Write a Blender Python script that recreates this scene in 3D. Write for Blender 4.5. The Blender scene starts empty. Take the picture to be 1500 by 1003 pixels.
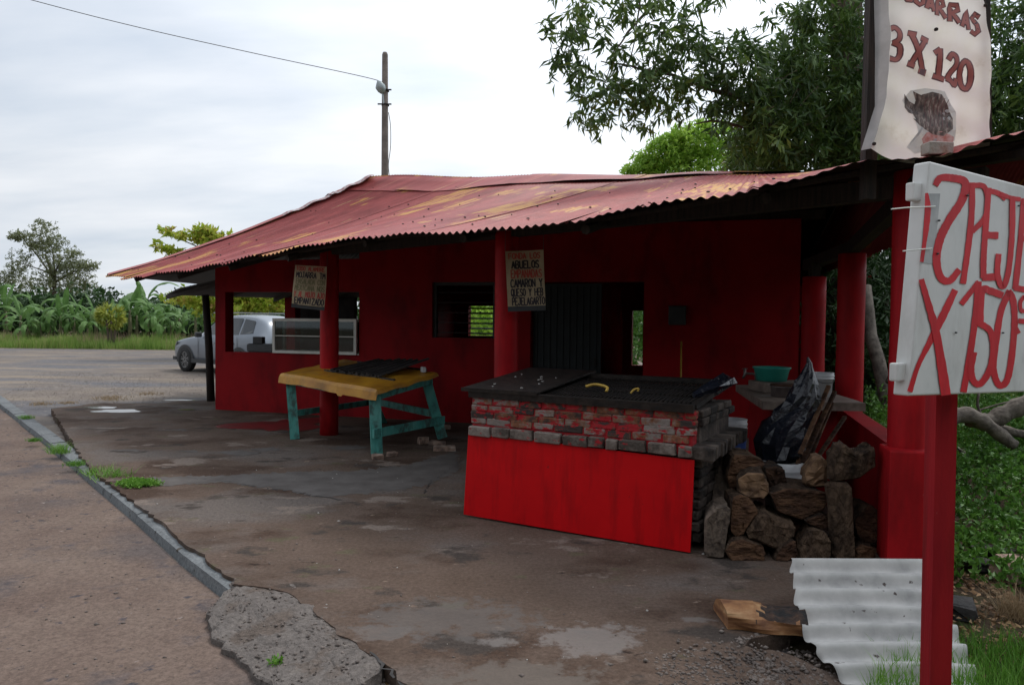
import bpy, bmesh, math, random
import numpy as np
from mathutils import Vector, Matrix

random.seed(7)
rng = np.random.default_rng(11)
C = bpy.context.scene.collection
S = bpy.context.scene

# ------------------------------------------------------------------ camera
F = 1083.0                      # focal length in pixels of a 1500 px wide picture
PITCH = math.radians(1.77)      # looking slightly down
ROLL = math.radians(0.6)
EYE = Vector((0, 0, 1.6))
fwd = Vector((0, math.cos(PITCH), -math.sin(PITCH)))
up0 = Vector((0, math.sin(PITCH), math.cos(PITCH)))
rgt = (Vector((1, 0, 0)) * math.cos(ROLL) + up0 * math.sin(ROLL)).normalized()
upv = rgt.cross(fwd).normalized()
cam_d = bpy.data.cameras.new('camera')
cam = bpy.data.objects.new('camera', cam_d)
C.objects.link(cam)
cam.matrix_world = Matrix(((rgt.x, upv.x, -fwd.x, EYE.x), (rgt.y, upv.y, -fwd.y, EYE.y),
                           (rgt.z, upv.z, -fwd.z, EYE.z), (0, 0, 0, 1)))
cam_d.sensor_width = 36
cam_d.lens = 36 * F / 1500
cam_d.clip_start = 0.05
cam_d.clip_end = 2000
S.camera = cam

# ------------------------------------------------------------------ light
SUN_EL, SUN_AZ = math.radians(58), math.radians(38)      # azimuth from +Y towards +X: ahead and to the right
w = bpy.data.worlds.new('World'); S.world = w; w.use_nodes = True
nt = w.node_tree; N = nt.nodes; L = nt.links
for n in list(N): N.remove(n)
out = N.new('ShaderNodeOutputWorld'); bg = N.new('ShaderNodeBackground')
sky = N.new('ShaderNodeTexSky'); sky.sky_type = 'NISHITA'; sky.sun_disc = False
sky.sun_elevation = SUN_EL; sky.sun_rotation = SUN_AZ
sky.air_density = 1.0; sky.dust_density = 0.6
tc = N.new('ShaderNodeTexCoord')
sep = N.new('ShaderNodeSeparateXYZ'); L.new(tc.outputs['Generated'], sep.inputs[0])
# cloud deck: direction projected on a flat layer
mx = N.new('ShaderNodeMath'); mx.operation = 'MAXIMUM'; mx.inputs[1].default_value = 0.0; L.new(sep.outputs[2], mx.inputs[0])
ad = N.new('ShaderNodeMath'); ad.operation = 'ADD'; ad.inputs[1].default_value = 0.22; L.new(mx.outputs[0], ad.inputs[0])
dx = N.new('ShaderNodeMath'); dx.operation = 'DIVIDE'; L.new(sep.outputs[0], dx.inputs[0]); L.new(ad.outputs[0], dx.inputs[1])
dy = N.new('ShaderNodeMath'); dy.operation = 'DIVIDE'; L.new(sep.outputs[1], dy.inputs[0]); L.new(ad.outputs[0], dy.inputs[1])
cmb = N.new('ShaderNodeCombineXYZ'); L.new(dx.outputs[0], cmb.inputs[0]); L.new(dy.outputs[0], cmb.inputs[1])
mp = N.new('ShaderNodeMapping'); mp.inputs['Scale'].default_value = (0.55, 1.25, 1); mp.inputs['Location'].default_value = (3.1, 1.4, 0)
L.new(cmb.outputs[0], mp.inputs[0])
no = N.new('ShaderNodeTexNoise'); no.inputs['Scale'].default_value = 1.1; no.inputs['Detail'].default_value = 7; no.inputs['Roughness'].default_value = 0.52
no.inputs['Distortion'].default_value = 0.35
L.new(mp.outputs[0], no.inputs[0])
cr = N.new('ShaderNodeValToRGB'); cr.color_ramp.elements[0].position = 0.36; cr.color_ramp.elements[0].color = (0, 0, 0, 1)
cr.color_ramp.elements[1].position = 0.56; cr.color_ramp.elements[1].color = (1, 1, 1, 1)
L.new(no.outputs[0], cr.inputs[0])
cf = N.new('ShaderNodeMath'); cf.operation = 'MULTIPLY_ADD'; cf.inputs[1].default_value = 0.25; cf.inputs[2].default_value = 0.75
L.new(cr.outputs[0], cf.inputs[0])
no2 = N.new('ShaderNodeTexNoise'); no2.inputs['Scale'].default_value = 2.3; no2.inputs['Detail'].default_value = 6
L.new(mp.outputs[0], no2.inputs[0])
cr2 = N.new('ShaderNodeValToRGB')
cr2.color_ramp.elements[0].position = 0.3; cr2.color_ramp.elements[0].color = (6.4, 7.1, 8.0, 1)
cr2.color_ramp.elements[1].position = 0.62; cr2.color_ramp.elements[1].color = (8.5, 8.85, 9.35, 1)
L.new(no2.outputs[0], cr2.inputs[0])
# the cloud is thinner and brighter round the sun
sd = (math.sin(SUN_AZ) * math.cos(SUN_EL), math.cos(SUN_AZ) * math.cos(SUN_EL), math.sin(SUN_EL))
vn = N.new('ShaderNodeVectorMath'); vn.operation = 'NORMALIZE'; L.new(tc.outputs['Generated'], vn.inputs[0])
vd = N.new('ShaderNodeVectorMath'); vd.operation = 'DOT_PRODUCT'; vd.inputs[1].default_value = sd; L.new(vn.outputs[0], vd.inputs[0])
hf = N.new('ShaderNodeMath'); hf.operation = 'MULTIPLY_ADD'; hf.inputs[1].default_value = 0.5; hf.inputs[2].default_value = 0.5; L.new(vd.outputs['Value'], hf.inputs[0])
gr = N.new('ShaderNodeValToRGB'); ge = gr.color_ramp.elements
ge[0].position = 0.0; ge[0].color = (.34, .34, .34, 1); ge[1].position = 1.0; ge[1].color = (1, 1, 1, 1)
for p_, v_ in ((.5, .39), (.66, .455), (.76, .53), (.88, .76)):
    q_ = gr.color_ramp.elements.new(p_); q_.color = (v_, v_, v_, 1)
L.new(hf.outputs[0], gr.inputs[0])
mr = N.new('ShaderNodeMath'); mr.operation = 'MULTIPLY'; mr.inputs[1].default_value = 2.0; L.new(gr.outputs[0], mr.inputs[0])
vm = N.new('ShaderNodeVectorMath'); vm.operation = 'SCALE'; L.new(cr2.outputs[0], vm.inputs[0]); L.new(mr.outputs[0], vm.inputs['Scale'])
mixn = N.new('ShaderNodeMix'); mixn.data_type = 'RGBA'
L.new(cf.outputs[0], mixn.inputs[0]); L.new(sky.outputs[0], mixn.inputs[6]); L.new(vm.outputs[0], mixn.inputs[7])
L.new(mixn.outputs[2], bg.inputs[0]); bg.inputs[1].default_value = 0.1
L.new(bg.outputs[0], out.inputs[0])

sun_d = bpy.data.lights.new('sun', 'SUN'); sun_d.energy = 1.5; sun_d.angle = math.radians(12); sun_d.color = (1, 0.95, 0.88)
sun = bpy.data.objects.new('sun', sun_d); C.objects.link(sun)
sun.rotation_euler = Vector(sd).to_track_quat('Z', 'Y').to_euler()
S.view_settings.view_transform = 'Standard'; S.view_settings.look = 'None'
S.view_settings.exposure = 0.15; S.view_settings.gamma = 1.0
S.view_settings.use_curve_mapping = False

# ------------------------------------------------------------------ survey helpers: photograph pixel -> point of the place
def ray(px, py):
    return fwd * F + rgt * (px - 750) - upv * (py - 501.5)
def G(px, py, z=0.0):
    d = ray(px, py); t = (z - EYE.z) / d.z
    return EYE + d * t
def P(px, py, Y):
    d = ray(px, py)
    return EYE + d * (Y / d.y)
def on_plane(px, py, p0, n):
    d = ray(px, py)
    return EYE + d * ((p0 - EYE).dot(n) / d.dot(n))

# ------------------------------------------------------------------ materials
MATS = {}
def mat(name, cols, rough=0.8, scale=6.0, bump=0.15, bscale=40.0, metal=0.0, detail=5, stretch=(1, 1, 1), objrand=0.0, spec=0.5, ramp=(0.35, 0.65), coat=0.0, bdist=0.01):
    """cols: two or three base colours mixed by noise"""
    m = bpy.data.materials.new(name); m.use_nodes = True
    t = m.node_tree; n = t.nodes; l = t.links
    b = n['Principled BSDF']
    tc = n.new('ShaderNodeTexCoord'); mp = n.new('ShaderNodeMapping'); mp.inputs['Scale'].default_value = stretch
    l.new(tc.outputs['Object'], mp.inputs[0])
    nz = n.new('ShaderNodeTexNoise'); nz.inputs['Scale'].default_value = scale; nz.inputs['Detail'].default_value = detail; nz.inputs['Roughness'].default_value = 0.6
    l.new(mp.outputs[0], nz.inputs[0])
    r = n.new('ShaderNodeValToRGB'); e = r.color_ramp.elements
    e[0].position, e[1].position = ramp
    e[0].color = (*cols[0], 1); e[1].color = (*cols[-1], 1)
    for k, c in enumerate(cols[1:-1]):
        q = r.color_ramp.elements.new(ramp[0] + (ramp[1] - ramp[0]) * (k + 1) / (len(cols) - 1)); q.color = (*c, 1)
    fac = nz.outputs[0]
    if objrand:
        oi = n.new('ShaderNodeObjectInfo'); ma = n.new('ShaderNodeMath'); ma.operation = 'MULTIPLY_ADD'
        ma.inputs[1].default_value = objrand; l.new(oi.outputs['Random'], ma.inputs[0])
        sb = n.new('ShaderNodeMath'); sb.operation = 'SUBTRACT'; sb.inputs[1].default_value = objrand * 0.5; l.new(fac, sb.inputs[0]); l.new(sb.outputs[0], ma.inputs[2])
        fac = ma.outputs[0]
        of = n.new('ShaderNodeVectorMath'); of.operation = 'ADD'; sc = n.new('ShaderNodeMath'); sc.operation = 'MULTIPLY'; sc.inputs[1].default_value = 37
        l.new(oi.outputs['Random'], sc.inputs[0]); l.new(mp.outputs[0], of.inputs[0]); l.new(sc.outputs[0], of.inputs[1]); l.new(of.outputs[0], nz.inputs[0])
    l.new(fac, r.inputs[0]); l.new(r.outputs[0], b.inputs['Base Color'])
    b.inputs['Roughness'].default_value = rough; b.inputs['Metallic'].default_value = metal
    b.inputs['Specular IOR Level'].default_value = spec
    b.inputs['Coat Weight'].default_value = coat
    if bump:
        bz = n.new('ShaderNodeTexNoise'); bz.inputs['Scale'].default_value = bscale; bz.inputs['Detail'].default_value = 5
        l.new(mp.outputs[0], bz.inputs[0])
        bp = n.new('ShaderNodeBump'); bp.inputs['Strength'].default_value = bump; bp.inputs['Distance'].default_value = bdist
        l.new(bz.outputs[0], bp.inputs['Height']); l.new(bp.outputs[0], b.inputs['Normal'])
    MATS[name] = m
    return m

def leafmat(name, cols, rough=0.45, trans=0.3, spec=0.4):
    m = bpy.data.materials.new(name); m.use_nodes = True
    t = m.node_tree; n = t.nodes; l = t.links; b = n['Principled BSDF']
    g = n.new('ShaderNodeNewGeometry'); r = n.new('ShaderNodeValToRGB')
    e = r.color_ramp.elements; e[0].color = (*cols[0], 1); e[1].color = (*cols[-1], 1)
    for k, c in enumerate(cols[1:-1]):
        q = r.color_ramp.elements.new((k + 1) / (len(cols) - 1)); q.color = (*c, 1)
    nz = n.new('ShaderNodeTexNoise'); nz.inputs['Scale'].default_value = 0.9; nz.inputs['Detail'].default_value = 2
    tc = n.new('ShaderNodeTexCoord'); l.new(tc.outputs['Object'], nz.inputs[0])
    a = n.new('ShaderNodeMath'); a.operation = 'MULTIPLY_ADD'; a.inputs[1].default_value = 0.55
    l.new(g.outputs['Random Per Island'], a.inputs[0])
    s = n.new('ShaderNodeMath'); s.operation = 'MULTIPLY_ADD'; s.inputs[1].default_value = 1.2; s.inputs[2].default_value = -0.36; l.new(nz.outputs[0], s.inputs[0])
    l.new(s.outputs[0], a.inputs[2]); l.new(a.outputs[0], r.inputs[0])
    l.new(r.outputs[0], b.inputs['Base Color']); b.inputs['Roughness'].default_value = rough
    b.inputs['Specular IOR Level'].default_value = spec
    tr = n.new('ShaderNodeBsdfTranslucent'); l.new(r.outputs[0], tr.inputs[0])
    mxs = n.new('ShaderNodeMixShader'); mxs.inputs[0].default_value = trans
    l.new(b.outputs[0], mxs.inputs[1]); l.new(tr.outputs[0], mxs.inputs[2])
    l.new(mxs.outputs[0], n['Material Output'].inputs[0])
    MATS[name] = m
    return m

RED = (0.40, 0.008, 0.012)
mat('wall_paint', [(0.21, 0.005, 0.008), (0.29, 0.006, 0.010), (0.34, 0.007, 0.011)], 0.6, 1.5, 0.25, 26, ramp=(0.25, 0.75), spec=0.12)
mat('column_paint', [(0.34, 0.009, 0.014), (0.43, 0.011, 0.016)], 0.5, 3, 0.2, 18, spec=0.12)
mat('panel_paint', [(0.50, 0.004, 0.007), (0.60, 0.005, 0.008)], 0.42, 4, 0.1, 12, ramp=(0.2, 0.6), spec=0.12)
mat('post_paint', [(0.26, 0.012, 0.018), (0.33, 0.015, 0.02)], 0.5, 5, 0.2, 30, stretch=(3, 3, 0.5), spec=0.12)
mat('dark_timber', [(0.008, 0.006, 0.005), (0.035, 0.022, 0.016)], 0.85, 8, 0.6, 20, stretch=(4, 4, 0.4))
mat('soot', [(0.010, 0.009, 0.009), (0.035, 0.03, 0.028)], 0.7, 12, 0.6, 30)
mat('iron', [(0.008, 0.007, 0.007), (0.03, 0.022, 0.018)], 0.5, 14, 0.4, 40, metal=0.2, spec=0.35)
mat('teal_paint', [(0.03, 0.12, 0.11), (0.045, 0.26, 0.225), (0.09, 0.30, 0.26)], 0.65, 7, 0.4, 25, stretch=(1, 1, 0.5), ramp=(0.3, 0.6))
mat('yellow_cloth', [(0.36, 0.15, 0.012), (0.55, 0.27, 0.02)], 0.42, 3, 0.2, 9)
mat('galvanised', [(0.22, 0.23, 0.235), (0.40, 0.41, 0.41), (0.5, 0.5, 0.49)], 0.6, 7, 0.1, 40, metal=0.15, ramp=(0.3, 0.7))
mat('aluminium', [(0.62, 0.63, 0.58), (0.78, 0.78, 0.72)], 0.5, 5, 0.05, 30, metal=0.1)
mat('white_plastic', [(0.42, 0.43, 0.45), (0.6, 0.61, 0.62)], 0.45, 6, 0.05, 30)
mat('board_white', [(0.46, 0.47, 0.46), (0.62, 0.63, 0.61), (0.68, 0.68, 0.66)], 0.5, 4, 0.1, 15, ramp=(0.25, 0.6))
mat('sign_red', [(0.50, 0.012, 0.02), (0.66, 0.02, 0.03)], 0.5, 14, 0.1, 30, stretch=(1, 1, 0.3), spec=0.15)
mat('banner_vinyl', [(0.50, 0.47, 0.33), (0.80, 0.82, 0.73), (0.84, 0.86, 0.81)], 0.38, 2.6, 0.15, 6, ramp=(0.25, 0.55))
mat('banner_back', [(0.35, 0.34, 0.33), (0.48, 0.47, 0.46)], 0.6, 5, 0.1, 10)
mat('print_pink', [(0.58, 0.17, 0.14), (0.68, 0.24, 0.20)], 0.4, 9, 0)
mat('print_dark', [(0.11, 0.035, 0.04), (0.16, 0.06, 0.06)], 0.4, 9, 0)
mat('print_fish', [(0.05, 0.035, 0.03), (0.15, 0.11, 0.09), (0.42, 0.36, 0.31)], 0.4, 34, 0, stretch=(1.6, 1, 0.7), ramp=(0.35, 0.7))
mat('print_blue', [(0.60, 0.63, 0.64), (0.76, 0.76, 0.70)], 0.4, 9, 0)
mat('print_onion', [(0.55, 0.2, 0.16), (0.7, 0.5, 0.46)], 0.4, 30, 0)
mat('poster_paper', [(0.33, 0.25, 0.15), (0.50, 0.40, 0.26)], 0.7, 5, 0.1, 10)
mat('ink_black', [(0.02, 0.015, 0.02), (0.03, 0.02, 0.025)], 0.6, 9, 0)
mat('ink_red', [(0.38, 0.05, 0.035), (0.5, 0.08, 0.05)], 0.6, 9, 0)
mat('ink_olive', [(0.16, 0.14, 0.06), (0.22, 0.19, 0.09)], 0.6, 9, 0)
mat('concrete_pole', [(0.13, 0.11, 0.095), (0.20, 0.17, 0.15)], 0.85, 4, 0.2, 30)
mat('lamp_metal', [(0.3, 0.35, 0.36), (0.4, 0.45, 0.45)], 0.4, 6, 0.05, 20, metal=0.3)
mat('wire', [(0.05, 0.05, 0.05), (0.07, 0.07, 0.07)], 0.6, 5, 0)
mat('bark', [(0.055, 0.04, 0.03), (0.14, 0.105, 0.075)], 0.9, 10, 0.8, 22, stretch=(2, 2, 0.4), bdist=0.03)
mat('grey_bark', [(0.08, 0.065, 0.055), (0.20, 0.17, 0.14)], 0.9, 12, 0.6, 25, bdist=0.02)
mat('log_bark', [(0.018, 0.012, 0.009), (0.05, 0.032, 0.022), (0.11, 0.072, 0.048)], 0.95, 9, 1.0, 26, objrand=0.25, bdist=0.05, stretch=(1.6, .8, .8), spec=0.2)
mat('log_cut', [(0.028, 0.015, 0.010), (0.07, 0.036, 0.022), (0.14, 0.075, 0.042)], 0.9, 6, 0.9, 24, objrand=0.3, bdist=0.04, stretch=(1, 1, 2.2), spec=0.2)
mat('log_light', [(0.07, 0.035, 0.018), (0.24, 0.14, 0.075)], 0.8, 14, 0.7, 25, bdist=0.02)
mat('plank_cut', [(0.14, 0.055, 0.022), (0.28, 0.13, 0.05), (0.42, 0.25, 0.12)], 0.7, 6, 0.4, 20, stretch=(1, 1, 3))
mat('plastic_black', [(0.006, 0.007, 0.012), (0.012, 0.014, 0.022)], 0.22, 7, 0.9, 9, bdist=0.03)
mat('plastic_green', [(0.015, 0.20, 0.16), (0.025, 0.26, 0.20)], 0.4, 5, 0.03, 20)
mat('plastic_blue', [(0.03, 0.06, 0.22), (0.04, 0.09, 0.28)], 0.4, 5, 0.03, 20)
mat('counter_concrete', [(0.10, 0.075, 0.06), (0.22, 0.17, 0.14)], 0.6, 8, 0.3, 25)
mat('pot_metal', [(0.07, 0.06, 0.06), (0.16, 0.13, 0.12)], 0.4, 9, 0.2, 20, metal=0.5)
mat('yellow_plastic', [(0.36, 0.22, 0.025), (0.5, 0.32, 0.05)], 0.5, 9, 0)
mat('dark_grey', [(0.02, 0.022, 0.025), (0.035, 0.037, 0.04)], 0.5, 8, 0.1, 20)
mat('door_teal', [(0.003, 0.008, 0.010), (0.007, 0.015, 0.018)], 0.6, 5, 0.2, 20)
mat('tyre', [(0.012, 0.012, 0.012), (0.02, 0.02, 0.02)], 0.8, 20, 0.2, 60)
mat('rim', [(0.35, 0.36, 0.37), (0.42, 0.43, 0.44)], 0.3, 9, 0, metal=0.8)
mat('car_paint', [(0.19, 0.215, 0.25), (0.22, 0.245, 0.28)], 0.35, 2, 0, metal=0.35, coat=0.4)
mat('car_glass', [(0.012, 0.015, 0.018), (0.02, 0.023, 0.026)], 0.08, 2, 0, spec=0.8)
mat('lamp_clear', [(0.5, 0.52, 0.52), (0.6, 0.62, 0.62)], 0.1, 2, 0, spec=0.8)
mat('flash_metal', [(0.25, 0.08, 0.08), (0.45, 0.42, 0.42)], 0.5, 18, 0.3, 30, ramp=(0.45, 0.6))
mat('loose_brick', [(0.13, 0.09, 0.075), (0.30, 0.20, 0.15), (0.36, 0.32, 0.28)], 0.9, 14, 0.7, 40, objrand=0.3)
mat('rubble', [(0.07, 0.055, 0.048), (0.20, 0.165, 0.145)], 0.9, 5, 0.4, 40)
mat('crumb', [(0.36, 0.34, 0.32), (0.5, 0.48, 0.45)], 0.9, 5, 0)
mat('dry_leaf', [(0.10, 0.05, 0.025), (0.30, 0.18, 0.09)], 0.8, 5, 0)
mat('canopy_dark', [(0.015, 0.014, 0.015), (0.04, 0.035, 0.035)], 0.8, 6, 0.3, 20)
mat('canopy_blue', [(0.02, 0.03, 0.06), (0.03, 0.04, 0.08)], 0.6, 6, 0.1, 20)
mat('grey_seat', [(0.07, 0.075, 0.08), (0.10, 0.105, 0.11)], 0.7, 6, 0.2, 30)
mat('sandy', [(0.3, 0.22, 0.15), (0.38, 0.3, 0.22)], 0.9, 6, 0.4, 30)

def bsdf(m): return m.node_tree.nodes['Principled BSDF']
def grime(name, colour, lo, hi, scale, stretch, amount=0.7, off=(0, 0, 0)):
    """stains, runs and chips of another colour over a paint"""
    m = MATS[name]; t = m.node_tree; n = t.nodes; l = t.links; b = bsdf(m)
    src = b.inputs['Base Color'].links[0].from_socket
    g_ = n.new('ShaderNodeNewGeometry'); mp = n.new('ShaderNodeMapping'); mp.inputs['Scale'].default_value = stretch; mp.inputs['Location'].default_value = off
    l.new(g_.outputs['Position'], mp.inputs[0]); z = n.new('ShaderNodeTexNoise'); z.inputs['Scale'].default_value = scale; z.inputs['Detail'].default_value = 8; z.inputs['Roughness'].default_value = 0.65
    l.new(mp.outputs[0], z.inputs[0]); r = n.new('ShaderNodeValToRGB'); r.color_ramp.elements[0].position = lo; r.color_ramp.elements[1].position = hi
    r.color_ramp.elements[1].color = (amount, amount, amount, 1); l.new(z.outputs[0], r.inputs[0])
    x = n.new('ShaderNodeMix'); x.data_type = 'RGBA'; l.new(r.outputs[0], x.inputs[0]); l.new(src, x.inputs[6]); x.inputs[7].default_value = (*colour, 1); l.new(x.outputs[2], b.inputs['Base Color'])
grime('panel_paint', (0.12, 0.006, 0.007), .50, .80, 3.0, (2.5, 2.5, .35), .75)
grime('panel_paint', (0.10, 0.02, 0.018), .66, .70, 16, (1, 1, .8), .6, (3, 3, 3))
grime('wall_paint', (0.08, 0.006, 0.008), .48, .75, 1.6, (1.5, 1.5, .6), .8)
grime('wall_paint', (0.30, 0.12, 0.11), .72, .735, 11, (1, 1, 1), .8, (5, 1, 2))
grime('column_paint', (0.11, 0.008, 0.010), .48, .75, 2.2, (2.5, 2.5, .5), .75)
grime('column_paint', (0.42, 0.22, 0.20), .715, .725, 14, (1, 1, .7), .85, (2, 6, 1))
grime('post_paint', (0.09, 0.012, 0.012), .46, .78, 3.5, (4, 4, .35), .8)
grime('post_paint', (0.35, 0.2, 0.18), .70, .71, 22, (1, 1, .6), .8, (7, 2, 2))
grime('teal_paint', (0.03, 0.035, 0.03), .50, .62, 9, (1, 1, .5), .8)
grime('board_white', (0.26, 0.23, 0.19), .52, .80, 5, (1, 1, .35), .6)
grime('yellow_cloth', (0.16, 0.08, 0.02), .52, .72, 4, (1, 1, 1), .75)
grime('sign_red', (0.62, 0.2, 0.2), .62, .72, 40, (1, 1, .35), .5)
grime('galvanised', (0.1, 0.07, 0.05), .65, .72, 12, (1, 1, 1), .6)

# glass
g = bpy.data.materials.new('case_glass'); g.use_nodes = True; t = g.node_tree
gl = t.nodes.new('ShaderNodeBsdfGlossy'); gl.inputs['Roughness'].default_value = 0.03; gl.inputs[0].default_value = (0.8, 0.85, 0.85, 1)
tp = t.nodes.new('ShaderNodeBsdfTransparent'); tp.inputs[0].default_value = (0.72, 0.76, 0.75, 1); fr = t.nodes.new('ShaderNodeFresnel')
ms = t.nodes.new('ShaderNodeMixShader'); t.links.new(fr.outputs[0], ms.inputs[0]); t.links.new(tp.outputs[0], ms.inputs[1]); t.links.new(gl.outputs[0], ms.inputs[2])
t.links.new(ms.outputs[0], t.nodes['Material Output'].inputs[0]); MATS['case_glass'] = g

# water of the puddles
g = bpy.data.materials.new('puddle_water'); g.use_nodes = True; b = bsdf(g)
b.inputs['Base Color'].default_value = (0.03, 0.028, 0.026, 1); b.inputs['Roughness'].default_value = 0.05; b.inputs['IOR'].default_value = 1.33
MATS['puddle_water'] = g

# painted brick: grey / orange brick with red paint smeared over it
def brick_mat(name, redness, base):
    m = mat(name, base, 0.9, 9, 0.8, 45, objrand=0.35, bdist=0.012)
    t = m.node_tree; n = t.nodes; l = t.links; b = bsdf(m)
    src = b.inputs['Base Color'].links[0].from_socket
    tc = n.new('ShaderNodeNewGeometry'); nz = n.new('ShaderNodeTexNoise'); nz.inputs['Scale'].default_value = 13; nz.inputs['Detail'].default_value = 6; nz.inputs['Roughness'].default_value = 0.65
    mp = n.new('ShaderNodeMapping'); mp.inputs['Scale'].default_value = (0.8, 0.8, 1.8); l.new(tc.outputs['Position'], mp.inputs[0]); l.new(mp.outputs[0], nz.inputs[0])
    r = n.new('ShaderNodeValToRGB'); r.color_ramp.elements[0].position = redness; r.color_ramp.elements[1].position = redness + 0.06
    l.new(nz.outputs[0], r.inputs[0])
    mx = n.new('ShaderNodeMix'); mx.data_type = 'RGBA'; mx.inputs[6].default_value = (0.34, 0.010, 0.016, 1)
    l.new(r.outputs[0], mx.inputs[0]); l.new(src, mx.inputs[7]); l.new(mx.outputs[2], b.inputs['Base Color'])
    return m
brick_mat('brick_painted', 0.43, [(0.045, 0.032, 0.028), (0.20, 0.075, 0.035), (0.24, 0.20, 0.18)])
brick_mat('brick_ledge', 0.36, [(0.07, 0.055, 0.045), (0.17, 0.135, 0.115), (0.23, 0.195, 0.17)])
brick_mat('brick_sooty', 0.1, [(0.016, 0.013, 0.012), (0.06, 0.045, 0.037), (0.12, 0.095, 0.08)])
brick_mat('mortar_red', 0.62, [(0.12, 0.03, 0.03), (0.22, 0.16, 0.14)])

# red roofing, worn yellow in streaks along the corrugations (UV in metres)
def roof_mat():
    m = bpy.data.materials.new('roof_paint'); m.use_nodes = True; t = m.node_tree; n = t.nodes; l = t.links; b = bsdf(m)
    uv = n.new('ShaderNodeTexCoord')
    def noise(sc, scale, detail=5, loc=(0, 0, 0)):
        mp = n.new('ShaderNodeMapping'); mp.inputs['Scale'].default_value = sc; mp.inputs['Location'].default_value = loc
        l.new(uv.outputs['UV'], mp.inputs[0]); z = n.new('ShaderNodeTexNoise'); z.inputs['Scale'].default_value = scale; z.inputs['Detail'].default_value = detail
        z.inputs['Roughness'].default_value = 0.6; l.new(mp.outputs[0], z.inputs[0]); return z.outputs[0]
    def ramp(s, a, c, ca=(0, 0, 0, 1), cb=(1, 1, 1, 1)):
        r = n.new('ShaderNodeValToRGB'); r.color_ramp.elements[0].position = a; r.color_ramp.elements[1].position = c
        r.color_ramp.elements[0].color = ca; r.color_ramp.elements[1].color = cb; l.new(s, r.inputs[0]); return r.outputs[0]
    def mul(a, c):
        q = n.new('ShaderNodeMath'); q.operation = 'MULTIPLY'; l.new(a, q.inputs[0]); l.new(c, q.inputs[1]); return q.outputs[0]
    def mix(f, a, c):
        x = n.new('ShaderNodeMix'); x.data_type = 'RGBA'; l.new(f, x.inputs[0])
        if isinstance(a, tuple): x.inputs[6].default_value = a
        else: l.new(a, x.inputs[6])
        if isinstance(c, tuple): x.inputs[7].default_value = c
        else: l.new(c, x.inputs[7])
        return x.outputs[2]
    base = ramp(noise((1, 0.35, 1), 3.0), 0.3, 0.7, (0.23, 0.045, 0.043, 1), (0.42, 0.095, 0.09, 1))
    dark = ramp(noise((2.4, 0.22, 1), 5.0, 6, (3, 1, 0)), 0.56, 0.8)
    c1 = mix(dark, base, (0.17, 0.045, 0.045, 1))
    big = ramp(noise((0.6, 0.42, 1), 1.1, 3, (4.2, 2.3, 0)), 0.555, 0.59)
    fine = ramp(noise((9, 0.35, 1), 3.0, 7, (1, 7, 0)), 0.44, 0.52)
    c2 = mix(mul(big, fine), c1, (0.56, 0.29, 0.085, 1))
    thin = ramp(noise((9, 0.30, 1), 1.6, 8, (5, 5, 0)), 0.64, 0.665)
    c3 = mix(thin, c2, (0.50, 0.30, 0.15, 1))
    spot = ramp(noise((1, 1, 1), 7.0, 2, (9, 3, 0)), 0.73, 0.76)
    c4 = mix(spot, c3, (0.05, 0.025, 0.022, 1))
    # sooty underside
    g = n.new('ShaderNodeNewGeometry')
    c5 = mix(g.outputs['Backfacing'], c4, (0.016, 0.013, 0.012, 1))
    l.new(c5, b.inputs['Base Color']); b.inputs['Roughness'].default_value = 0.55; b.inputs['Specular IOR Level'].default_value = 0.35
    bp = n.new('ShaderNodeBump'); bp.inputs['Strength'].default_value = 0.2; bp.inputs['Distance'].default_value = 0.01
    l.new(noise((1, 1, 1), 30), bp.inputs['Height']); l.new(bp.outputs[0], b.inputs['Normal'])
    MATS['roof_paint'] = m
roof_mat()

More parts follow.
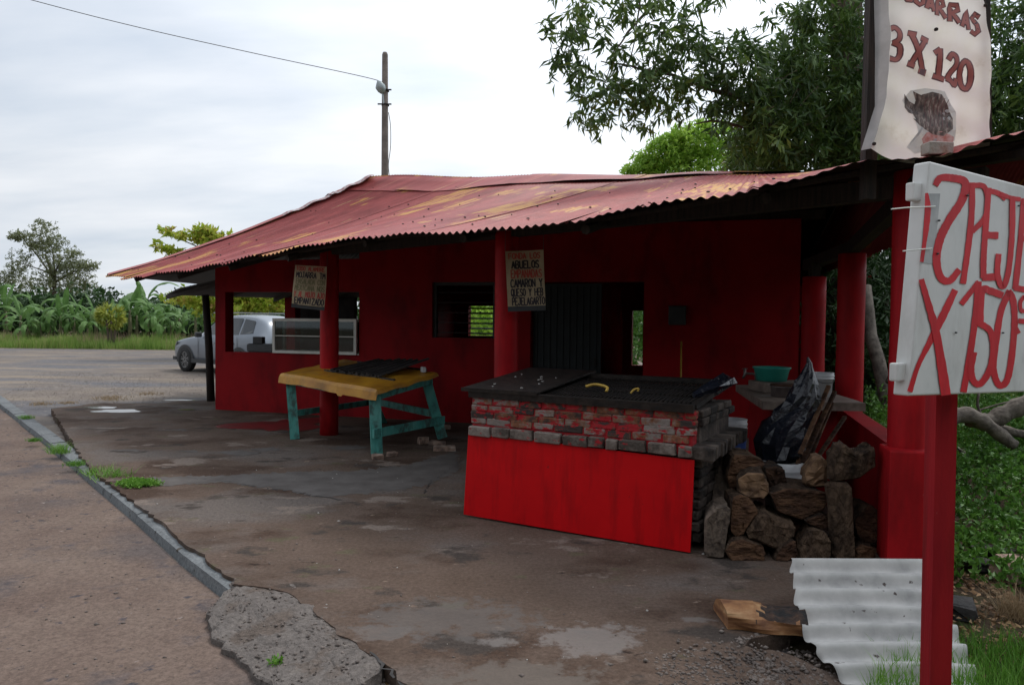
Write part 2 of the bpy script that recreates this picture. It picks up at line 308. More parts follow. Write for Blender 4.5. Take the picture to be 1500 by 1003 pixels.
def ground_mat(name, layers, base, rough=0.9, bump=0.5, bscale=28, bdist=0.02, wet=None):
    """layers: (scale, lo, hi, colour, stretch, offset); world position drives everything"""
    m = bpy.data.materials.new(name); m.use_nodes = True; t = m.node_tree; n = t.nodes; l = t.links; b = bsdf(m)
    g = n.new('ShaderNodeNewGeometry')
    def noise(scale, st=(1, 1, 1), off=(0, 0, 0), det=7, rg=0.6):
        mp = n.new('ShaderNodeMapping'); mp.inputs['Scale'].default_value = st; mp.inputs['Location'].default_value = off
        l.new(g.outputs['Position'], mp.inputs[0]); z = n.new('ShaderNodeTexNoise'); z.inputs['Scale'].default_value = scale
        z.inputs['Detail'].default_value = det; z.inputs['Roughness'].default_value = rg; l.new(mp.outputs[0], z.inputs[0]); return z.outputs[0]
    r = n.new('ShaderNodeValToRGB'); r.color_ramp.elements[0].position = 0.33; r.color_ramp.elements[1].position = 0.68
    r.color_ramp.elements[0].color = (*base[0], 1); r.color_ramp.elements[1].color = (*base[1], 1)
    l.new(noise(1.3), r.inputs[0]); col = r.outputs[0]
    for (sc, lo, hi, c, st, off) in layers:
        rr = n.new('ShaderNodeValToRGB'); rr.color_ramp.elements[0].position = lo; rr.color_ramp.elements[1].position = hi
        l.new(noise(sc, st, off), rr.inputs[0])
        mx = n.new('ShaderNodeMix'); mx.data_type = 'RGBA'; l.new(rr.outputs[0], mx.inputs[0]); l.new(col, mx.inputs[6]); mx.inputs[7].default_value = (*c, 1)
        col = mx.outputs[2]
    # fine grain
    rr = n.new('ShaderNodeValToRGB'); rr.color_ramp.elements[0].position = 0.3; rr.color_ramp.elements[1].position = 0.7
    rr.color_ramp.elements[0].color = (0.45, 0.45, 0.45, 1); rr.color_ramp.elements[1].color = (1.5, 1.5, 1.5, 1)
    l.new(noise(38, det=8, rg=0.85), rr.inputs[0])
    mx = n.new('ShaderNodeMix'); mx.data_type = 'RGBA'; mx.blend_type = 'MULTIPLY'; mx.inputs[0].default_value = 1
    l.new(col, mx.inputs[6]); l.new(rr.outputs[0], mx.inputs[7]); col = mx.outputs[2]
    l.new(col, b.inputs['Base Color']); b.inputs['Roughness'].default_value = rough; b.inputs['Specular IOR Level'].default_value = 0.12
    bp = n.new('ShaderNodeBump'); bp.inputs['Strength'].default_value = bump; bp.inputs['Distance'].default_value = bdist
    l.new(noise(bscale, det=8, rg=0.7), bp.inputs['Height'])
    bp2 = n.new('ShaderNodeBump'); bp2.inputs['Strength'].default_value = 0.5; bp2.inputs['Distance'].default_value = 0.05
    l.new(noise(4, det=4), bp2.inputs['Height']); l.new(bp.outputs[0], bp2.inputs['Normal']); l.new(bp2.outputs[0], b.inputs['Normal'])
    MATS[name] = m
    return m, col
ground_mat('slab_concrete', [
    (0.45, 0.50, 0.60, (0.125, 0.104, 0.093), (1, 1.5, 1), (3, 8, 0)),
    (2.6, 0.60, 0.66, (0.10, 0.085, 0.055), (1, 1.6, 1), (6, 6, 0)),
    (0.9, 0.52, 0.62, (0.065, 0.041, 0.030), (1, 1.3, 1), (2, 5, 0)),
    (1.7, 0.58, 0.64, (0.057, 0.046, 0.040), (1, 1.4, 1), (7, 1, 0)),
    (1.1, 0.60, 0.64, (0.182, 0.145, 0.123), (1, 1.6, 1), (1.5, 9.3, 0)),
    (5.0, 0.66, 0.70, (0.205, 0.152, 0.120), (1, 1.6, 1), (4, 4, 0)),
    (4.0, 0.66, 0.72, (0.030, 0.020, 0.016), (1, 1.6, 1), (8, 2, 0))],
    [(0.091, 0.063, 0.048), (0.125, 0.089, 0.071)])
ground_mat('apron_concrete', [
    (3, 0.55, 0.62, (0.135, 0.108, 0.092), (1, 1, 1), (2, 5, 0)),
    (7, 0.62, 0.7, (0.216, 0.189, 0.168), (1, 1, 1), (8, 2, 0))],
    [(0.14, 0.122, 0.112), (0.205, 0.18, 0.165)], bump=0.9, bscale=18, bdist=0.03)
ground_mat('road_dirt', [
    (0.8, 0.50, 0.66, (0.112, 0.090, 0.084), (1, 1, 1), (2, 3, 0)),
    (1.3, 0.56, 0.68, (0.076, 0.071, 0.080), (1, 1, 1), (5, 8, 0)),
    (9.0, 0.62, 0.70, (0.061, 0.056, 0.064), (1, 1, 1), (4, 2, 0)),
    (14.0, 0.68, 0.72, (0.259, 0.216, 0.192), (1, 1, 1), (1, 6, 0))],
    [(0.137, 0.097, 0.080), (0.184, 0.137, 0.112)], bump=0.6)
ground_mat('lot_gravel', [
    (0.35, 0.45, 0.60, (0.126, 0.122, 0.129), (0.4, 1.4, 1), (2, 1, 0)),
    (0.5, 0.55, 0.62, (0.229, 0.185, 0.144), (0.3, 1.8, 1), (5, 7, 0)),
    (8.0, 0.60, 0.66, (0.266, 0.229, 0.198), (0.6, 1, 1), (4, 2, 0)),
    (1.2, 0.64, 0.68, (0.044, 0.037, 0.034), (0.3, 2, 1), (9, 2, 0))],
    [(0.141, 0.118, 0.106), (0.207, 0.174, 0.144)])
ground_mat('earth', [
    (1.2, 0.5, 0.6, (0.05, 0.06, 0.02), (1, 1, 1), (2, 5, 0)),
    (6, 0.62, 0.7, (0.16, 0.11, 0.075), (1, 1, 1), (2, 5, 0))],
    [(0.055, 0.038, 0.026), (0.11, 0.08, 0.055)], bump=0.9)
ground_mat('clay', [
    (8, 0.55, 0.65, (0.30, 0.24, 0.19), (1, 1, 1), (2, 5, 0))],
    [(0.16, 0.095, 0.04), (0.28, 0.18, 0.085)], bump=0.9)
ground_mat('kerb_concrete', [
    (3, 0.6, 0.7, (0.075, 0.078, 0.08), (1, 1, 1), (2, 5, 0)), (9, .62, .68, (0.07, 0.06, 0.05), (1, 1, 1), (1, 5, 0))],
    [(0.135, 0.143, 0.148), (0.19, 0.20, 0.205)], bump=0.3)

# foliage
leafmat('leaf_mango', [(0.022, 0.05, 0.012), (0.045, 0.10, 0.02), (0.10, 0.18, 0.035), (0.20, 0.28, 0.06)], 0.42, 0.35, spec=0.45)
leafmat('leaf_bright', [(0.14, 0.28, 0.03), (0.30, 0.50, 0.06), (0.46, 0.64, 0.12)], 0.5, 0.5)
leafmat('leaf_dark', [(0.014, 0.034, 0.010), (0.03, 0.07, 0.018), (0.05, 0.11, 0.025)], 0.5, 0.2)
leafmat('leaf_weed', [(0.035, 0.10, 0.014), (0.08, 0.20, 0.03), (0.15, 0.32, 0.05)], 0.5, 0.3)
leafmat('leaf_almond', [(0.14, 0.22, 0.02), (0.32, 0.44, 0.04), (0.48, 0.50, 0.08), (0.36, 0.22, 0.06)], 0.5, 0.45, spec=0.25)
leafmat('leaf_grey', [(0.11, 0.13, 0.06), (0.19, 0.22, 0.10), (0.27, 0.28, 0.15)], 0.6, 0.3)
leafmat('leaf_banana', [(0.03, 0.075, 0.02), (0.06, 0.13, 0.035), (0.15, 0.27, 0.08), (0.10, 0.085, 0.045)], 0.5, 0.35, spec=0.2)
leafmat('leaf_yucca', [(0.10, 0.16, 0.02), (0.30, 0.34, 0.04), (0.55, 0.52, 0.12)], 0.45, 0.2)
leafmat('grass_tall', [(0.10, 0.20, 0.03), (0.20, 0.32, 0.06), (0.38, 0.36, 0.15)], 0.6, 0.3)
leafmat('grass_pink', [(0.34, 0.25, 0.16), (0.46, 0.32, 0.24)], 0.7, 0.3)
leafmat('grass_green', [(0.06, 0.16, 0.018), (0.13, 0.30, 0.035), (0.24, 0.42, 0.07)], 0.55, 0.3)
leafmat('grass_straw', [(0.22, 0.15, 0.08), (0.42, 0.32, 0.20)], 0.7, 0.3)

for nm_, f_ in (('banner_vinyl', .6), ('banner_back', .3), ('print_pink', .4), ('print_blue', .4)):
    t_ = MATS[nm_].node_tree; b_ = bsdf(MATS[nm_]); tr_ = t_.nodes.new('ShaderNodeBsdfTranslucent'); mx_ = t_.nodes.new('ShaderNodeMixShader')
    t_.links.new(b_.inputs['Base Color'].links[0].from_socket, tr_.inputs[0]); mx_.inputs[0].default_value = f_
    t_.links.new(b_.outputs[0], mx_.inputs[1]); t_.links.new(tr_.outputs[0], mx_.inputs[2]); t_.links.new(mx_.outputs[0], t_.nodes['Material Output'].inputs[0])
# ------------------------------------------------------------------ mesh helpers
def worg(o):
    v = Vector((0, 0, 0))
    while o: v += o.location; o = o.parent
    return v
class MB:
    def __init__(s): s.v = []; s.f = []; s.m = []; s.uv = None
    def add(s, vs, fs, mi=0):
        k = len(s.v); s.v += [tuple(v) for v in vs]
        s.f += [tuple(i + k for i in f) for f in fs]; s.m += [mi] * len(fs)
        return s
    def box(s, c, size, rot=None, mi=0, bev=0.0):
        x, y, z = [q / 2 for q in size]; c = Vector(c)
        if bev:
            bm = bmesh.new(); bmesh.ops.create_cube(bm, size=1)
            bmesh.ops.scale(bm, vec=size, verts=bm.verts)
            bmesh.ops.bevel(bm, geom=bm.edges[:], offset=bev, segments=2, affect='EDGES', profile=0.6)
            vs = [v.co.copy() for v in bm.verts]; bm.verts.index_update()
            fs = [[v.index for v in f.verts] for f in bm.faces]; bm.free()
        else:
            vs = [Vector((a * x, b * y, d * z)) for a in (-1, 1) for b in (-1, 1) for d in (-1, 1)]
            fs = [(0, 1, 3, 2), (4, 6, 7, 5), (0, 4, 5, 1), (2, 3, 7, 6), (0, 2, 6, 4), (1, 5, 7, 3)]
        if rot: vs = [rot @ v for v in vs]
        return s.add([v + c for v in vs], fs, mi)
    def bar(s, a, b, wd, ht, mi=0, up=Vector((0, 0, 1))):
        a = Vector(a); b = Vector(b); d = (b - a); ln = d.length; d.normalize()
        x = d.cross(up)
        if x.length < 1e-4: x = Vector((1, 0, 0))
        x.normalize(); y = x.cross(d)
        R = Matrix((x, d, y)).transposed()
        return s.box((a + b) / 2, (wd, ln, ht), R, mi)
    def tube(s, path, radii, n=8, cap=True, mi=0):
        path = [Vector(p) for p in path]
        if not hasattr(radii, '__len__'): radii = [radii] * len(path)
        k = len(s.v); ref = None; vs = []
        for i, p in enumerate(path):
            d = (path[min(i + 1, len(path) - 1)] - path[max(i - 1, 0)]).normalized()
            if ref is None: ref = d.orthogonal().normalized()
            ref = (ref - d * ref.dot(d)).normalized(); q = d.cross(ref)
            for j in range(n):
                a = 2 * math.pi * j / n
                vs.append(p + (ref * math.cos(a) + q * math.sin(a)) * radii[i])
        fs = [(i * n + j, i * n + (j + 1) % n, (i + 1) * n + (j + 1) % n, (i + 1) * n + j) for i in range(len(path) - 1) for j in range(n)]
        if cap: fs += [tuple(reversed(range(n))), tuple(range((len(path) - 1) * n, len(path) * n))]
        return s.add(vs, fs, mi)
    def lathe(s, c, prof, n=20, mi=0):
        """prof: (radius, z) pairs around the vertical through c"""
        c = Vector(c); vs = [c + Vector((r * math.cos(2 * math.pi * j / n), r * math.sin(2 * math.pi * j / n), z)) for r, z in prof for j in range(n)]
        fs = [(i * n + j, i * n + (j + 1) % n, (i + 1) * n + (j + 1) % n, (i + 1) * n + j) for i in range(len(prof) - 1) for j in range(n)]
        fs += [tuple(reversed(range(n))), tuple(range((len(prof) - 1) * n, len(prof) * n))]
        return s.add(vs, fs, mi)
    def poly(s, pts, thick=None, mi=0):
        """flat polygon, or a prism when thick (a Vector) is given"""
        n = len(pts); pts = [Vector(p) for p in pts]
        if thick is None: return s.add(pts, [tuple(range(n))], mi)
        return s.add(pts + [p + thick for p in pts], [tuple(range(n)), tuple(reversed(range(n, 2 * n)))] + [(i, i + n, (i + 1) % n + n, (i + 1) % n) for i in range(n)], mi)
    def grid(s, fn, nu, nv, mi=0, uvf=None):
        vs = [fn(i / nu, j / nv) for j in range(nv + 1) for i in range(nu + 1)]
        fs = [(j * (nu + 1) + i, j * (nu + 1) + i + 1, (j + 1) * (nu + 1) + i + 1, (j + 1) * (nu + 1) + i) for j in range(nv) for i in range(nu)]
        if uvf: s.uv = [uvf(i / nu, j / nv) for j in range(nv + 1) for i in range(nu + 1)]
        return s.add(vs, fs, mi)
    def mesh(s, name, mats, org=Vector((0, 0, 0)), smooth=False, fix=True):
        me = bpy.data.meshes.new(name)
        me.from_pydata([(v[0] - org[0], v[1] - org[1], v[2] - org[2]) for v in s.v], [], s.f)
        if isinstance(mats, str): mats = [mats]
        for m in mats: me.materials.append(MATS[m])
        if len(mats) > 1: me.polygons.foreach_set('material_index', s.m)
        if fix:
            bm = bmesh.new(); bm.from_mesh(me); bmesh.ops.recalc_face_normals(bm, faces=bm.faces); bm.to_mesh(me); bm.free()
        if s.uv:
            u = me.uv_layers.new(name='UVMap')
            for lp in me.loops: u.data[lp.index].uv = s.uv[lp.vertex_index]
        if smooth: me.polygons.foreach_set('use_smooth', [True] * len(me.polygons))
        me.update()
        return me
    def build(s, name, mats, parent=None, smooth=False, fix=True, at=None):
        org = worg(parent) if parent else Vector((0, 0, 0))
        loc = Vector((0, 0, 0))
        if at is not None: loc = Vector(at) - org; org = Vector(at)
        o = bpy.data.objects.new(name, s.mesh(name, mats, org, smooth, fix)); C.objects.link(o)
        o.location = loc
        if parent: o.parent = parent
        return o

def fast(name, V, Tm, mname, parent=None, smooth=False):
    """V (n,3), Tm (k,3) numpy -> triangle mesh object"""
    me = bpy.data.meshes.new(name)
    org = worg(parent) if parent else Vector((0, 0, 0))
    V = V - np.array(org)[None]
    me.vertices.add(len(V)); me.vertices.foreach_set('co', V.astype(np.float32).ravel())
    me.loops.add(Tm.size); me.loops.foreach_set('vertex_index', Tm.astype(np.int32).ravel())
    me.polygons.add(len(Tm)); me.polygons.foreach_set('loop_start', np.arange(0, Tm.size, 3, dtype=np.int32))
    if smooth: me.polygons.foreach_set('use_smooth', np.ones(len(Tm), bool))
    me.materials.append(MATS[mname]); me.update(calc_edges=True)
    o = bpy.data.objects.new(name, me); C.objects.link(o)
    if parent: o.parent = parent
    return o

def thing(name, label, cat, loc=(0, 0, 0), group=None):
    o = bpy.data.objects.new(name, None); C.objects.link(o); o.location = loc; o.empty_display_size = 0.2
    o['label'] = label; o['category'] = cat
    if group: o['group'] = group
    return o
def tag(o, label, cat, group=None, kind=None):
    o['label'] = label; o['category'] = cat
    if group: o['group'] = group
    if kind: o['kind'] = kind
    return o
def struct(o): o['kind'] = 'structure'; return o
def part(name, me, parent, loc=(0, 0, 0), rot=None):
    """loc is a world position"""
    o = bpy.data.objects.new(name, me); C.objects.link(o); o.parent = parent
    o.location = Vector(loc) - worg(parent)
    if rot: o.rotation_euler = rot
    return o
def copy_tree(o, parent=None):
    c = o.copy(); C.objects.link(c)
    if parent: c.parent = parent
    for ch in list(o.children): copy_tree(ch, c)
    return c

def leaf_arrays(cen, dirs, ln, wd, fold=0.25, curl=0.15):
    """five-vertex folded leaves. cen (n,3) leaf bases, dirs (n,3) unit"""
    n = len(cen)
    ln = np.broadcast_to(ln, (n,))[:, None]; wd = np.broadcast_to(wd, (n,))[:, None]
    r = rng.normal(size=(n, 3)); side = np.cross(dirs, r); side /= np.linalg.norm(side, axis=1)[:, None] + 1e-9
    nor = np.cross(dirs, side)
    mid = cen + dirs * ln * 0.45
    V = np.stack([cen, mid + side * wd * 0.5 + nor * wd * fold, mid - side * wd * 0.5 + nor * wd * fold,
                  mid, cen + dirs * ln - nor * ln * curl], 1)
    T = np.array([[0, 1, 3], [0, 3, 2], [1, 4, 3], [3, 4, 2]])
    return V.reshape(-1, 3), (T[None] + (np.arange(n) * 5)[:, None, None]).reshape(-1, 3)
def rand_dirs(n, down=0.0, spread=1.0):
    d = rng.normal(size=(n, 3)) * spread; d[:, 2] -= down
    return d / (np.linalg.norm(d, axis=1)[:, None] + 1e-9)
def whorls(cl, per, ln, wd, down=0.8):
    """clusters of leaves that hang from twig ends"""
    c = np.repeat(cl, per, axis=0); n = len(c)
    d = rand_dirs(n, down)
    return leaf_arrays(c + rng.normal(size=(n, 3)) * ln * 0.18, d, ln * rng.uniform(0.65, 1.15, n), wd * rng.uniform(0.7, 1.2, n))
def ball_points(c, r, n, squash=1.0, shell=0.0):
    d = rng.normal(size=(n, 3)); d /= np.linalg.norm(d, axis=1)[:, None]
    rad = (shell + (1 - shell) * rng.random(n) ** 0.45)[:, None] * r
    q = d * rad; q[:, 2] *= squash
    return np.array(c)[None] + q
def join(parts):
    V = []; T = []; k = 0
    for v, t in parts: V.append(v); T.append(t + k); k += len(v)
    return np.concatenate(V), np.concatenate(T)
def blades(pts, h, wd, lean=0.3):
    n = len(pts); a = rng.random(n) * 6.283; h = np.broadcast_to(h, (n,)) * rng.uniform(0.6, 1.2, n)
    sx = np.stack([np.cos(a), np.sin(a), np.zeros(n)], 1); b = rng.random(n) * 6.283
    ld = np.stack([np.cos(b), np.sin(b), np.zeros(n)], 1) * (rng.random(n) * lean * h)[:, None]
    z = np.zeros((n, 3)); z[:, 2] = h
    V = np.stack([pts - sx * wd, pts + sx * wd, pts + z * 0.6 + ld * 0.4 + sx * wd * 0.6, pts + z * 0.6 + ld * 0.4 - sx * wd * 0.6, pts + z + ld], 1)
    T = np.array([[0, 1, 2], [0, 2, 3], [3, 2, 4]])
    return V.reshape(-1, 3), (T[None] + (np.arange(n) * 5)[:, None, None]).reshape(-1, 3)
def pebbles(pts, size):
    n = len(pts); s = np.broadcast_to(size, (n,))[:, None, None]
    o = np.array([[1, 0, 0], [0, 1, 0], [-1, 0, 0], [0, -1, 0], [0, 0, 0.7], [0, 0, -0.6]], float)
    V = pts[:, None, :] + o[None] * s * rng.uniform(0.5, 1.3, (n, 6, 1))
    T = np.array([[0, 1, 4], [1, 2, 4], [2, 3, 4], [3, 0, 4], [1, 0, 5], [2, 1, 5], [3, 2, 5], [0, 3, 5]])
    return V.reshape(-1, 3), (T[None] + (np.arange(n) * 6)[:, None, None]).reshape(-1, 3)
def in_poly(pts, poly):
    x, y = pts[:, 0], pts[:, 1]; ins = np.zeros(len(pts), bool); n = len(poly)
    for i in range(n):
        x1, y1 = poly[i][:2]; x2, y2 = poly[(i + 1) % n][:2]
        if y1 == y2: continue
        ins ^= ((y1 > y) != (y2 > y)) & (x < (x2 - x1) * (y - y1) / (y2 - y1) + x1)
    return ins
def scatter(poly, n, z):
    xs = [p[0] for p in poly]; ys = [p[1] for p in poly]
    q = np.stack([rng.uniform(min(xs), max(xs), n), rng.uniform(min(ys), max(ys), n), np.full(n, z)], 1)
    return q[in_poly(q, poly)]
def rough_line(pts, step=0.12, amp=0.03, z=None):
    res = []
    for a, b in zip(pts[:-1], pts[1:]):
        a = Vector(a[:2]); b = Vector(b[:2]); k = max(1, int((b - a).length / step)); nn = (b - a).orthogonal().normalized()
        for i in range(k): res.append(a.lerp(b, i / k) + nn * random.gauss(0, amp) * (1 if i else 0.5))
    res.append(Vector(pts[-1][:2]))
    return [(p.x, p.y) for p in res]
LOT = -0.095       # level of the road and lot, below the slab

# ------------------------------------------------------------------ ground
def sheet(name, poly, z, m, thick=None):
    b = MB(); b.poly([(p[0], p[1], z) for p in poly], Vector((0, 0, -thick)) if thick else None)
    o = b.build(name, m); return struct(o)
def ground_fn(x, y):
    z = LOT - 0.02
    if x > 1.4 and y < 30: z -= 0.02
    return z
sheet('ground', [(-700, -60), (700, -60), (700, 900), (-700, 900)], LOT - 0.02, 'earth')
sheet('gravel_lot', [(-60, -20), (1.2, -20), (1.2, 3.0), (6, 18), (6, 30), (-2, 37), (-16, 37.5), (-60, 39)], LOT - 0.008, 'lot_gravel')
kerb_px = [(0, 588), (60, 634), (130, 691), (200, 747), (270, 806), (342, 860)]
kerb = [G(x, y, 0) for x, y in kerb_px]
kdir = (kerb[0] - kerb[1]).normalized()
kerb = [kerb[0] + kdir * 3] + kerb
far = kerb[0] + (kerb[0] - kerb[1]).normalized() * 14
road_poly = [(-40, -15), (3, -15), (1.0, 1.6), (-.30, 2.9)] + [(p.x - .02, p.y - .02) for p in reversed(kerb)] + [(far.x, far.y), (-30, 26)]
sheet('road', road_poly, LOT, 'road_dirt')
# the slab
A0 = kerb[2] + (G(75, 598, 0) - kerb[2])
front = [(p.x, p.y) for p in [G(75, 598), G(130, 684), G(200, 738), G(232, 760), G(250, 777), G(270, 797), G(290, 808), G(310, 826), G(345, 853), G(420, 866), G(520, 940), G(600, 1003), G(640, 1050)]]
slab_edge = rough_line(front, 0.07, 0.012)
near = [(0.9, 1.75)] + [(p.x, p.y) for p in [G(1100, 1100), G(1085, 1003), G(1045, 955), G(1120, 930), G(1178, 905)]]
near = rough_line(near, 0.08, 0.02)
slab = slab_edge + near + [(2.25, 4.1), (2.5, 4.45), (2.86, 4.95), (3.5, 7.3), (4.1, 8.6), (4.9, 12.4), (2.5, 16.8), (-4.2, 17.6), (-5.9, 15.3)] + rough_line([(p.x, p.y) for p in [G(330, 583), G(230, 590), G(150, 590), G(75, 598)]], 0.2, 0.03)[:-1]
b = MB(); b.poly([(x, y, 0) for x, y in slab], Vector((0, 0, -0.2)))
struct(b.build('concrete_slab', 'slab_concrete'))
# kerb: a few cast lengths with open joints
kn = Vector((-0.68, -0.62, 0)).normalized()
kroot = struct(bpy.data.objects.new('kerb', None)); C.objects.link(kroot)
pts = [kerb[0]]
for a, c in zip(kerb[:-1], kerb[1:]):
    L_ = (c - a).length; k = max(1, round(L_ / 0.9))
    pts += [a.lerp(c, (i + 1) / k) for i in range(k)]
for a, c in zip(pts[:-1], pts[1:]):
    d = (c - a).normalized(); nn = Vector((d.y, -d.x, 0))
    if nn.dot(kn) < 0: nn = -nn
    a2 = a + d * 0.006; c2 = c - d * 0.006; j = random.uniform(-.006, .004); zz = Vector((0, 0, random.uniform(-.012, 0.0)))
    prof = [(-0.16, -.022), (-0.03, -.024), (0.0, -0.034), (0.028, LOT - 0.05), (-0.16, LOT - 0.05)]
    vs = [a2 + nn * (q + j) + Vector((0, 0, h)) + zz for q, h in prof] + [c2 + nn * (q + j) + Vector((0, 0, h)) + zz for q, h in prof]
    n5 = 5; fs = [tuple(range(5)), tuple(reversed(range(5, 10)))] + [(i, (i + 1) % 5, (i + 1) % 5 + 5, i + 5) for i in range(5)]
    MB().add(vs, fs).build('kerbstone', 'kerb_concrete', kroot)
# the crumbled ramp of concrete beside the kerb end
ap = [G(*q, LOT * 0.6) for q in [(345, 858), (300, 898), (308, 925), (345, 960), (395, 1000), (430, 1040), (520, 1030), (566, 982), (532, 940), (468, 894), (424, 862)]]
apl = rough_line([(p.x, p.y) for p in ap + [ap[0]]], 0.05, 0.012)[:-1]
apc = sum((Vector((x, y, 0)) for x, y in apl), Vector()) / len(apl)
vs = []; fs = []; n = len(apl)
from mathutils import noise as mno
for r_, zf in [(1.0, LOT - 0.02), (0.985, -1)] + [(.95 - .05 * q_, -2) for q_ in range(18)]:
    for x, y in apl:
        p = apc + (Vector((x, y, 0)) - apc) * r_
        # height falls from the slab towards the road
        dd = (p - ap[0]).dot(kn); hz = -0.006 - 0.085 * max(0, min(1, dd / 0.55)) if zf < -0.5 else zf
        if zf == -1: hz -= 0.005
        vs.append((p.x, p.y, hz + mno.noise(p * 9) * .012 + mno.noise(p * 31) * .008))
k = 19 * n
for ring in range(19):
    fs += [(ring * n + i, ring * n + (i + 1) % n, (ring + 1) * n + (i + 1) % n, (ring + 1) * n + i) for i in range(n)]
fs.append(tuple(range(k, k + n)))
struct(MB().add(vs, fs).build('concrete_apron', 'apron_concrete'))
# clay showing in the broken corner, and broken ground at the near right corner
cl = [G(*q, LOT) for q in [(520, 940), (555, 975), (600, 1003), (640, 1050), (440, 1060), (430, 1010), (470, 985)]]
sheet('clay_patch', rough_line([(p.x, p.y) for p in cl + [cl[0]]], 0.05, 0.01)[:-1], LOT + 0.012, 'clay')
# stones and crumbs
pp = []
q = scatter([(p.x, p.y) for p in cl], 900, LOT + 0.018); pp.append(pebbles(q, rng.uniform(0.004, 0.018, len(q))))
ob = fast('gravel_stones', *join(pp), 'rubble'); tag(ob, 'pale broken stones lying in the clay at the broken slab corner', 'stones', kind='stuff')
q = scatter([(x, y) for x, y in apl], 1500, 0.0)
dd = (q[:, :2] - np.array(ap[0])[None, :2]) @ np.array([kn.x, kn.y]); q[:, 2] = -0.006 - 0.085 * np.clip(dd / 0.55, 0, 1) + 0.001
ob = fast('gravel_stones', *pebbles(q, rng.uniform(0.002, 0.011, len(q)) * (0.5 + rng.random(len(q)))), 'rubble'); tag(ob, 'small stones showing in the crumbling concrete ramp by the road', 'stones', kind='stuff')
q = scatter([(-9, 1.5), (0.5, 1.5), (-1.7, 4.4), (-9.2, 13.3), (-11, 13)], 9000, LOT + 0.001)
ob = fast('road_grit', *pebbles(q, rng.exponential(0.0035, len(q)) + 0.0015), 'rubble'); tag(ob, 'loose grit scattered over the sandy road left of the kerb', 'grit', kind='stuff')
q = scatter([(x, y) for x, y in slab], 5200, 0.001); q = q[q[:, 1] < 9]
ob = fast('slab_grit', *pebbles(q, rng.exponential(0.003, len(q)) + 0.001), 'rubble'); tag(ob, 'grit and crumbs scattered on the concrete slab', 'grit', kind='stuff')
q = scatter([(x, y) for x, y in slab], 1500, 0.001); q = q[q[:, 1] < 8]
ob = fast('pale_grit', *pebbles(q, rng.exponential(0.0022, len(q)) + 0.001), 'crumb'); tag(ob, 'tiny pale chips scattered on the concrete slab', 'grit', kind='stuff')
nr = [G(*q) for q in [(960, 960), (1120, 925), (1200, 930), (1260, 1003), (1300, 1100), (980, 1100)]]
q = scatter([(p.x, p.y) for p in nr], 2600, -0.01)
q[:, 2] = np.where(in_poly(q, slab), 0.001, LOT + 0.01)
ob = fast('gravel_stones', *pebbles(q, rng.uniform(0.003, 0.014, len(q))), 'rubble'); tag(ob, 'stones broken from the slab edge near the charred log', 'stones', kind='stuff')
q = scatter([(-9.5, 13.2), (-5.2, 14.3), (-4.2, 21), (-14, 22)], 9000, LOT)
ob = fast('lot_grit', *pebbles(q, rng.uniform(0.004, 0.011, len(q))), 'rubble'); tag(ob, 'gravel strewn over the open lot beyond the slab', 'gravel', kind='stuff')
# crumbled bank at the near right corner of the slab
bc = G(1125, 975, 0); bvs = []; bfs = []; nb = 34
for ri, f in enumerate((1.0, .8, .6, .4, .2)):
    for i in range(nb):
        a = 2 * math.pi * i / nb; rr1 = 1 + .12 * math.sin(3 * a + 1) + .06 * math.sin(7 * a); x = bc.x + .42 * f * rr1 * math.cos(a); y = bc.y + .30 * f * rr1 * math.sin(a)
        t_ = ((x - bc.x) * .55 - (y - bc.y) * .83) / .42
        bvs.append((x, y, max(LOT - .03, min(.006, -.055 - .11 * t_)) - (.03 if ri == 0 else 0) + random.gauss(0, .006)))
for ri in range(4): bfs += [(ri * nb + i, ri * nb + (i + 1) % nb, (ri + 1) * nb + (i + 1) % nb, (ri + 1) * nb + i) for i in range(nb)]
bfs.append(tuple(range(4 * nb, 5 * nb)))
struct(MB().add(bvs, bfs).build('rubble_bank', 'slab_concrete', smooth=True))
q = np.array([[bc.x, bc.y, 0]]) + rng.normal(size=(900, 3)) * np.array([.17, .12, 0]); q[:, 2] = np.clip(-.055 - .11 * ((q[:, 0] - bc.x) * .55 - (q[:, 1] - bc.y) * .83) / .42, LOT - .02, .008)
ob = fast('gravel_stones', *pebbles(q, rng.uniform(0.004, 0.017, len(q))), 'rubble'); tag(ob, 'stones crumbling down the slab corner left of the zinc sheet', 'stones', kind='stuff')
# puddles and a flat reddish patch on the slab
def blob(cx, cy, rx, ry, z, n=40, k=0.25, seed=1):
    rr = random.Random(seed); ph = [rr.uniform(0, 6.28) for _ in range(5)]
    res = []
    for i in range(n):
        a = 2 * math.pi * i / n; f = 1 + k * (math.sin(2 * a + ph[0]) * .5 + math.sin(3 * a + ph[1]) * .5 + math.sin(5 * a + ph[2]) * .3 + math.sin(9 * a + ph[3]) * .15)
        res.append((cx + rx * f * math.cos(a), cy + ry * f * math.sin(a), z))
    return res
for (px, py, rx, ry, sd_) in ((172, 602, .34, .24, 3), (148, 597, .3, .14, 5), (272, 600, .13, .06, 8), (268, 586, .4, .07, 9)):
    p = G(px, py); struct(MB().poly(blob(p.x, p.y, rx, ry, 0.004, seed=sd_)).build('puddle', 'puddle_water'))
mat('red_floor', [(0.09, 0.018, 0.016), (0.2, 0.012, 0.014)], 0.45, 3, 0.2, 20)
p = G(415, 622); struct(MB().poly(blob(p.x, p.y, .55, .75, 0.004, seed=21, k=0.5)).build('red_patch', 'red_floor'))
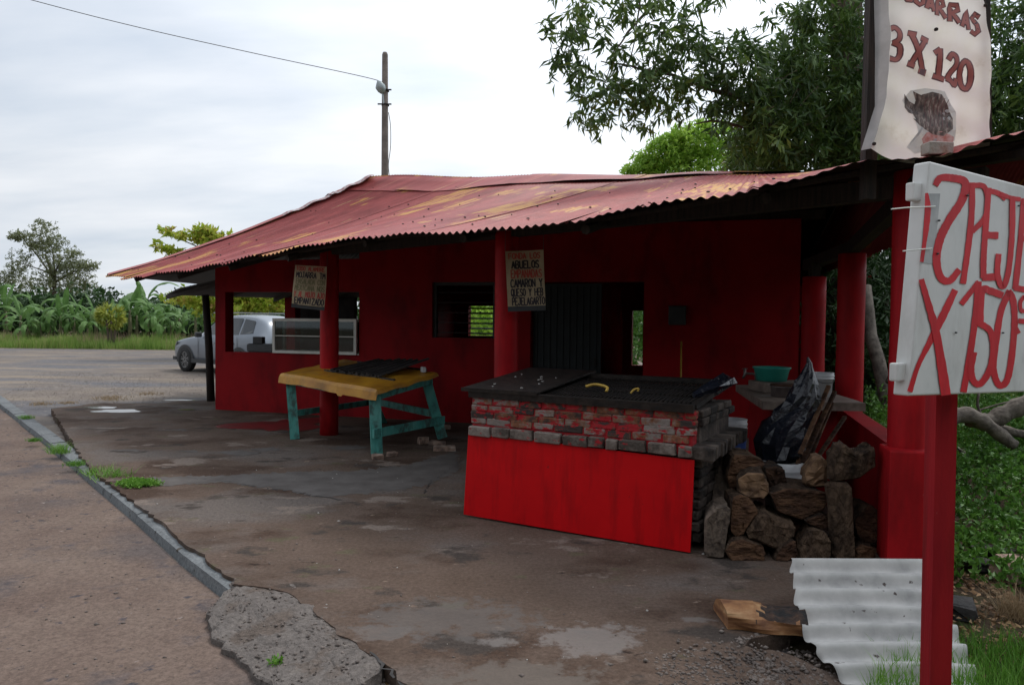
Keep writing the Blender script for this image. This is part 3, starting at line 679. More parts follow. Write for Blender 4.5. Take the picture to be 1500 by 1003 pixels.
# worn patches of bare cement and a grey smear along the old crack, each with its own ragged outline
mat('bare_cement', [(0.12, 0.105, 0.098), (0.20, 0.182, 0.175), (0.25, 0.232, 0.225)], 0.9, 6, 0.4, 40, stretch=(1, 1.4, 1), spec=0.12)
mat('grey_smear', [(0.085, 0.075, 0.07), (0.125, 0.113, 0.107)], 0.9, 4, 0.3, 40, spec=0.12)
def ragged(px, m, name, z, amp):
    pts = [G(x, y) for x, y in px]; pts.append(pts[0])
    o_ = rough_line([(p.x, p.y) for p in pts], 0.03, amp)[:-1]
    return struct(MB().poly([(x, y, z) for x, y in o_]).build(name, m))
def stain(name, cx, cy, rx, ry, ang, colour, soft=.5, nscale=8, namp=2.4):
    """a worn patch at one place of a ground material: distance to its centre, ragged by noise"""
    t = MATS[name].node_tree; n = t.nodes; l = t.links; b = bsdf(MATS[name]); src = b.inputs['Base Color'].links[0].from_socket
    g_ = n.new('ShaderNodeNewGeometry'); mp = n.new('ShaderNodeMapping'); mp.vector_type = 'TEXTURE'
    mp.inputs['Location'].default_value = (cx, cy, 0); mp.inputs['Rotation'].default_value = (0, 0, ang); mp.inputs['Scale'].default_value = (rx, ry, 1000)
    l.new(g_.outputs['Position'], mp.inputs[0]); ln_ = n.new('ShaderNodeVectorMath'); ln_.operation = 'LENGTH'; l.new(mp.outputs[0], ln_.inputs[0])
    z = n.new('ShaderNodeTexNoise'); z.inputs['Scale'].default_value = nscale; z.inputs['Detail'].default_value = 9; z.inputs['Roughness'].default_value = .7; l.new(g_.outputs['Position'], z.inputs[0])
    a = n.new('ShaderNodeMath'); a.operation = 'MULTIPLY_ADD'; a.inputs[1].default_value = namp * 2; l.new(z.outputs[0], a.inputs[0]); l.new(ln_.outputs['Value'], a.inputs[2])
    mr_ = n.new('ShaderNodeMapRange'); mr_.inputs[1].default_value = .9 + namp; mr_.inputs[2].default_value = .9 + namp + soft; mr_.inputs[3].default_value = .68; mr_.inputs[4].default_value = 0; l.new(a.outputs[0], mr_.inputs[0])
    x = n.new('ShaderNodeMix'); x.data_type = 'RGBA'; l.new(mr_.outputs[0], x.inputs[0]); l.new(src, x.inputs[6]); x.inputs[7].default_value = (*colour, 1); l.new(x.outputs[2], b.inputs['Base Color'])
for px_, py_, rx_, ry_, col_ in ((868, 936, .20, .15, (.20, .178, .168)), (728, 940, .07, .05, (.19, .17, .16)), (560, 925, .12, .08, (.15, .13, .12)), (655, 905, .35, .2, (.115, .102, .095)), (1018, 907, .09, .03, (.17, .15, .14)), (760, 990, .3, .12, (.14, .12, .105))):
    c_ = G(px_, py_); stain('slab_concrete', c_.x, c_.y, rx_, ry_, 0, col_)
ragged([(215, 700), (260, 698), (320, 697), (380, 694), (440, 690), (520, 690), (600, 680), (670, 660), (672, 690), (620, 712), (540, 722), (470, 728), (420, 718), (330, 706), (240, 712)], 'grey_smear', 'grey_smear', .0022, .03)
for q_ in ([(318, 662), (350, 659), (385, 664), (352, 668)], [(258, 661), (285, 659), (290, 663)], [(365, 658), (400, 655), (410, 659), (380, 662)], [(480, 655), (520, 652), (540, 656), (500, 660)], [(160, 660), (200, 657), (205, 661)], [(230, 630), (270, 628), (275, 631)]):
    ragged(q_, 'grey_smear', 'grey_smear', .003, .02)
# cracks in the slab: thin dark grooves of dirt
def crack(px, wd):
    pts = rough_line([tuple(G(*q))[:2] for q in px], 0.035, 0.016)
    b = MB(); vs = []
    for i, (x, y) in enumerate(pts):
        a = Vector(pts[max(i - 1, 0)]); c = Vector(pts[min(i + 1, len(pts) - 1)]); nn = (c - a).orthogonal().normalized() * wd * random.uniform(.2, 1.3)
        vs += [(x + nn.x, y + nn.y, 0.003), (x - nn.x, y - nn.y, 0.003)]
    b.add(vs, [(2 * i, 2 * i + 1, 2 * i + 3, 2 * i + 2) for i in range(len(pts) - 1) if random.random() > .3])
    return struct(b.build('crack', 'soot'))
crack([(280, 700), (330, 705), (390, 715), (440, 722), (470, 727), (500, 732)], .012)
crack([(618, 725), (632, 705), (655, 690), (680, 672)], .007)
crack([(540, 955), (556, 968), (580, 992), (600, 1008)], .008)

# ------------------------------------------------------------------ the stall building
W0 = Vector((-5.1, 12.7, 0)); wd_ = Vector((3.88 + 5.1, 10.0 - 12.7, 0)); WL = wd_.length; wd_.normalize()
wn = Vector((wd_.y, -wd_.x, 0))          # towards the camera side
def WS(px, off=0.0):
    """distance along the wall line (set back by off) under pixel column px"""
    d = ray(px, 465); k = d.x / d.y; o = W0 - wn * off
    # point (kY, Y) on the line o + s*wd
    return (k * o.y - o.x) / (wd_.x - k * wd_.y)
def WZ(px, py, off=0.0):
    o = W0 - wn * off; return on_plane(px, py, o, wn).z
def WP(s, z, off=0.0): return W0 + wd_ * s - wn * off + Vector((0, 0, z))
RW = Matrix((wd_, -wn, Vector((0, 0, 1)))).transposed()
stall = thing('food_stall', 'red painted roadside food stall under a rusty red corrugated roof', 'building', (W0.x, W0.y, 0))
def wallbox(name, s0, s1, z0, z1, off=0.0, th=0.16, m='wall_paint'):
    b = MB(); b.box(WP((s0 + s1) / 2, (z0 + z1) / 2, off + th / 2), (s1 - s0, th, z1 - z0), RW)
    return b.build(name, m, stall)
sA, sB, sC = WS(330), WS(526), WS(633); sD, sE, sF = WS(725), WS(777), WS(943)
zsill = 1.0; ztop = 2.0
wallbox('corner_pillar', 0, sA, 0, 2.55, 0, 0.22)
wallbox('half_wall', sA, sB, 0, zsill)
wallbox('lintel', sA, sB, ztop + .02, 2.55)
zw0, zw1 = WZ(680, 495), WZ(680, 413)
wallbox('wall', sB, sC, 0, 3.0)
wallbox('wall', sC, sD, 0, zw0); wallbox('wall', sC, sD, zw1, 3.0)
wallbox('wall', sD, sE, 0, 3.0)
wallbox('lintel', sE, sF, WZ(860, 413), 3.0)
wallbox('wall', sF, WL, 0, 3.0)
# window in the solid wall: slats of an open louvre
b = MB()
win = thing('x', 'x', 'x'); bpy.data.objects.remove(win)
wf = wallbox('window_frame', sC, sC + .05, zw0, zw1, 0.05, 0.06, 'dark_grey'); 
wallbox('window_frame', sD - .05, sD, zw0, zw1, 0.05, 0.06, 'dark_grey')
wallbox('window_frame', sC + .05, sD - .05, zw1 - .05, zw1, 0.05, 0.06, 'dark_grey')
for k in range(5):
    z = zw0 + (zw1 - zw0 - .08) * (k + .5) / 5
    b = MB(); b.bar(WP(sC + .06, z, 0.09), WP(sD - .06, z, 0.09), 0.012, 0.012); b.build('window_bar', 'iron', stall)
# back rooms: side wall, back wall with two openings
BO = 3.9
s1, s2 = WS(686, BO), WS(722, BO); s3, s4 = WS(926, BO), WS(942, BO)
za, zb_ = WZ(705, 492, BO), WZ(705, 448, BO); zc, zd = WZ(934, 535, BO), WZ(934, 455, BO)
wallbox('back_wall', WS(519, 3.2) + .3, s1, 0, 3.2, BO); wallbox('back_wall', s1, s2, 0, za, BO); wallbox('back_wall', s1, s2, zb_, 3.2, BO)
wallbox('back_wall', s2, s3, 0, 3.2, BO); wallbox('back_wall', s3, s4, 0, zc, BO); wallbox('back_wall', s3, s4, zd, 3.2, BO); wallbox('back_wall', s4, WL + 1.5, 0, 3.2, BO)
for k in range(6):
    z = za + (zb_ - za) * (k + .5) / 6
    b = MB(); b.box(WP((s1 + s2) / 2, z, BO + .06), (s2 - s1, .05, .012), RW @ Matrix.Rotation(.5, 3, 'X')); b.build('louvre_slat', 'dark_grey', stall)
# dark wall behind the serving hatch
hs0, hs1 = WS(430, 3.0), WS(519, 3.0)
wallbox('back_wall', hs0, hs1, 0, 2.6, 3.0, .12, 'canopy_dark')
wallbox('back_pillar', WS(417, 2.6), WS(432, 2.6), 0, 2.6, 2.6, .2)
# right end return wall; its opening is added to light the inner column
for o0_, o1_, z0_, z1_ in ((.17, .9, 0, 3.0), (.9, 3.0, 0, .9), (.9, 3.0, 2.3, 3.0), (3.0, BO - .02, 0, 3.0)): MB().box(WP(WL - .08, (z0_ + z1_) / 2, (o0_ + o1_) / 2), (.16, o1_ - o0_, z1_ - z0_), RW).build('wall', 'wall_paint', stall)
b = MB(); b.box(WP(sB + .08, 1.5, BO / 2 + .16), (.16, BO - .4, 3.0), RW); b.build('wall', 'wall_paint', stall)
# door of ribbed sheet, half across the doorway
dr0, dr1 = sE + .02, WS(879)
dh = WZ(860, 413) - .03
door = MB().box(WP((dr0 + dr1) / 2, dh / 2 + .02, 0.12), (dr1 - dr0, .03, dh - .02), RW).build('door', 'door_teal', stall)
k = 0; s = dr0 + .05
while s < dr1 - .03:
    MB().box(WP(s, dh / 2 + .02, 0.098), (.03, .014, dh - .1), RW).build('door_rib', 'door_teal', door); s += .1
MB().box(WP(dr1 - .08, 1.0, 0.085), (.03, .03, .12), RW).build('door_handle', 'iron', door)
# inside pillar seen through the doorway
b = MB(); ps0, ps1 = WS(880, 2.4), WS(914, 2.4); b.lathe(WP((ps0 + ps1) / 2, 0, 2.4), [(.19, 0), (.19, 3.2)], 20); b.build('inner_column', 'column_paint', stall, smooth=True)
# columns of the porch
colA = G(482, 636); colB = Vector((-.06, 7.72, 0)); colD = Vector((2.69, 5.0, 0)); colC = Vector((3.34, 7.3, 0)); colE = Vector((3.44, 8.45, 0))
for c, r_, h in ((colA, .125, 2.62), (colB, .125, 2.62), (colC, .127, 2.28), (colE, .128, 2.12), (colD, .123, 2.62)):
    b = MB(); prof = [(r_, 0)] + [(r_ * (1 + .015 * math.sin(k * 2.1)), h * k / 8) for k in range(1, 8)] + [(r_, h)]
    b.lathe(c, prof, 28); o = b.build('column', 'column_paint', stall, smooth=False)
    for f in o.data.polygons: f.use_smooth = abs(f.normal.z) < .5
# parapet between the right columns, and its thick end
pd = (colC - colD).normalized()
b = MB(); b.bar(colD + Vector((0, 0, .375)) + pd * .12, colC + Vector((0, 0, .375)) - pd * .1, .16, .75); b.build('parapet', 'wall_paint', stall)
b = MB(); b.box(colD + Vector((-.03, -.08, .385)), (.30, .30, .77), Matrix.Rotation(-.25, 3, 'Z'), bev=.012); b.build('parapet_pier', 'column_paint', stall)
# timber: beam over the columns, rafters, stub on the rear column
def beam(a, c, w_=.09, h_=.12, name='beam', m='dark_timber'):
    return MB().bar(a, c, w_, h_).build(name, m, stall)
beam(colA + Vector((-.6, .6, 2.52)), colD + Vector((.3, -.3, 2.52)), .1, .14)
beam(colD + Vector((-.1, -.3, 2.5)), colC + Vector((0, 0, 2.34)), .1, .12); beam(colC + Vector((0, 0, 2.34)), colE + Vector((.15, .6, 2.3)), .1, .12)
beam(colE + Vector((0, 0, 2.12)), colE + Vector((0, 0, 2.28)), .1, .1, 'beam_stub')
beam(WP(-.3, 2.62, .08), WP(WL + .3, 3.06, .08), .1, .12)
beam(WP(-.3, 2.6, 3.0), WP(WL + 1, 3.2, BO), .1, .12)

# ---- main roof: corrugated sheets fanning from the ridge down to the slanting eave
E_A = Vector((-7.0, 12.8, 0)); E_B = Vector((3.45, 3.48, 0)); ed = (E_B - E_A)
def eave_t(px):
    d = ray(px, 400); k = d.x / d.y
    return (k * E_A.y - E_A.x) / (ed.x - k * ed.y)
eav = []
for px, py in [(160, 403), (200, 404), (240, 402), (320, 386), (400, 371), (500, 351), (570, 343), (640, 338), (700, 333), (840, 326), (880, 314), (940, 303), (1000, 290), (1060, 281), (1110, 270), (1180, 260), (1225, 246), (1265, 236), (1350, 233), (1400, 228), (1450, 208), (1500, 194)]:
    t_ = eave_t(px); p = E_A + ed * t_; q = P(px, py, p.y); eav.append((t_, q.z))
eav = sorted(eav); eav[0] = (0, eav[0][1]); eav.append((1.0, 2.72))
ts = [a for a, _ in eav]; zs = [c for _, c in eav]
R0 = Vector((-2.4, 12.5, 3.98)); R1 = Vector((4.75, 10.4, 3.72))
def ridge(u):
    p = R0.lerp(R1, u)
    p.z += 0.02 * math.sin(u * 19) - .02 * math.sin(math.pi * u)
    return p
def eavep(u):
    p = E_A + ed * u; p.z = float(np.interp(u, ts, zs)); return p
NW = 150
def roof_pt(u, v, lift=0.0, ext=0.0):
    a = ridge(max(u, 0)); c = eavep(u)
    vv = v * (1 + ext)
    p = a.lerp(c, vv)
    sag = .12 * (1 - u) ** 2 + .03
    p.z -= sag * 4 * v * (1 - v) * .8
    amp = .008 + .004 * v
    if u > .5: amp *= 1 + .5 * v * math.sin(u * 41) * min(1, (u - .5) * 4)
    if u > .78: amp *= .55
    p.z += .018 * v * math.sin(u * 57 + 1) * math.sin(u * 23) + (.03 * v * math.sin(u * 83) * max(0, u - .55) * 1.6)
    p.z += amp * math.cos(2 * math.pi * NW * u) + lift
    return p
nsh = 17
rr_ = random.Random(5)
for i in range(nsh):
    u0 = i / nsh; u1 = (i + 1) / nsh + (0.006 if i < nsh - 1 else 0)
    ext = rr_.uniform(-.022, .028); lf = 0.001 + .0015 * (i % 2); warp = rr_.uniform(-.02, .03); wph = rr_.uniform(0, 6)
    for seg in (1,):
        va, vb = 0.0, 1.0
        vb2 = vb * 1
        lift0 = lf
        def fn(a, c, u0=u0, u1=u1, va=va, vb=vb2, lift0=lift0, ext=ext, seg=seg, warp=warp, wph=wph):
            u = u0 + (u1 - u0) * a; v = va + (vb - va) * c
            e = ext * v if seg == 1 else 0
            li = lift0 + warp * max(0, v - .8) * 3 * math.sin(a * 3.1 + wph)
            if a > .93 and seg == 1 and i % 3 == 0: li += .006
            return roof_pt(u, v, li, e)
        b = MB(); nwv = max(1, round((u1 - u0) * NW))
        b.grid(fn, nwv * 7, 12, uvf=lambda a, c, u0=u0, u1=u1, va=va, vb=vb: ((u0 + (u1 - u0) * a) * 12.5 + i * .37, (va + (vb - va) * c) * 6.5))
        o = b.build('roof_sheet', 'roof_paint', stall, smooth=True, fix=False)
        # make the upper side the front face
        if o.data.polygons[0].normal.z < 0: o.data.flip_normals()
nb_ = MB(); rn = random.Random(8)
for v_ in (.12, .3, .45, .62, .78, .93):
    for k in range(NW):
        if rn.random() < .2 and k % 2 == 0:
            p_ = roof_pt(k / NW, v_ + rn.uniform(-.012, .012), .008); s_ = rn.uniform(.006, .014)
            nb_.lathe(p_, [(s_ * 1.3, -.004), (s_, .004), (.002, .008)], 6)
nb_.build('roof_nails', 'iron', stall)['kind'] = 'stuff'
# ridge caps: bent sheets lapped over the ridge
caps = [(0.0, .16, .0), (.15, .40, .004), (.385, .62, .014), (.60, .80, .004), (.79, 1.0, .01)]
for k, (ua, ub, lf) in enumerate(caps):
    def fn(a, c, ua=ua, ub=ub, lf=lf, k=k):
        u = ua + (ub - ua) * a; r0_ = ridge(u); e0 = eavep(u); d = (e0 - r0_); d2 = Vector((d.x, d.y, 0)).normalized()
        w_ = (c - .42) * 1.15
        sl = d.z / Vector((d.x, d.y, 0)).length
        p = r0_ + d2 * w_ if w_ > 0 else r0_ + Vector(wn) * w_ * 1
        p = (roof_pt(round(u * NW) / NW, w_ / d.length) if w_ > 0 else p); p.z += lf + .012 - (0 if w_ > 0 else -w_ * .35) + (0 if w_ > 0 else 0)
        p.z += .006 * math.sin(a * 9 + k) * (1 if c > .8 else .3) + (.02 * c if c > .9 else 0) * (.5 + .5 * math.sin(a * 5 + k * 2))
        return p
    b = MB(); b.grid(fn, 16, 6, uvf=lambda a, c, ua=ua, ub=ub: ((ua + (ub - ua) * a) * 12.5, c * .7 + 3)); o = b.build('ridge_cap', 'roof_paint', stall, smooth=True, fix=False)
    if sum(f.normal.z for f in o.data.polygons) < 0: o.data.flip_normals()
# hip capping, crumpled flashing at the top of the left edge
def hip(v): return roof_pt(0.0, v)
for k, (va, vb, m) in enumerate([(0, .16, 'flash_metal'), (.14, .34, 'flash_metal'), (.32, .66, 'roof_paint'), (.64, 1.0, 'roof_paint')]):
    def fn(a, c, va=va, vb=vb, k=k):
        v = va + (vb - va) * a; p = hip(v)
        w_ = (c - .5) * .34
        p = p + Vector((.55, -.83, 0)) * w_; p.z += .02 - abs(w_) * .2 + (.016 * math.sin(a * 14 + k * 2) if k < 2 else .004 * math.sin(a * 9))
        return p
    b = MB(); b.grid(fn, 14, 4, uvf=lambda a, c: (c, a * 2 + 9)); o = b.build('hip_cap', m, stall, smooth=True, fix=False)
    if sum(f.normal.z for f in o.data.polygons) < 0: o.data.flip_normals()
# rear slope and right hip (mostly out of sight)
def back_eave(a):
    return Vector((-6.2, 17.6, 2.3)).lerp(Vector((6.2, 14.6, 2.3)), a)
def fnb(a, c):
    t_ = ridge(a) if True else None
    p = t_.lerp(back_eave(a), c); p.z += .012 * math.cos(2 * math.pi * 110 * a) - .02; return p
b = MB(); b.grid(fnb, 440, 4, uvf=lambda a, c: (a * 9, c * 5)); o = b.build('rear_roof', 'roof_paint', stall, smooth=True, fix=False)
if o.data.polygons[0].normal.z < 0: o.data.flip_normals()
def fnl(a, c):      # left triangle between the hip edge and the rear corner
    p = hip(a).lerp(Vector((-2.4, 12.5, 3.95)).lerp(back_eave(0), a), c); p.z -= .03 * c + .015; return p
b = MB(); b.grid(fnl, 40, 6, uvf=lambda a, c: (a * 5, c * 5)); o = b.build('rear_roof', 'roof_paint', stall, smooth=True, fix=False)
if sum(f.normal.z for f in o.data.polygons) < 0: o.data.flip_normals()
def fnr(a, c):
    t_ = roof_pt(1.0, a).lerp(Vector((5.1, 13.3, 2.3)).lerp(Vector((3.55, 3.4, 2.66)), a), c); t_.z -= .012 * math.cos(2 * math.pi * 90 * a); return t_
b = MB(); b.grid(fnr, 360, 5, uvf=lambda a, c: (a * 7, c * 2)); o = b.build('side_roof', 'roof_paint', stall, smooth=True, fix=False)
if sum(f.normal.z for f in o.data.polygons) < 0: o.data.flip_normals()
b = MB(); b.poly([R1 + Vector((0, 0, .01)), Vector((5.1, 13.3, 2.3)), Vector((6.2, 14.6, 2.3))], None); b.build('side_roof', 'roof_paint', stall)
# rafters under the sheets
for k in range(9):
    u = (k + .5) / 9; MB().tube([roof_pt(round(u * NW) / NW, q_) - Vector((0, 0, .11)) for q_ in (.03, .2, .4, .6, .8, .96)], .045, 6).build('rafter', 'dark_timber', stall)
for v in (.3, .6, .93):
    MB().tube([roof_pt(round(q_ / 15 * NW) / NW, v) - Vector((0, 0, .065)) for q_ in range(16)], .024, 6).build('purlin', 'dark_timber', stall)
# dark lean-to at the left end on a timber post
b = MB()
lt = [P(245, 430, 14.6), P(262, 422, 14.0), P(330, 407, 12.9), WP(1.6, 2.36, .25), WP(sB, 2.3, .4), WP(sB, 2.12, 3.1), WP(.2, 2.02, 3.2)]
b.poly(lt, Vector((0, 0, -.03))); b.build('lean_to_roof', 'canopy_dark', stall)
for k in range(4):
    a = lt[0].lerp(lt[6], k / 3) - Vector((0, 0, .07)); c = lt[2].lerp(lt[4], k / 3) - Vector((0, 0, .07)); MB().bar(a, c, .05, .07).build('lean_to_rafter', 'dark_timber', stall)
pb = G(309, 587); pt = P(301, 432, 14.0)
b = MB(); b.tube([pb, pb.lerp(pt, .5) + Vector((.015, 0, 0)), pt], [.075, .07, .066], 10); b.build('timber_post', 'dark_timber', stall, smooth=True)

# ------------------------------------------------------------------ things on and around the stall
# display case on the hatch sill
cs0, cs1 = WS(402), WS(526) - .02; cz0 = zsill + .005; cz1 = WZ(402, 466)
case = thing('display_case', 'glass food display case with pale metal frame on the stall hatch sill', 'display case', WP((cs0 + cs1) / 2, cz0, .15))
dp = .34; off = -.06
fr_ = .045
def cbox(name, s0, s1, z0, z1, o0, o1, m): return MB().box(WP((s0 + s1) / 2, (z0 + z1) / 2, (o0 + o1) / 2), (s1 - s0, abs(o1 - o0), z1 - z0), RW).build(name, m, case)
for o_ in (off, off + dp - fr_):
    cbox('frame_rail', cs0, cs1, cz0, cz0 + fr_, o_, o_ + fr_, 'aluminium'); cbox('frame_rail', cs0, cs1, cz1 - fr_, cz1, o_, o_ + fr_, 'aluminium')
    for s_ in (cs0, cs1 - fr_): cbox('frame_post', s_, s_ + fr_, cz0 + fr_, cz1 - fr_, o_, o_ + fr_, 'aluminium')
cbox('frame_post', (cs0 + cs1) / 2 - .012, (cs0 + cs1) / 2 + .012, cz0 + fr_, cz1 - fr_, off + dp - .03, off + dp, 'aluminium')
cbox('shelf', cs0 + .03, cs1 - .03, (cz0 + cz1) / 2 - .008, (cz0 + cz1) / 2 + .008, off + .01, off + dp - .06, 'aluminium')
cbox('base_tray', cs0 + .05, cs1 - .05, cz0 + .005, cz0 + .02, off + .05, off + dp - .05, 'dark_grey')
cbox('glass_pane', cs0 + fr_, cs1 - fr_, cz0 + fr_, cz1 - fr_, off + .012, off + .016, 'case_glass')
cbox('glass_pane', cs0 + fr_, cs1 - fr_, cz1 - .012, cz1 - .008, off + fr_, off + dp - fr_, 'case_glass')
for s_ in (cs0 + .01, cs1 - .014): cbox('glass_pane', s_, s_ + .004, cz0 + fr_, cz1 - fr_, off + fr_, off + dp - fr_, 'case_glass')
# a green bottle inside the case at the right
sb = WS(519)
o = MB().lathe(WP(sb, cz0 + .022, .08), [(.03, 0), (.032, .01), (.032, .13), (.014, .17), (.014, .2)], 14).build('bottle', 'plastic_green'); mat('bottle_green', [(0.12, 0.3, 0.03), (0.16, 0.36, 0.05)], 0.3, 3, 0)
o.data.materials[0] = MATS['bottle_green']; tag(o, 'bright green bottle standing in the right end of the display case', 'bottle')
# grey box shape with a dark box on it beyond the sill
bs0, bs1 = WS(358), WS(400)
ob = MB().box(WP((bs0 + bs1) / 2, zsill + .075, .12), (bs1 - bs0, .14, .14), RW, bev=.03).build('grey_cushion', 'grey_seat'); tag(ob, 'low grey padded box on the sill left of the display case', 'box')
bs0, bs1 = WS(366), WS(380)
ob = MB().box(WP((bs0 + bs1) / 2, zsill + .145 + .06, .12), (bs1 - bs0, .09, .115), RW, bev=.008).build('radio', 'dark_grey'); tag(ob, 'small black box standing on the grey padded box', 'box')
# dark box on the right wall, broomstick, faucet
q = WP((WS(980) + WS(1006)) / 2, 0, -.05); mb_ = thing('letter_box', 'dark box fixed to the red wall right of the doorway', 'box', (q.x, q.y, WZ(993, 476)))
z0, z1 = WZ(993, 476), WZ(993, 449)
MB().box(WP((WS(980) + WS(1005)) / 2, (z0 + z1) / 2, -.055), (WS(1005) - WS(980), .1, z1 - z0), RW, bev=.01).build('case', 'dark_grey', mb_)
MB().box(WP((WS(979) + WS(1006)) / 2, z1 + .004, -.06), (WS(1006) - WS(979), .13, .012), RW).build('lid', 'door_teal', mb_)
p0 = P(997, 601, 9.6); p1 = P(998, 500, 10.1)
o = MB().tube([Vector((p0.x, p0.y, 0)), p1], .012, 8).build('broomstick', 'yellow_plastic', smooth=True); tag(o, 'thin yellow broomstick leaning on the red wall behind the grill', 'broomstick')

# ---- stroke lettering
SF = {'A': [[(0, 0), (2, 6), (4, 0)], [(.8, 2.2), (3.2, 2.2)]], 'B': [[(0, 0), (0, 6), (2.6, 6), (3.4, 5), (2.6, 3.2), (0, 3.2)], [(2.6, 3.2), (3.8, 1.8), (2.8, 0), (0, 0)]],
      'C': [[(3.8, 5), (2.5, 6), (1, 5.6), (0, 3.5), (.3, 1), (1.6, 0), (3.8, .8)]], 'D': [[(0, 0), (0, 6), (2.4, 5.8), (3.8, 4), (3.8, 2), (2.4, .1), (0, 0)]],
      'E': [[(3.8, 6), (0, 6), (0, 0), (3.8, 0)], [(0, 3.1), (3, 3.1)]], 'F': [[(3.8, 6), (0, 6), (0, 0)], [(0, 3.1), (3, 3.1)]],
      'G': [[(3.8, 5), (2.4, 6), (.8, 5.4), (0, 3), (.8, .4), (2.6, 0), (3.8, 1), (3.8, 2.8), (2.2, 2.8)]], 'H': [[(0, 0), (0, 6)], [(4, 0), (4, 6)], [(0, 3), (4, 3)]],
      'I': [[(2, 0), (2, 6)]], 'J': [[(1, 6), (4, 6)], [(3, 6), (3, 1), (1.8, 0), (.3, .4), (0, 1.6)]], 'L': [[(0, 6), (0, 0), (3.6, 0)]],
      'M': [[(0, 0), (.3, 6), (2, 2.4), (3.7, 6), (4, 0)]], 'N': [[(0, 0), (0, 6), (4, 0), (4, 6)]], 'O': [[(2, 6), (.4, 5), (0, 3), (.4, 1), (2, 0), (3.6, 1), (4, 3), (3.6, 5), (2, 6)]],
      'P': [[(0, 0), (0, 6), (2.8, 6), (3.8, 4.6), (2.8, 3), (0, 2.8)]], 'Q': [[(2, 6), (.4, 5), (0, 3), (.4, 1), (2, 0), (3.6, 1), (4, 3), (3.6, 5), (2, 6)], [(2.4, 1.6), (4.2, -.6)]],
      'R': [[(0, 0), (0, 6), (2.8, 6), (3.8, 4.6), (2.8, 3), (0, 2.9)], [(1.8, 2.9), (4, 0)]], 'S': [[(3.8, 5), (2.4, 6), (.6, 5.4), (.4, 3.9), (3.4, 2.3), (3.6, .8), (2, 0), (0, .8)]],
      'T': [[(0, 6), (4, 6)], [(2, 6), (2, 0)]], 'U': [[(0, 6), (0, 1.4), (1.2, 0), (2.8, 0), (4, 1.4), (4, 6)]], 'X': [[(0, 0), (4, 6)], [(0, 6), (4, 0)]],
      'Y': [[(0, 6), (2, 3), (4, 6)], [(2, 3), (2, 0)]], 'Z': [[(0, 6), (4, 6), (0, 0), (4, 0)]],
      '0': [[(2, 6), (.5, 5.2), (.3, 3), (.5, .8), (2, 0), (3.5, .8), (3.7, 3), (3.5, 5.2), (2, 6)]], '1': [[(.8, 5), (2.2, 6), (2.2, 0)], [(.9, 0), (3.5, 0)]],
      '2': [[(.3, 4.8), (1, 5.9), (2.6, 6), (3.6, 5), (3.3, 3.5), (.3, .2), (3.8, .2)]], '3': [[(.4, 5.2), (2, 6), (3.5, 5), (3, 3.5), (1.8, 3.2), (3.2, 2.8), (3.8, 1.4), (2.4, 0), (.3, .8)]]}
def ribbon(b, pts, fn, w_, off=0.0, taper=None, mi=0):
    """flat painted stroke: pts in a 2-D space, fn maps (x, y, off) to the place"""
    pts = [Vector(p) for p in pts]
    # resample
    rs = []
    for a, c in zip(pts[:-1], pts[1:]):
        k = max(1, int((c - a).length / (w_ * .6))); rs += [a.lerp(c, i / k) for i in range(k)]
    rs.append(pts[-1]); vs = []
    n = len(rs)
    for i, p in enumerate(rs):
        d = (rs[min(i + 1, n - 1)] - rs[max(i - 1, 0)])
        if d.length < 1e-6: d = Vector((1, 0))
        nn = Vector((-d.y, d.x)).normalized() * w_ / 2 * (taper(i / (n - 1)) if taper else 1) * random.uniform(.93, 1.06)
        dd = d.normalized() * (w_ * .2 if i == n - 1 else -w_ * .2 if i == 0 else 0)
        vs += [fn(*(p + nn + dd), off), fn(*(p - nn + dd), off)]
    b.add(vs, [(2 * i, 2 * i + 1, 2 * i + 3, 2 * i + 2) for i in range(n - 1)], mi)
def text_strokes(b, txt, x0, y0, x1, h, fn, w_, off=0.0):
    cw = (x1 - x0) / len(txt)
    for i, ch in enumerate(txt):
        for st in SF.get(ch, []):
            jx = random.uniform(-.03, .03) * cw
            ribbon(b, [(x0 + cw * (i + .08) + jx + x / 4 * cw * .78, y0 + y / 6 * h) for x, y in st], fn, w_, off + random.random() * .0006)

# hanging posters: curved sheets
def poster(name, label, corners, Y, lines, bow):
    TL, TR, BR, BL = [P(x, y, Y) for x, y in corners]
    nrm = (TR - TL).cross(BL - TL).normalized()
    if nrm.y > 0: nrm = -nrm
    def fn(a, c, off=0.0):       # a right, c up, both 0..1
        p = BL.lerp(BR, a).lerp(TL.lerp(TR, a), c)
        return p + nrm * (off + bow * math.sin(math.pi * a) + .012 * math.sin(5 * c + 2 * a) + .02 * (1 - c) ** 2)
    base = (BL + BR) / 2
    t = thing(name, label, 'sign', base)
    b = MB(); b.grid(lambda a, c: fn(a, c), 10, 12); b.build('sheet', 'poster_paper', t, smooth=True)
    hgt = (TL - BL).length; wid = (TR - TL).length
    for ln_, c0, c1, m, xa, xb, sw in lines:
        b = MB(); h = c1 - c0
        def f2(x, y, off=0): return fn(min(max(x / wid, 0.005), .995), y / hgt, .003 + off)
        text_strokes(b, ln_, xa * wid, c0 * hgt, xb * wid, h * hgt, f2, sw)
        b.build('lettering', m, t, fix=False)
    b = MB(); b.bar(BL + nrm * .03 - Vector((0, 0, .02)), BR + nrm * .03 - Vector((0, 0, .02)), .012, .05); b.build('bottom_batten', 'dark_grey', t)
    for p in (TL, TR):
        b = MB(); b.tube([p, p + Vector((0, .04, .25))], .003, 5); b.build('string', 'wire', t)
    return t
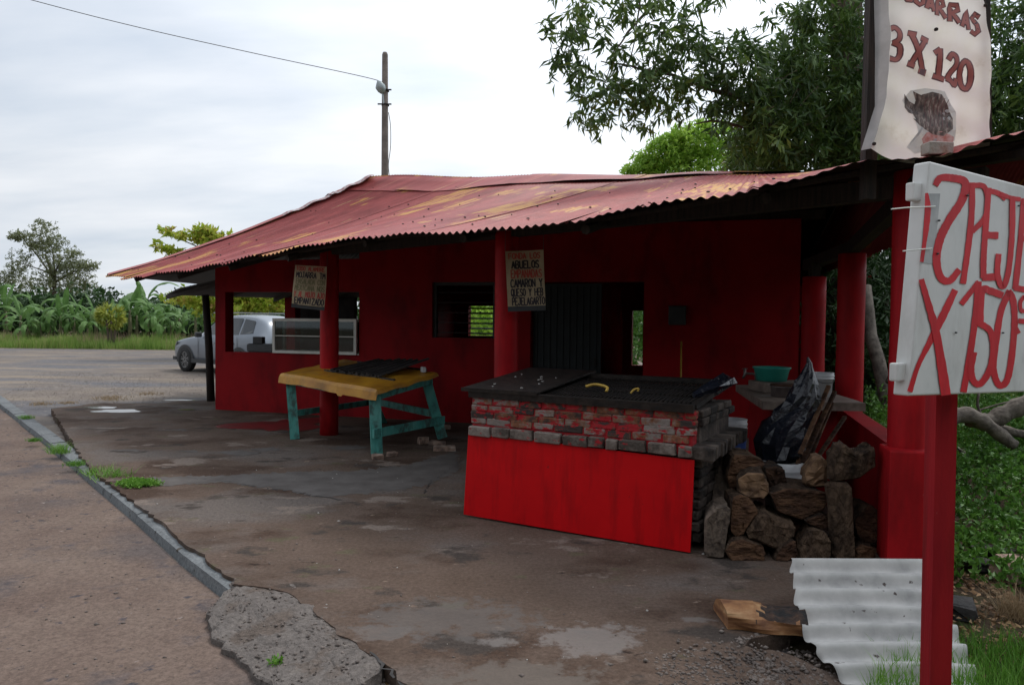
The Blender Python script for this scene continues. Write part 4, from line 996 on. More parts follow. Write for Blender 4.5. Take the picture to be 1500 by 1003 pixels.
poster('menu_poster', 'cream hand lettered poster ending in EMPANIZADO hung before the left column', [(432, 388), (479, 391), (476, 450), (428, 445)], 9.75,
       [('TODO ALAMBRE', .87, .97, 'ink_red', .05, .95, .012), ('MOJARRA TM', .69, .83, 'ink_black', .06, .97, .013), ('ENSALADA CON', .53, .66, 'ink_olive', .08, .96, .012),
        ('MEXICANA NOS', .37, .50, 'ink_olive', .06, .97, .012), ('Y AL MOJO AJO', .20, .34, 'ink_red', .05, .98, .012), ('EMPANIZADO', .03, .18, 'ink_black', .08, .98, .014)], .02)
poster('menu_poster', 'brownish hand lettered poster listing PEJELAGARTO hung before the middle column', [(740, 368), (796, 366), (799, 448), (744, 450)], 7.45,
       [('FONDA LOS', .86, .96, 'ink_red', .08, .92, .012), ('ABUELOS', .69, .82, 'ink_black', .15, .88, .015), ('EMPANADAS', .52, .66, 'ink_red', .12, .94, .012),
        ('CAMARON Y', .35, .49, 'ink_black', .1, .95, .013), ('QUESO Y HEB', .19, .32, 'ink_black', .1, .96, .012), ('PEJELAGARTO', .03, .16, 'ink_black', .12, .99, .012)], -.015)

# ------------------------------------------------------------------ grill
gA = G(683, 757); gB = G(1014, 812); gd = Vector((gB.x - gA.x, gB.y - gA.y, 0)); GW = gd.length; gd.normalize(); gn = Vector((gd.y, -gd.x, 0))
gA = Vector((gA.x, gA.y, 0)) - gn * .05
RG = Matrix((gd, -gn, Vector((0, 0, 1)))).transposed()
def GP(s, o, z): return gA + gd * s - gn * o + Vector((0, 0, z))
GD = 1.02
grill = thing('brick_grill', 'long brick barbecue counter with smeared red paint and sooty iron top', 'barbecue', GP(GW / 2, GD / 2, 0))
def gbox(name, s0, s1, o0, o1, z0, z1, m, bev=0): return MB().box(GP((s0 + s1) / 2, (o0 + o1) / 2, (z0 + z1) / 2), (s1 - s0, o1 - o0, z1 - z0), RG, bev=bev).build(name, m, grill)
gbox('core', .03, GW - .04, .03, GD, .04, .665, 'soot')
gbox('mortar_bed', .012, GW - .03, .014, .12, .67, .975, 'mortar_red')
gbox('mortar_bed', GW - .1, GW - .012, .125, GD - .02, .74, .97, 'brick_sooty')
gbox('back_wall', .02, GW - .12, GD - .12, GD - .005, .67, .97, 'brick_sooty')
gbox('side_wall', .012, .12, .125, GD - .13, .67, .97, 'brick_sooty')
gbox('ash_bed', .125, GW - .11, .125, GD - .13, .668, .86, 'soot')
def rough_box(sx, sy, sz, bev, amp, seed):
    rr = random.Random(seed); bm = bmesh.new(); bmesh.ops.create_cube(bm, size=1); bmesh.ops.scale(bm, vec=(sx, sy, sz), verts=bm.verts)
    bmesh.ops.bevel(bm, geom=bm.edges[:], offset=bev, segments=1, affect='EDGES')
    for v in bm.verts: v.co += Vector((rr.gauss(0, amp), rr.gauss(0, amp), rr.gauss(0, amp)))
    me = bpy.data.meshes.new('brick'); bm.to_mesh(me); bm.free(); return me
bv = {}
def brick_mesh(kind, ln, hh, dpt, m):
    key = (kind, round(ln, 2), m)
    if key not in bv:
        me = rough_box(ln, dpt, hh, .008, .0022, len(bv)); me.materials.append(MATS[m]); bv[key] = me
    return bv[key]
rb = random.Random(3)
rotg = math.atan2(gd.y, gd.x)
z = .905 + .0
rows = [(.921, .06, 0.0), (.861, .052, .07), (.806, .05, .03), (.754, .05, .1)]
for zc_, hh, sh in rows:
    s = -sh + .01
    while s < GW - .06:
        ln = rb.choice([.17, .19, .21, .23]); a = max(s, .002); c = min(s + ln, GW - .01)
        if c - a > .05:
            L_ = round(c - a, 2)
            part('brick', brick_mesh('p', L_, hh, .07, 'brick_painted'), grill, GP((a + c) / 2, .040 + rb.uniform(-.004, .003), zc_ + .025 + rb.uniform(-.004, .004)), (rb.uniform(-.03, .03), rb.uniform(-.02, .02), rotg + rb.uniform(-.02, .02)))
        s += ln + rb.uniform(.006, .016)
s = 0.0
while s < GW - .05:
    ln = rb.choice([.09, .12, .15, .2, .22]); c = min(s + ln, GW + .01); L_ = round(c - s, 2)
    if L_ > .05: part('brick', brick_mesh('l', L_, .078, .12, 'brick_ledge'), grill, GP((s + c) / 2, .025 + rb.uniform(-.01, .006), .70 + rb.uniform(-.005, .005)), (rb.uniform(-.04, .04), 0, rotg + rb.uniform(-.02, .02)))
    s += ln + rb.uniform(.008, .03)
# right hand side: upper courses, a proud ledge of bricks on end, burnt courses below
for zc_ in (.93, .87):
    o_ = .12
    while o_ < GD - .05:
        ln = rb.choice([.18, .21]); part('brick', brick_mesh('s', ln, .052, .06, 'brick_sooty'), grill, GP(GW - .015, o_ + ln / 2, zc_ + .02), (0, rb.uniform(-.03, .03), rotg + math.pi / 2 + rb.uniform(-.03, .03))); o_ += ln + .015
o_ = .04
while o_ < GD + .06:
    part('brick', brick_mesh('v', .075, .10, .16, 'brick_sooty'), grill, GP(GW + .03 + rb.uniform(-.01, .012), o_, .685 + rb.uniform(-.006, .01)), (rb.uniform(-.05, .05), rb.uniform(-.08, .08), rotg + math.pi / 2 + rb.uniform(-.05, .05))); o_ += .086
for zc_ in (.08, .155, .23, .305, .38, .455, .53, .60):
    o_ = .06 + rb.uniform(0, .08)
    while o_ < GD - .05:
        ln = .2; part('brick', brick_mesh('s', ln, .06, .06, 'brick_sooty'), grill, GP(GW - .02 + rb.uniform(-.015, .01), o_ + ln / 2, zc_), (0, 0, rotg + math.pi / 2 + rb.uniform(-.03, .03))); o_ += ln + .02
# red board leaning on the front
pz = [on_plane(x, y, GP(0, -.045, 0), gn) for x, y in ((679, 753), (1011, 809))]
t0, t1 = [on_plane(x, y, GP(0, -.012, 0), gn) for x, y in ((686, 633), (1017, 674))]
b = MB(); b.poly([pz[0], pz[1], t1, t0], -gn * .012)
b.build('front_board', 'panel_paint', grill)
# iron top: rim of angle iron, grate of bars, and the griddle plate overlapping the left end
ztop_g = 1.0
def topz(o_): return .99 + .09 * (o_ / GD)
iron_rot = RG @ Matrix.Rotation(math.atan(.09), 3, 'X')
def ibox(name, s0, s1, o0, o1, dz0, dz1, m='iron', parent=grill):
    c = GP((s0 + s1) / 2, (o0 + o1) / 2, topz((o0 + o1) / 2) + (dz0 + dz1) / 2)
    return MB().box(c, (s1 - s0, o1 - o0, dz1 - dz0), iron_rot).build(name, m, parent)
ibox('top_rim', -.01, GW - .02, -.02, .03, -.02, .035); ibox('top_rim', .0, GW - .0, GD - .03, GD + .02, 0, .05)
ibox('top_rim', GW - .06, GW - .01, .03, GD - .03, 0, .03); ibox('top_rim', .0, .04, .03, GD - .03, 0, .03)
ibox('burner_tray', .45, GW - .07, .04, GD - .04, -.012, .0, 'soot')
s = .62
while s < GW - .08:
    ibox('grate_bar', s, s + .009, .035, GD - .035, .012, .02); s += .034
for o_ in (.2, .45, .7, .9): ibox('grate_bar', .45, GW - .07, o_, o_ + .012, .002, .0115)
griddle = ibox('griddle_plate', -.07, .62, -.03, GD + .12, .045, .057)
griddle.name = 'griddle_plate'
ibox('griddle_lip', -.07, .62, -.036, -.031, .03, .06); 
crm = MB()
for k in range(11):
    s_, o_ = rb.uniform(.02, .5), rb.uniform(.05, .95); c = GP(s_, o_, topz(o_) + .058)
    crm.box(c, (rb.uniform(.008, .028), rb.uniform(.006, .016), .006), Matrix.Rotation(rb.uniform(0, 3), 3, 'Z'))
o = crm.build('food_crumbs', 'crumb'); tag(o, 'white crumbs scattered on the black griddle plate', 'crumbs', kind='stuff')
def curve3(pts, n=16):
    """Catmull-Rom through points"""
    pts = [Vector(p) for p in pts]; P_ = [pts[0]] + pts + [pts[-1]]; res = []
    for i in range(1, len(P_) - 2):
        for k in range(n):
            t = k / n; a, b_, c, d = P_[i - 1], P_[i], P_[i + 1], P_[i + 2]
            res.append(0.5 * ((2 * b_) + (c - a) * t + (2 * a - 5 * b_ + 4 * c - d) * t * t + (3 * b_ - a - 3 * c + d) * t ** 3))
    res.append(pts[-1]); return res
hz = [P(858, 566, 5.75), P(872, 563, 5.75), P(889, 567, 5.72), P(888, 573, 5.68)]
o = MB().tube(curve3(hz, 5), .011, 8).build('yellow_strap', 'yellow_plastic', smooth=True); tag(o, 'bright yellow curved strap lying on the black grate', 'strap')
hz = [P(924, 576, 5.6), P(928, 571, 5.6), P(935, 569, 5.6), P(934, 573, 5.6)]
o = MB().tube(curve3(hz, 5), .008, 8).build('yellow_scrap', 'yellow_plastic', smooth=True); tag(o, 'small yellow scrap at the middle of the black grate', 'scrap')
# crumpled plastic sheet on the rear right corner of the grill
def crumple(path, rad, name, m, label, cat, n=14, amp=.25, seed=1):
    rr = random.Random(seed); b = MB(); path = [Vector(p) for p in path]; vs = []
    for i, p in enumerate(path):
        d = (path[min(i + 1, len(path) - 1)] - path[max(i - 1, 0)]).normalized(); x = Vector((1, 0, 0)); x = (x - d * x.dot(d)).normalized(); y = d.cross(x)
        for j in range(n):
            a = 2 * math.pi * j / n; r_ = rad[i] * (1 + rr.uniform(-amp, amp)); vs.append(p + (x * math.cos(a) + y * math.sin(a)) * r_)
    fs = [(i * n + j, i * n + (j + 1) % n, (i + 1) * n + (j + 1) % n, (i + 1) * n + j) for i in range(len(path) - 1) for j in range(n)]
    fs += [tuple(reversed(range(n))), tuple(range((len(path) - 1) * n, len(path) * n))]
    b.add(vs, fs); o = b.build(name, m); return tag(o, label, cat)
crumple([GP(GW - .12, .35, topz(.35) + .03), GP(GW - .03, .55, topz(.5) + .05), GP(GW + .02, .8, topz(.8) + .07), GP(GW + .02, .98, topz(.98) + .04)], [.02, .05, .06, .03], 'plastic_sheet', 'plastic_black', 'crumpled dark plastic on the rear right corner of the grill', 'plastic sheet', 9, .5, 4)
# plank leaning on the right side of the grill
a = GP(GW + .13, .12, .01); c = GP(GW + .06, .75, .62)
mat('old_plank', [(0.05, 0.035, 0.027), (0.16, 0.12, 0.09)], 0.9, 8, 0.7, 20, stretch=(4, 1, 4))
o = MB().bar(a, c, .03, .16, up=Vector((gd.x, gd.y, .0))).build('leaning_plank', 'old_plank'); tag(o, 'weathered grey plank leaning on the right side of the grill', 'plank')

# ------------------------------------------------------------------ turquoise table, cloth and rack
TN, TL_, TR_ = P(549, 571, 8.5), P(413, 547, 9.8), P(637, 546, 9.5); TB = TL_ + TR_ - TN
table = thing('wooden_table', 'tall turquoise painted timber table standing unevenly on broken bricks', 'table', ((TN.x + TB.x) / 2, (TN.y + TB.y) / 2, 0))
def TP(a, c, z=0): return TN + (TL_ - TN) * a + (TR_ - TN) * c + Vector((0, 0, z))     # a towards the left corner, c towards the right one
tn = (TL_ - TN).cross(TR_ - TN).normalized(); tn = tn if tn.z > 0 else -tn
for a0, a1 in ((0, .18), (.2, .38), (.4, .58), (.6, .78), (.8, 1)):
    b = MB(); b.poly([TP(a0, 0), TP(a1, 0), TP(a1, 1), TP(a0, 1)], -tn * .025); b.build('top_board', 'teal_paint', table)
def leg(top, bot, w_=.1, d_=.07):
    d = (bot - top); b = MB(); b.bar(top, bot, w_, d_, up=Vector((.3, -1, 0))); return b.build('leg', 'teal_paint', table)
def G2(px, py, z): return G(px, py, z)
L1 = G(432, 643); L2 = G(552, 664, .03); L3 = G(648, 641, .06); L4 = G(561, 619)
leg(TP(.95, .06, -.03), L1, .12, .08); leg(TP(.04, .06, -.03), L2, .13, .08); leg(TP(.06, .93, -.03), L3, .12, .08); leg(TP(.8, .93, -.03), L4, .12, .08)
def rail(a, c, h=.09, w_=.035, name='rail'): return MB().bar(a, c, w_, h).build(name, 'teal_paint', table)
rail(TP(.02, .02, -.085), TP(.02, .98, -.085), .1); rail(TP(.98, .02, -.085), TP(.02, .02, -.085), .08); rail(TP(.98, .02, -.085), TP(.98, .98, -.085), .08)
l1 = lambda t_: (TP(.95, .06, -.03)).lerp(L1, t_); l2 = lambda t_: TP(.04, .06, -.03).lerp(L2, t_); l3 = lambda t_: TP(.06, .93, -.03).lerp(L3, t_); l4 = lambda t_: TP(.8, .93, -.03).lerp(L4, t_)
ov = (l3(.7) - l2(.7)).normalized()
rail(l2(.66) + Vector((.02, -.06, 0)) - ov * .06, l3(.72) + Vector((.03, -.06, 0)) + ov * .1, .1, .03, 'stretcher'); rail(l1(.6), l4(.62), .08, .035, 'stretcher'); rail(l4(.6), l3(.62), .09, .035, 'stretcher')
# cloth
def cl_fn(a, c):
    A = -.05 + 1.11 * a; Cc = -.04 + 1.08 * c
    p = TP(min(max(A, -.02), 1.02), min(max(Cc, -.015), 1.01)) + tn * .012
    ex = 0
    if A < -.015: ex = (-.015 - A) / .035
    if A > 1.0: ex = max(ex, (A - 1.0) / .06)
    if Cc < -.01: ex = max(ex, (-.01 - Cc) / .03)
    if Cc > 1.0: ex = max(ex, (Cc - 1.0) / .04)
    dr = .125 if Cc < .0 else .055
    if Cc < 0: dr *= .95 + .07 * math.sin(A * 7 + .5) + (.2 if .30 < A < .36 else 0)
    p += Vector((0, 0, -dr * min(1, ex)))
    p += (TP(.5, .5) - p).normalized() * -.02 * min(1, ex) * (1 + .25 * math.sin(A * 23 + Cc * 19))
    p.z += .005 * math.sin(A * 11 + Cc * 5) * math.sin(Cc * 8 + 1) + .004 * math.sin(A * 31) * math.sin(Cc * 17)
    return p
b = MB(); b.grid(cl_fn, 70, 50); o = b.build('tablecloth', 'yellow_cloth', smooth=False); tag(o, 'mustard yellow oilcloth with folded edge covering the turquoise table', 'tablecloth')
# grill rack of dark slats heaped on the cloth
rack = thing('slatted_rack', 'charred rack of dark slats lying across the yellow cloth', 'rack', TP(.45, .6, .02))
nsl = 24
for k in range(nsl):
    f = k / (nsl - 1); a = TP(.70 - .50 * f + rb.uniform(-.01, .01), .34 + .04 * f + rb.uniform(-.02, .02), .035 + .01 * (k % 2)); c = TP(.64 - .55 * f, 1.0 + .02 * f + rb.uniform(-.05, .05), .05 + .09 * f + .01 * (k % 3))
    MB().bar(a, c, .036, .02).build('slat', 'soot', rack)
for t_, hh in ((.35, .02), (.9, .035)):
    MB().bar(TP(.76, t_, hh), TP(.06, t_ + .06, hh), .03, .018).build('cross_bar', 'soot', rack)
q = TP(.06, .90, .05)
o = MB().box(q, (.05, .1, .07), Matrix.Rotation(.4, 3, 'Z'), bev=.01).build('white_jar', 'white_plastic'); tag(o, 'small white pot at the right corner of the yellow cloth', 'pot')
# bricks under and near the legs
def loose(px, py, sz, z, label, rz=0.0):
    p = G(px, py, z - sz[2] / 2) + Vector((0, 0, 0)); me = rough_box(*sz, .008, .003, random.randint(0, 999)); me.materials.append(MATS['loose_brick'])
    o = bpy.data.objects.new('loose_brick', me); C.objects.link(o); o.location = (p.x, p.y, z); o.rotation_euler = (0, 0, rz); return tag(o, label, 'brick', 'loose bricks under the turquoise table')
loose(553, 672, (.13, .11, .055), .028, 'grey broken brick under the near leg of the turquoise table', .3)
loose(574, 668, (.12, .08, .05), .025, 'flat brick fragment just right of the table near leg', .7)
loose(651, 660, (.27, .14, .06), .03, 'pale block under the right leg of the turquoise table', .1)
loose(640, 652, (.2, .1, .055), .03, 'reddish brick behind the block under the table right leg', -.3)
loose(620, 650, (.13, .09, .09), .045, 'small pale block left of the table right leg', .5)
loose(650, 628, (.2, .1, .06), .03, 'dark brick behind the table right leg by the wall', .2)

# ------------------------------------------------------------------ sink corner: counter, basin, buckets, bag
cz = .93
cpts = [Vector((2.13, 6.25, cz)), Vector((2.40, 7.9, cz)), Vector((3.15, 7.75, cz)), Vector((2.98, 6.2, cz))]
cnt = thing('sink_counter', 'dark concrete wash counter on a red base beside the rear column', 'counter', (2.65, 7, 0))
b = MB(); b.poly(cpts, Vector((0, 0, -.07))); b.build('counter_top', 'counter_concrete', cnt)
b = MB(); b.poly([Vector((2.3, 6.5, .86)), Vector((2.52, 7.8, .86)), Vector((3.05, 7.7, .86)), Vector((2.85, 6.45, .86))], Vector((0, 0, -.858))); b.build('counter_base', 'wall_paint', cnt)
b = MB(); b.tube(curve3([P(1107, 562, 7.6), P(1106, 549, 7.6), P(1097, 547, 7.6), P(1091, 547, 7.6)], 5), .012, 8); b.tube([P(1091, 539, 7.6), P(1091, 549, 7.6), P(1088, 554, 7.6)], [.012, .016, .011], 8); b.bar(P(1087, 540, 7.6), P(1095, 540, 7.6), .012, .008)
tag(b.build('water_tap', 'pot_metal', smooth=True), 'small metal water tap standing by the green basin', 'tap')
o = MB().box((2.62, 7.15, cz + .05), (.5, .42, .095), Matrix.Rotation(.1, 3, 'Z'), bev=.01).build('sink_block', 'counter_concrete', cnt)
p = P(1130, 558, 7.2); zb0 = cz + .1
b = MB(); pr = [(.13, 0), (.14, .003), (.165, .11), (.18, .125), (.182, .135), (.172, .133), (.158, .115), (.13, .012)]
b.lathe(Vector((p.x, p.y, zb0)), pr, 28); tag(b.build('basin', 'plastic_green', smooth=True), 'wide green plastic basin on the wash counter', 'basin')
p = P(1150, 570, 6.65)
b = MB(); b.lathe(Vector((p.x, p.y, cz)), [(.11, 0), (.12, .01), (.12, .085), (.128, .09), (.128, .1), (.115, .1), (.112, .02)], 24)
tag(b.build('cooking_pot', 'pot_metal', smooth=True), 'blackened low cooking pot on the counter in front of the basin', 'pot')
b = MB(); b.lathe(Vector((p.x, p.y, cz + .102)), [(.125, 0), (.13, .005), (.125, .015), (.02, .02)], 24); tag(b.build('pot_lid', 'log_cut', smooth=True), 'brown round lid lying on the blackened pot', 'lid')
p = P(1122, 578, 6.7)
tag(MB().poly(blob(p.x, p.y, .04, .05, cz + .003, seed=4)).build('wet_patch', 'crumb'), 'small white scrap on the wash counter', 'scrap')
def bucket(loc, r_, h, label, m='white_plastic', group='plastic buckets around the wash corner', band=None):
    t = thing('bucket', label, 'bucket', loc, group)
    b = MB(); rt = r_; rbm = r_ * .85
    pr = [(rbm, 0), (rbm + (rt - rbm) * .6, h * .72), (rt + .008, h * .74), (rt + .008, h * .78), (rt, h * .80), (rt + .01, h * .87), (rt + .01, h * .90), (rt, h * .92), (rt + .008, h), (rt - .008, h), (rbm - .008, .01)]
    b.lathe(loc, pr, 28); b.build('shell', m, t, smooth=True)
    b = MB(); L0 = Vector(loc); b.tube(curve3([L0 + Vector((-r_ - .01, 0, h * .85)), L0 + Vector((-r_ * .6, -r_ * .9, h * .62)), L0 + Vector((r_ * .6, -r_ * .9, h * .62)), L0 + Vector((r_ + .01, 0, h * .85))], 6), .003, 5); b.build('handle', 'wire', t)
    if band: b = MB(); b.lathe(L0, [(rbm + .013, .1 * h), (rt + .006, .68 * h)], 28); b.f = b.f[:-2]; b.m = b.m[:-2]; b.build('label_band', band, t, smooth=True)
    return t
p = P(1148, 680, 5.75); bucket(Vector((p.x, p.y, .0)), .15, .52, 'white ribbed bucket under the black bag behind the firewood')
p = P(1205, 575, 6.7); bucket(Vector((p.x, p.y, cz)), .088, .22, 'white bucket on the wash counter against the column')
p = P(1074, 640, 8.6); bucket(Vector((p.x, p.y, .03)), .15, .44, 'white bucket with blue wrap between grill and wash counter', band='plastic_blue')
crumple([P(1183, 523, 5.8), P(1185, 532, 5.8), P(1184, 545, 5.8), P(1181, 560, 5.8), P(1178, 580, 5.8), P(1172, 598, 5.8), P(1160, 615, 5.8), P(1148, 632, 5.8), P(1142, 650, 5.8), P(1144, 666, 5.8), P(1147, 676, 5.8)],
        [.006, .02, .045, .08, .11, .12, .14, .17, .18, .16, .12], 'rubbish_bag', 'plastic_black', 'black plastic rubbish bag gathered to a peak in the white bucket', 'rubbish bag', 18, .2, 9)
for k, (x0, y0, x1, y1) in enumerate([(1214, 565, 1172, 640), (1223, 573, 1176, 652), (1219, 590, 1180, 660), (1210, 600, 1168, 655), (1238, 610, 1186, 662)]):
    o = MB().bar(P(x0, y0, 5.85 + k * .04), P(x1, y1 + 25, 5.55 + k * .03), .03, .02).build('wooden_stick', 'log_cut')
    lab = ['uppermost dark stick standing behind the black bag', 'round topped stick second from the black bag', 'middle stick of those leaning by the column', 'short stick close against the black bag', 'rightmost stick leaning against the red parapet'][k]
    tag(o, lab, 'stick', 'sticks leaning behind the firewood')

# ------------------------------------------------------------------ firewood pile
def chunk(poly, Y, depth, label, m=('log_bark', 'log_cut'), bulge=.03, name='firewood_log', seed=0, scale=5.015, org=(1040, 640), tz=None):
    rr = random.Random(seed); pts = [(org[0] + x / scale, org[1] + y / scale) for x, y in poly]
    # rounder outline
    out_ = []
    n0 = len(pts)
    for i in range(n0):
        a, b_, c = pts[i - 1], pts[i], pts[(i + 1) % n0]
        out_ += [((b_[0] * 8 + a[0]) / 9, (b_[1] * 8 + a[1]) / 9), ((b_[0] * 8 + c[0]) / 9, (b_[1] * 8 + c[1]) / 9)]
    n = len(out_); cx = sum(p[0] for p in out_) / n; cy = sum(p[1] for p in out_) / n
    ring = [P(x, y, Y) for x, y in out_]; cen = P(cx, cy, Y)
    cen_b = cen + Vector((rr.uniform(-.04, .04) + .06, depth, rr.uniform(-.02, .02)))
    vs = []
    def add(scale_, dy, base=None):
        for p in ring:
            q = cen + (p - cen) * scale_; q.y += dy; q += Vector((rr.gauss(0, .004), rr.gauss(0, .006), rr.gauss(0, .004))); vs.append(q)
    bulge *= .5; add(.45, -bulge * (1.1 + rr.uniform(-.5, .5))); add(.90, -bulge * .95); add(.985, -bulge * .35); add(1.0, .03)
    for f in (.35, .7, 1.0):
        for p in ring:
            q = cen.lerp(cen_b, f) + (p - cen) * (1 - .12 * f); q += Vector((rr.gauss(0, .006), 0, rr.gauss(0, .006))); vs.append(q)
    b = MB(); fs = []; mi = []
    for r_ in range(6):
        for i in range(n): fs.append((r_ * n + i, r_ * n + (i + 1) % n, (r_ + 1) * n + (i + 1) % n, (r_ + 1) * n + i)); mi.append(1 if r_ < 2 else 0)
    fs.append(tuple(range(n))); mi.append(1); fs.append(tuple(reversed(range(6 * n, 7 * n)))); mi.append(0)
    zmin = min(v.z for v in vs)
    if zmin < .004:
        for v in vs: v.z = max(v.z, .004)
    b.v = [tuple(v) for v in vs]; b.f = fs; b.m = mi
    o = b.build(name, list(m), smooth=False); 
    return tag(o, label, 'firewood', 'firewood stacked between the grill and the parapet')
chunk([(170, 130), (300, 130), (400, 180), (420, 300), (200, 320), (160, 400), (120, 300)], 5.35, .3, 'dark square block at the upper left back of the firewood pile', seed=1)
chunk([(200, 300), (260, 265), (380, 260), (425, 330), (430, 400), (380, 450), (280, 445), (205, 400)], 5.12, .3, 'rounded orange brown burl at the upper left of the firewood pile', ('log_bark', 'log_light'), .05, seed=2)
chunk([(400, 230), (480, 215), (545, 225), (565, 340), (540, 375), (440, 430), (425, 330)], 5.25, .3, 'knotty brown stump piece between the round burl and the white bucket', bulge=.05, seed=3)
chunk([(160, 440), (210, 420), (290, 450), (355, 545), (250, 700), (200, 745), (155, 700)], 5.02, .35, 'wedge of split wood standing below the round burl', seed=4)
chunk([(275, 700), (370, 570), (420, 560), (470, 600), (640, 650), (610, 740), (490, 825), (290, 740)], 4.98, .35, 'broad pale log end in the middle of the firewood pile', seed=5, m=('log_bark', 'log_bark'))
chunk([(110, 830), (150, 770), (230, 745), (330, 780), (390, 800), (410, 860), (400, 940), (150, 915)], 4.93, .35, 'reddish log end at the bottom left of the firewood pile', seed=6)
chunk([(480, 880), (520, 800), (620, 750), (640, 830), (620, 900), (560, 960), (470, 955)], 4.93, .35, 'small log end at the bottom centre of the firewood pile', seed=7)
chunk([(440, 420), (560, 370), (860, 400), (860, 510), (690, 605), (500, 560)], 5.08, .35, 'wide dark reddish log lying under the pale chunk', seed=8)
chunk([(700, 610), (830, 560), (880, 600), (880, 690), (740, 650)], 5.03, .3, 'small triangular split piece left of the upright log', seed=9)
chunk([(660, 800), (740, 680), (840, 690), (890, 760), (880, 890), (650, 910)], 4.95, .35, 'greyish log end at the foot of the upright log', seed=10, m=('log_bark', 'log_bark'))
chunk([(700, 260), (760, 160), (820, 140), (870, 180), (870, 260), (850, 360), (740, 370), (690, 330)], 5.2, .22, 'pale yellowish chunk of wood on top of the firewood pile', ('log_light', 'log_light'), .05, seed=11)
chunk([(850, 330), (1030, 330), (1045, 560), (1060, 800), (1050, 905), (900, 905), (880, 560)], 4.97, .16, 'thick gnarled log standing upright in the firewood pile', ('log_bark', 'log_bark'), .06, seed=12)
chunk([(880, 160), (930, 100), (930, 70), (980, 55), (1030, 80), (1060, 130), (1150, 100), (1200, 60), (1215, 150), (1190, 220), (1080, 310), (880, 330)], 5.0, .2, 'forked knobbly log end crowning the right of the firewood pile', ('log_bark', 'log_bark'), .06, seed=13)
chunk([(1060, 620), (1150, 500), (1230, 520), (1225, 700), (1200, 850), (1110, 780)], 5.1, .3, 'split log against the parapet right of the upright log', seed=14)
chunk([(1065, 830), (1120, 790), (1210, 810), (1210, 905), (1060, 905)], 5.0, .3, 'dark log end at the bottom right of the firewood pile', seed=15)
chunk([(560, 560), (690, 620), (740, 680), (660, 800), (620, 740), (500, 600)], 5.2, .3, 'shadowed log end set deep in the centre of the pile', seed=16)
chunk([(-30, 600), (40, 530), (140, 505), (138, 640), (90, 905), (-30, 880)], 4.95, .3, 'squared post end standing between the grill and the firewood', ('old_plank', 'old_plank'), .01, seed=17)

# ------------------------------------------------------------------ half log and the zinc sheet
hl = [G(1066, 922), G(1178, 934)]; ax = Vector((hl[1].x - hl[0].x + .02, hl[1].y - hl[0].y, 0)); LL = ax.length; axn = ax.normalized(); sdn = Vector((-axn.y, axn.x, 0))
def halflog():
    b = MB(); vs = []; ns = 60
    prof = [(0, 0), (-.004, .03), (.0, .06), (.003, .085), (.018, .108), (.04, .124), (.07, .128), (.10, .132), (.13, .136), (.16, .13), (.19, .12), (.22, .10), (.26, .03), (.25, 0)]
    for i in range(ns + 1):
        t_ = i / ns; base = hl[0] + axn * LL * t_
        for j, (y, z) in enumerate(prof):
            zz = z; yy = y
            if 4 <= j <= 10 and .35 < t_ < .9: zz -= .035 * math.sin((t_ - .35) / .55 * math.pi) ** .7 * (.8 + .2 * math.sin(t_ * 40))
            vs.append(base + sdn * (yy + .01 * math.sin(t_ * 9 + j)) + Vector((0, 0, zz * .74 * (1 + .05 * math.sin(t_ * 7)) + .003)) - axn * (.05 * yy / .2 if i == 0 else 0))
    n = len(prof); fs = []; 
    for i in range(ns):
        for j in range(n): fs.append((i * n + j, i * n + (j + 1) % n, (i + 1) * n + (j + 1) % n, (i + 1) * n + j))
    mi = []
    for i in range(ns):
        for j in range(n):
            t_ = i / ns; mi.append(2 if (3 + .6 * math.sin(t_ * 31) + .5 * math.sin(t_ * 67) - 2 * max(0, t_ - .7) <= j <= 10 and t_ > .3 + .05 * math.sin(j * 2.3) + .02 * j) else (1 if j < 11 else 0))
    fs += [tuple(range(n)), tuple(range(ns * n, ns * n + n))]; mi += [1, 1]
    b.v = [tuple(v) for v in vs]; b.f = fs; b.m = mi
    return tag(b.build('half_log', ['log_bark', 'plank_cut', 'charred']), 'split log with fresh orange face and charred top beside the zinc sheet', 'log')
m = mat('charred', [(0.008, 0.007, 0.007), (0.06, 0.03, 0.018), (0.3, 0.14, 0.05)], 0.85, 9, 0.8, 30, ramp=(0.45, 0.75))
halflog()
zp0 = P(1158, 822, 4.2); zp1 = G(1245, 1003, -.06)
zn = Vector((0, -.36, .93)).normalized()
def lerp_px(tab, q):
    ks = [t_[0] for t_ in tab]; return (float(np.interp(q, ks, [t_[1] for t_ in tab])), float(np.interp(q, ks, [t_[2] for t_ in tab])))
ledge = [(0, 1158, 822), (.14, 1161, 855), (.28, 1167, 890), (.42, 1176, 925), (.52, 1188, 945), (.65, 1212, 972), (.8, 1244, 1003), (1, 1290, 1045)]
redge = [(0, 1364, 823), (.2, 1377, 862), (.42, 1393, 905), (.6, 1412, 945), (.8, 1437, 1003), (1, 1462, 1050)]
def zfn(a, q):
    l_ = lerp_px(ledge, q); r_ = lerp_px(redge, q)
    p = on_plane(*l_, zp0, zn).lerp(on_plane(*r_, zp0, zn), a)
    jag = .006 * math.sin(q * 60 + 3 * math.sin(q * 23)) if a < .02 else 0
    dist = (p - zp0).dot(Vector((0, -.93, -.36)))
    p = p + zn * (.024 * math.cos(dist / .128 * 2 * math.pi)) + Vector((jag, 0, 0))
    p += zn * .02 * math.sin(a * 3.14) * q
    return p
mm = mat('zinc_sheet', [(0.27, 0.265, 0.26), (0.42, 0.41, 0.395), (0.52, 0.505, 0.485)], 0.62, 5, 0.15, 30, metal=0.0, ramp=(0.25, 0.65))
t_ = mm.node_tree; nz = t_.nodes.new('ShaderNodeTexNoise'); nz.inputs['Scale'].default_value = 16; nz.inputs['Detail'].default_value = 4
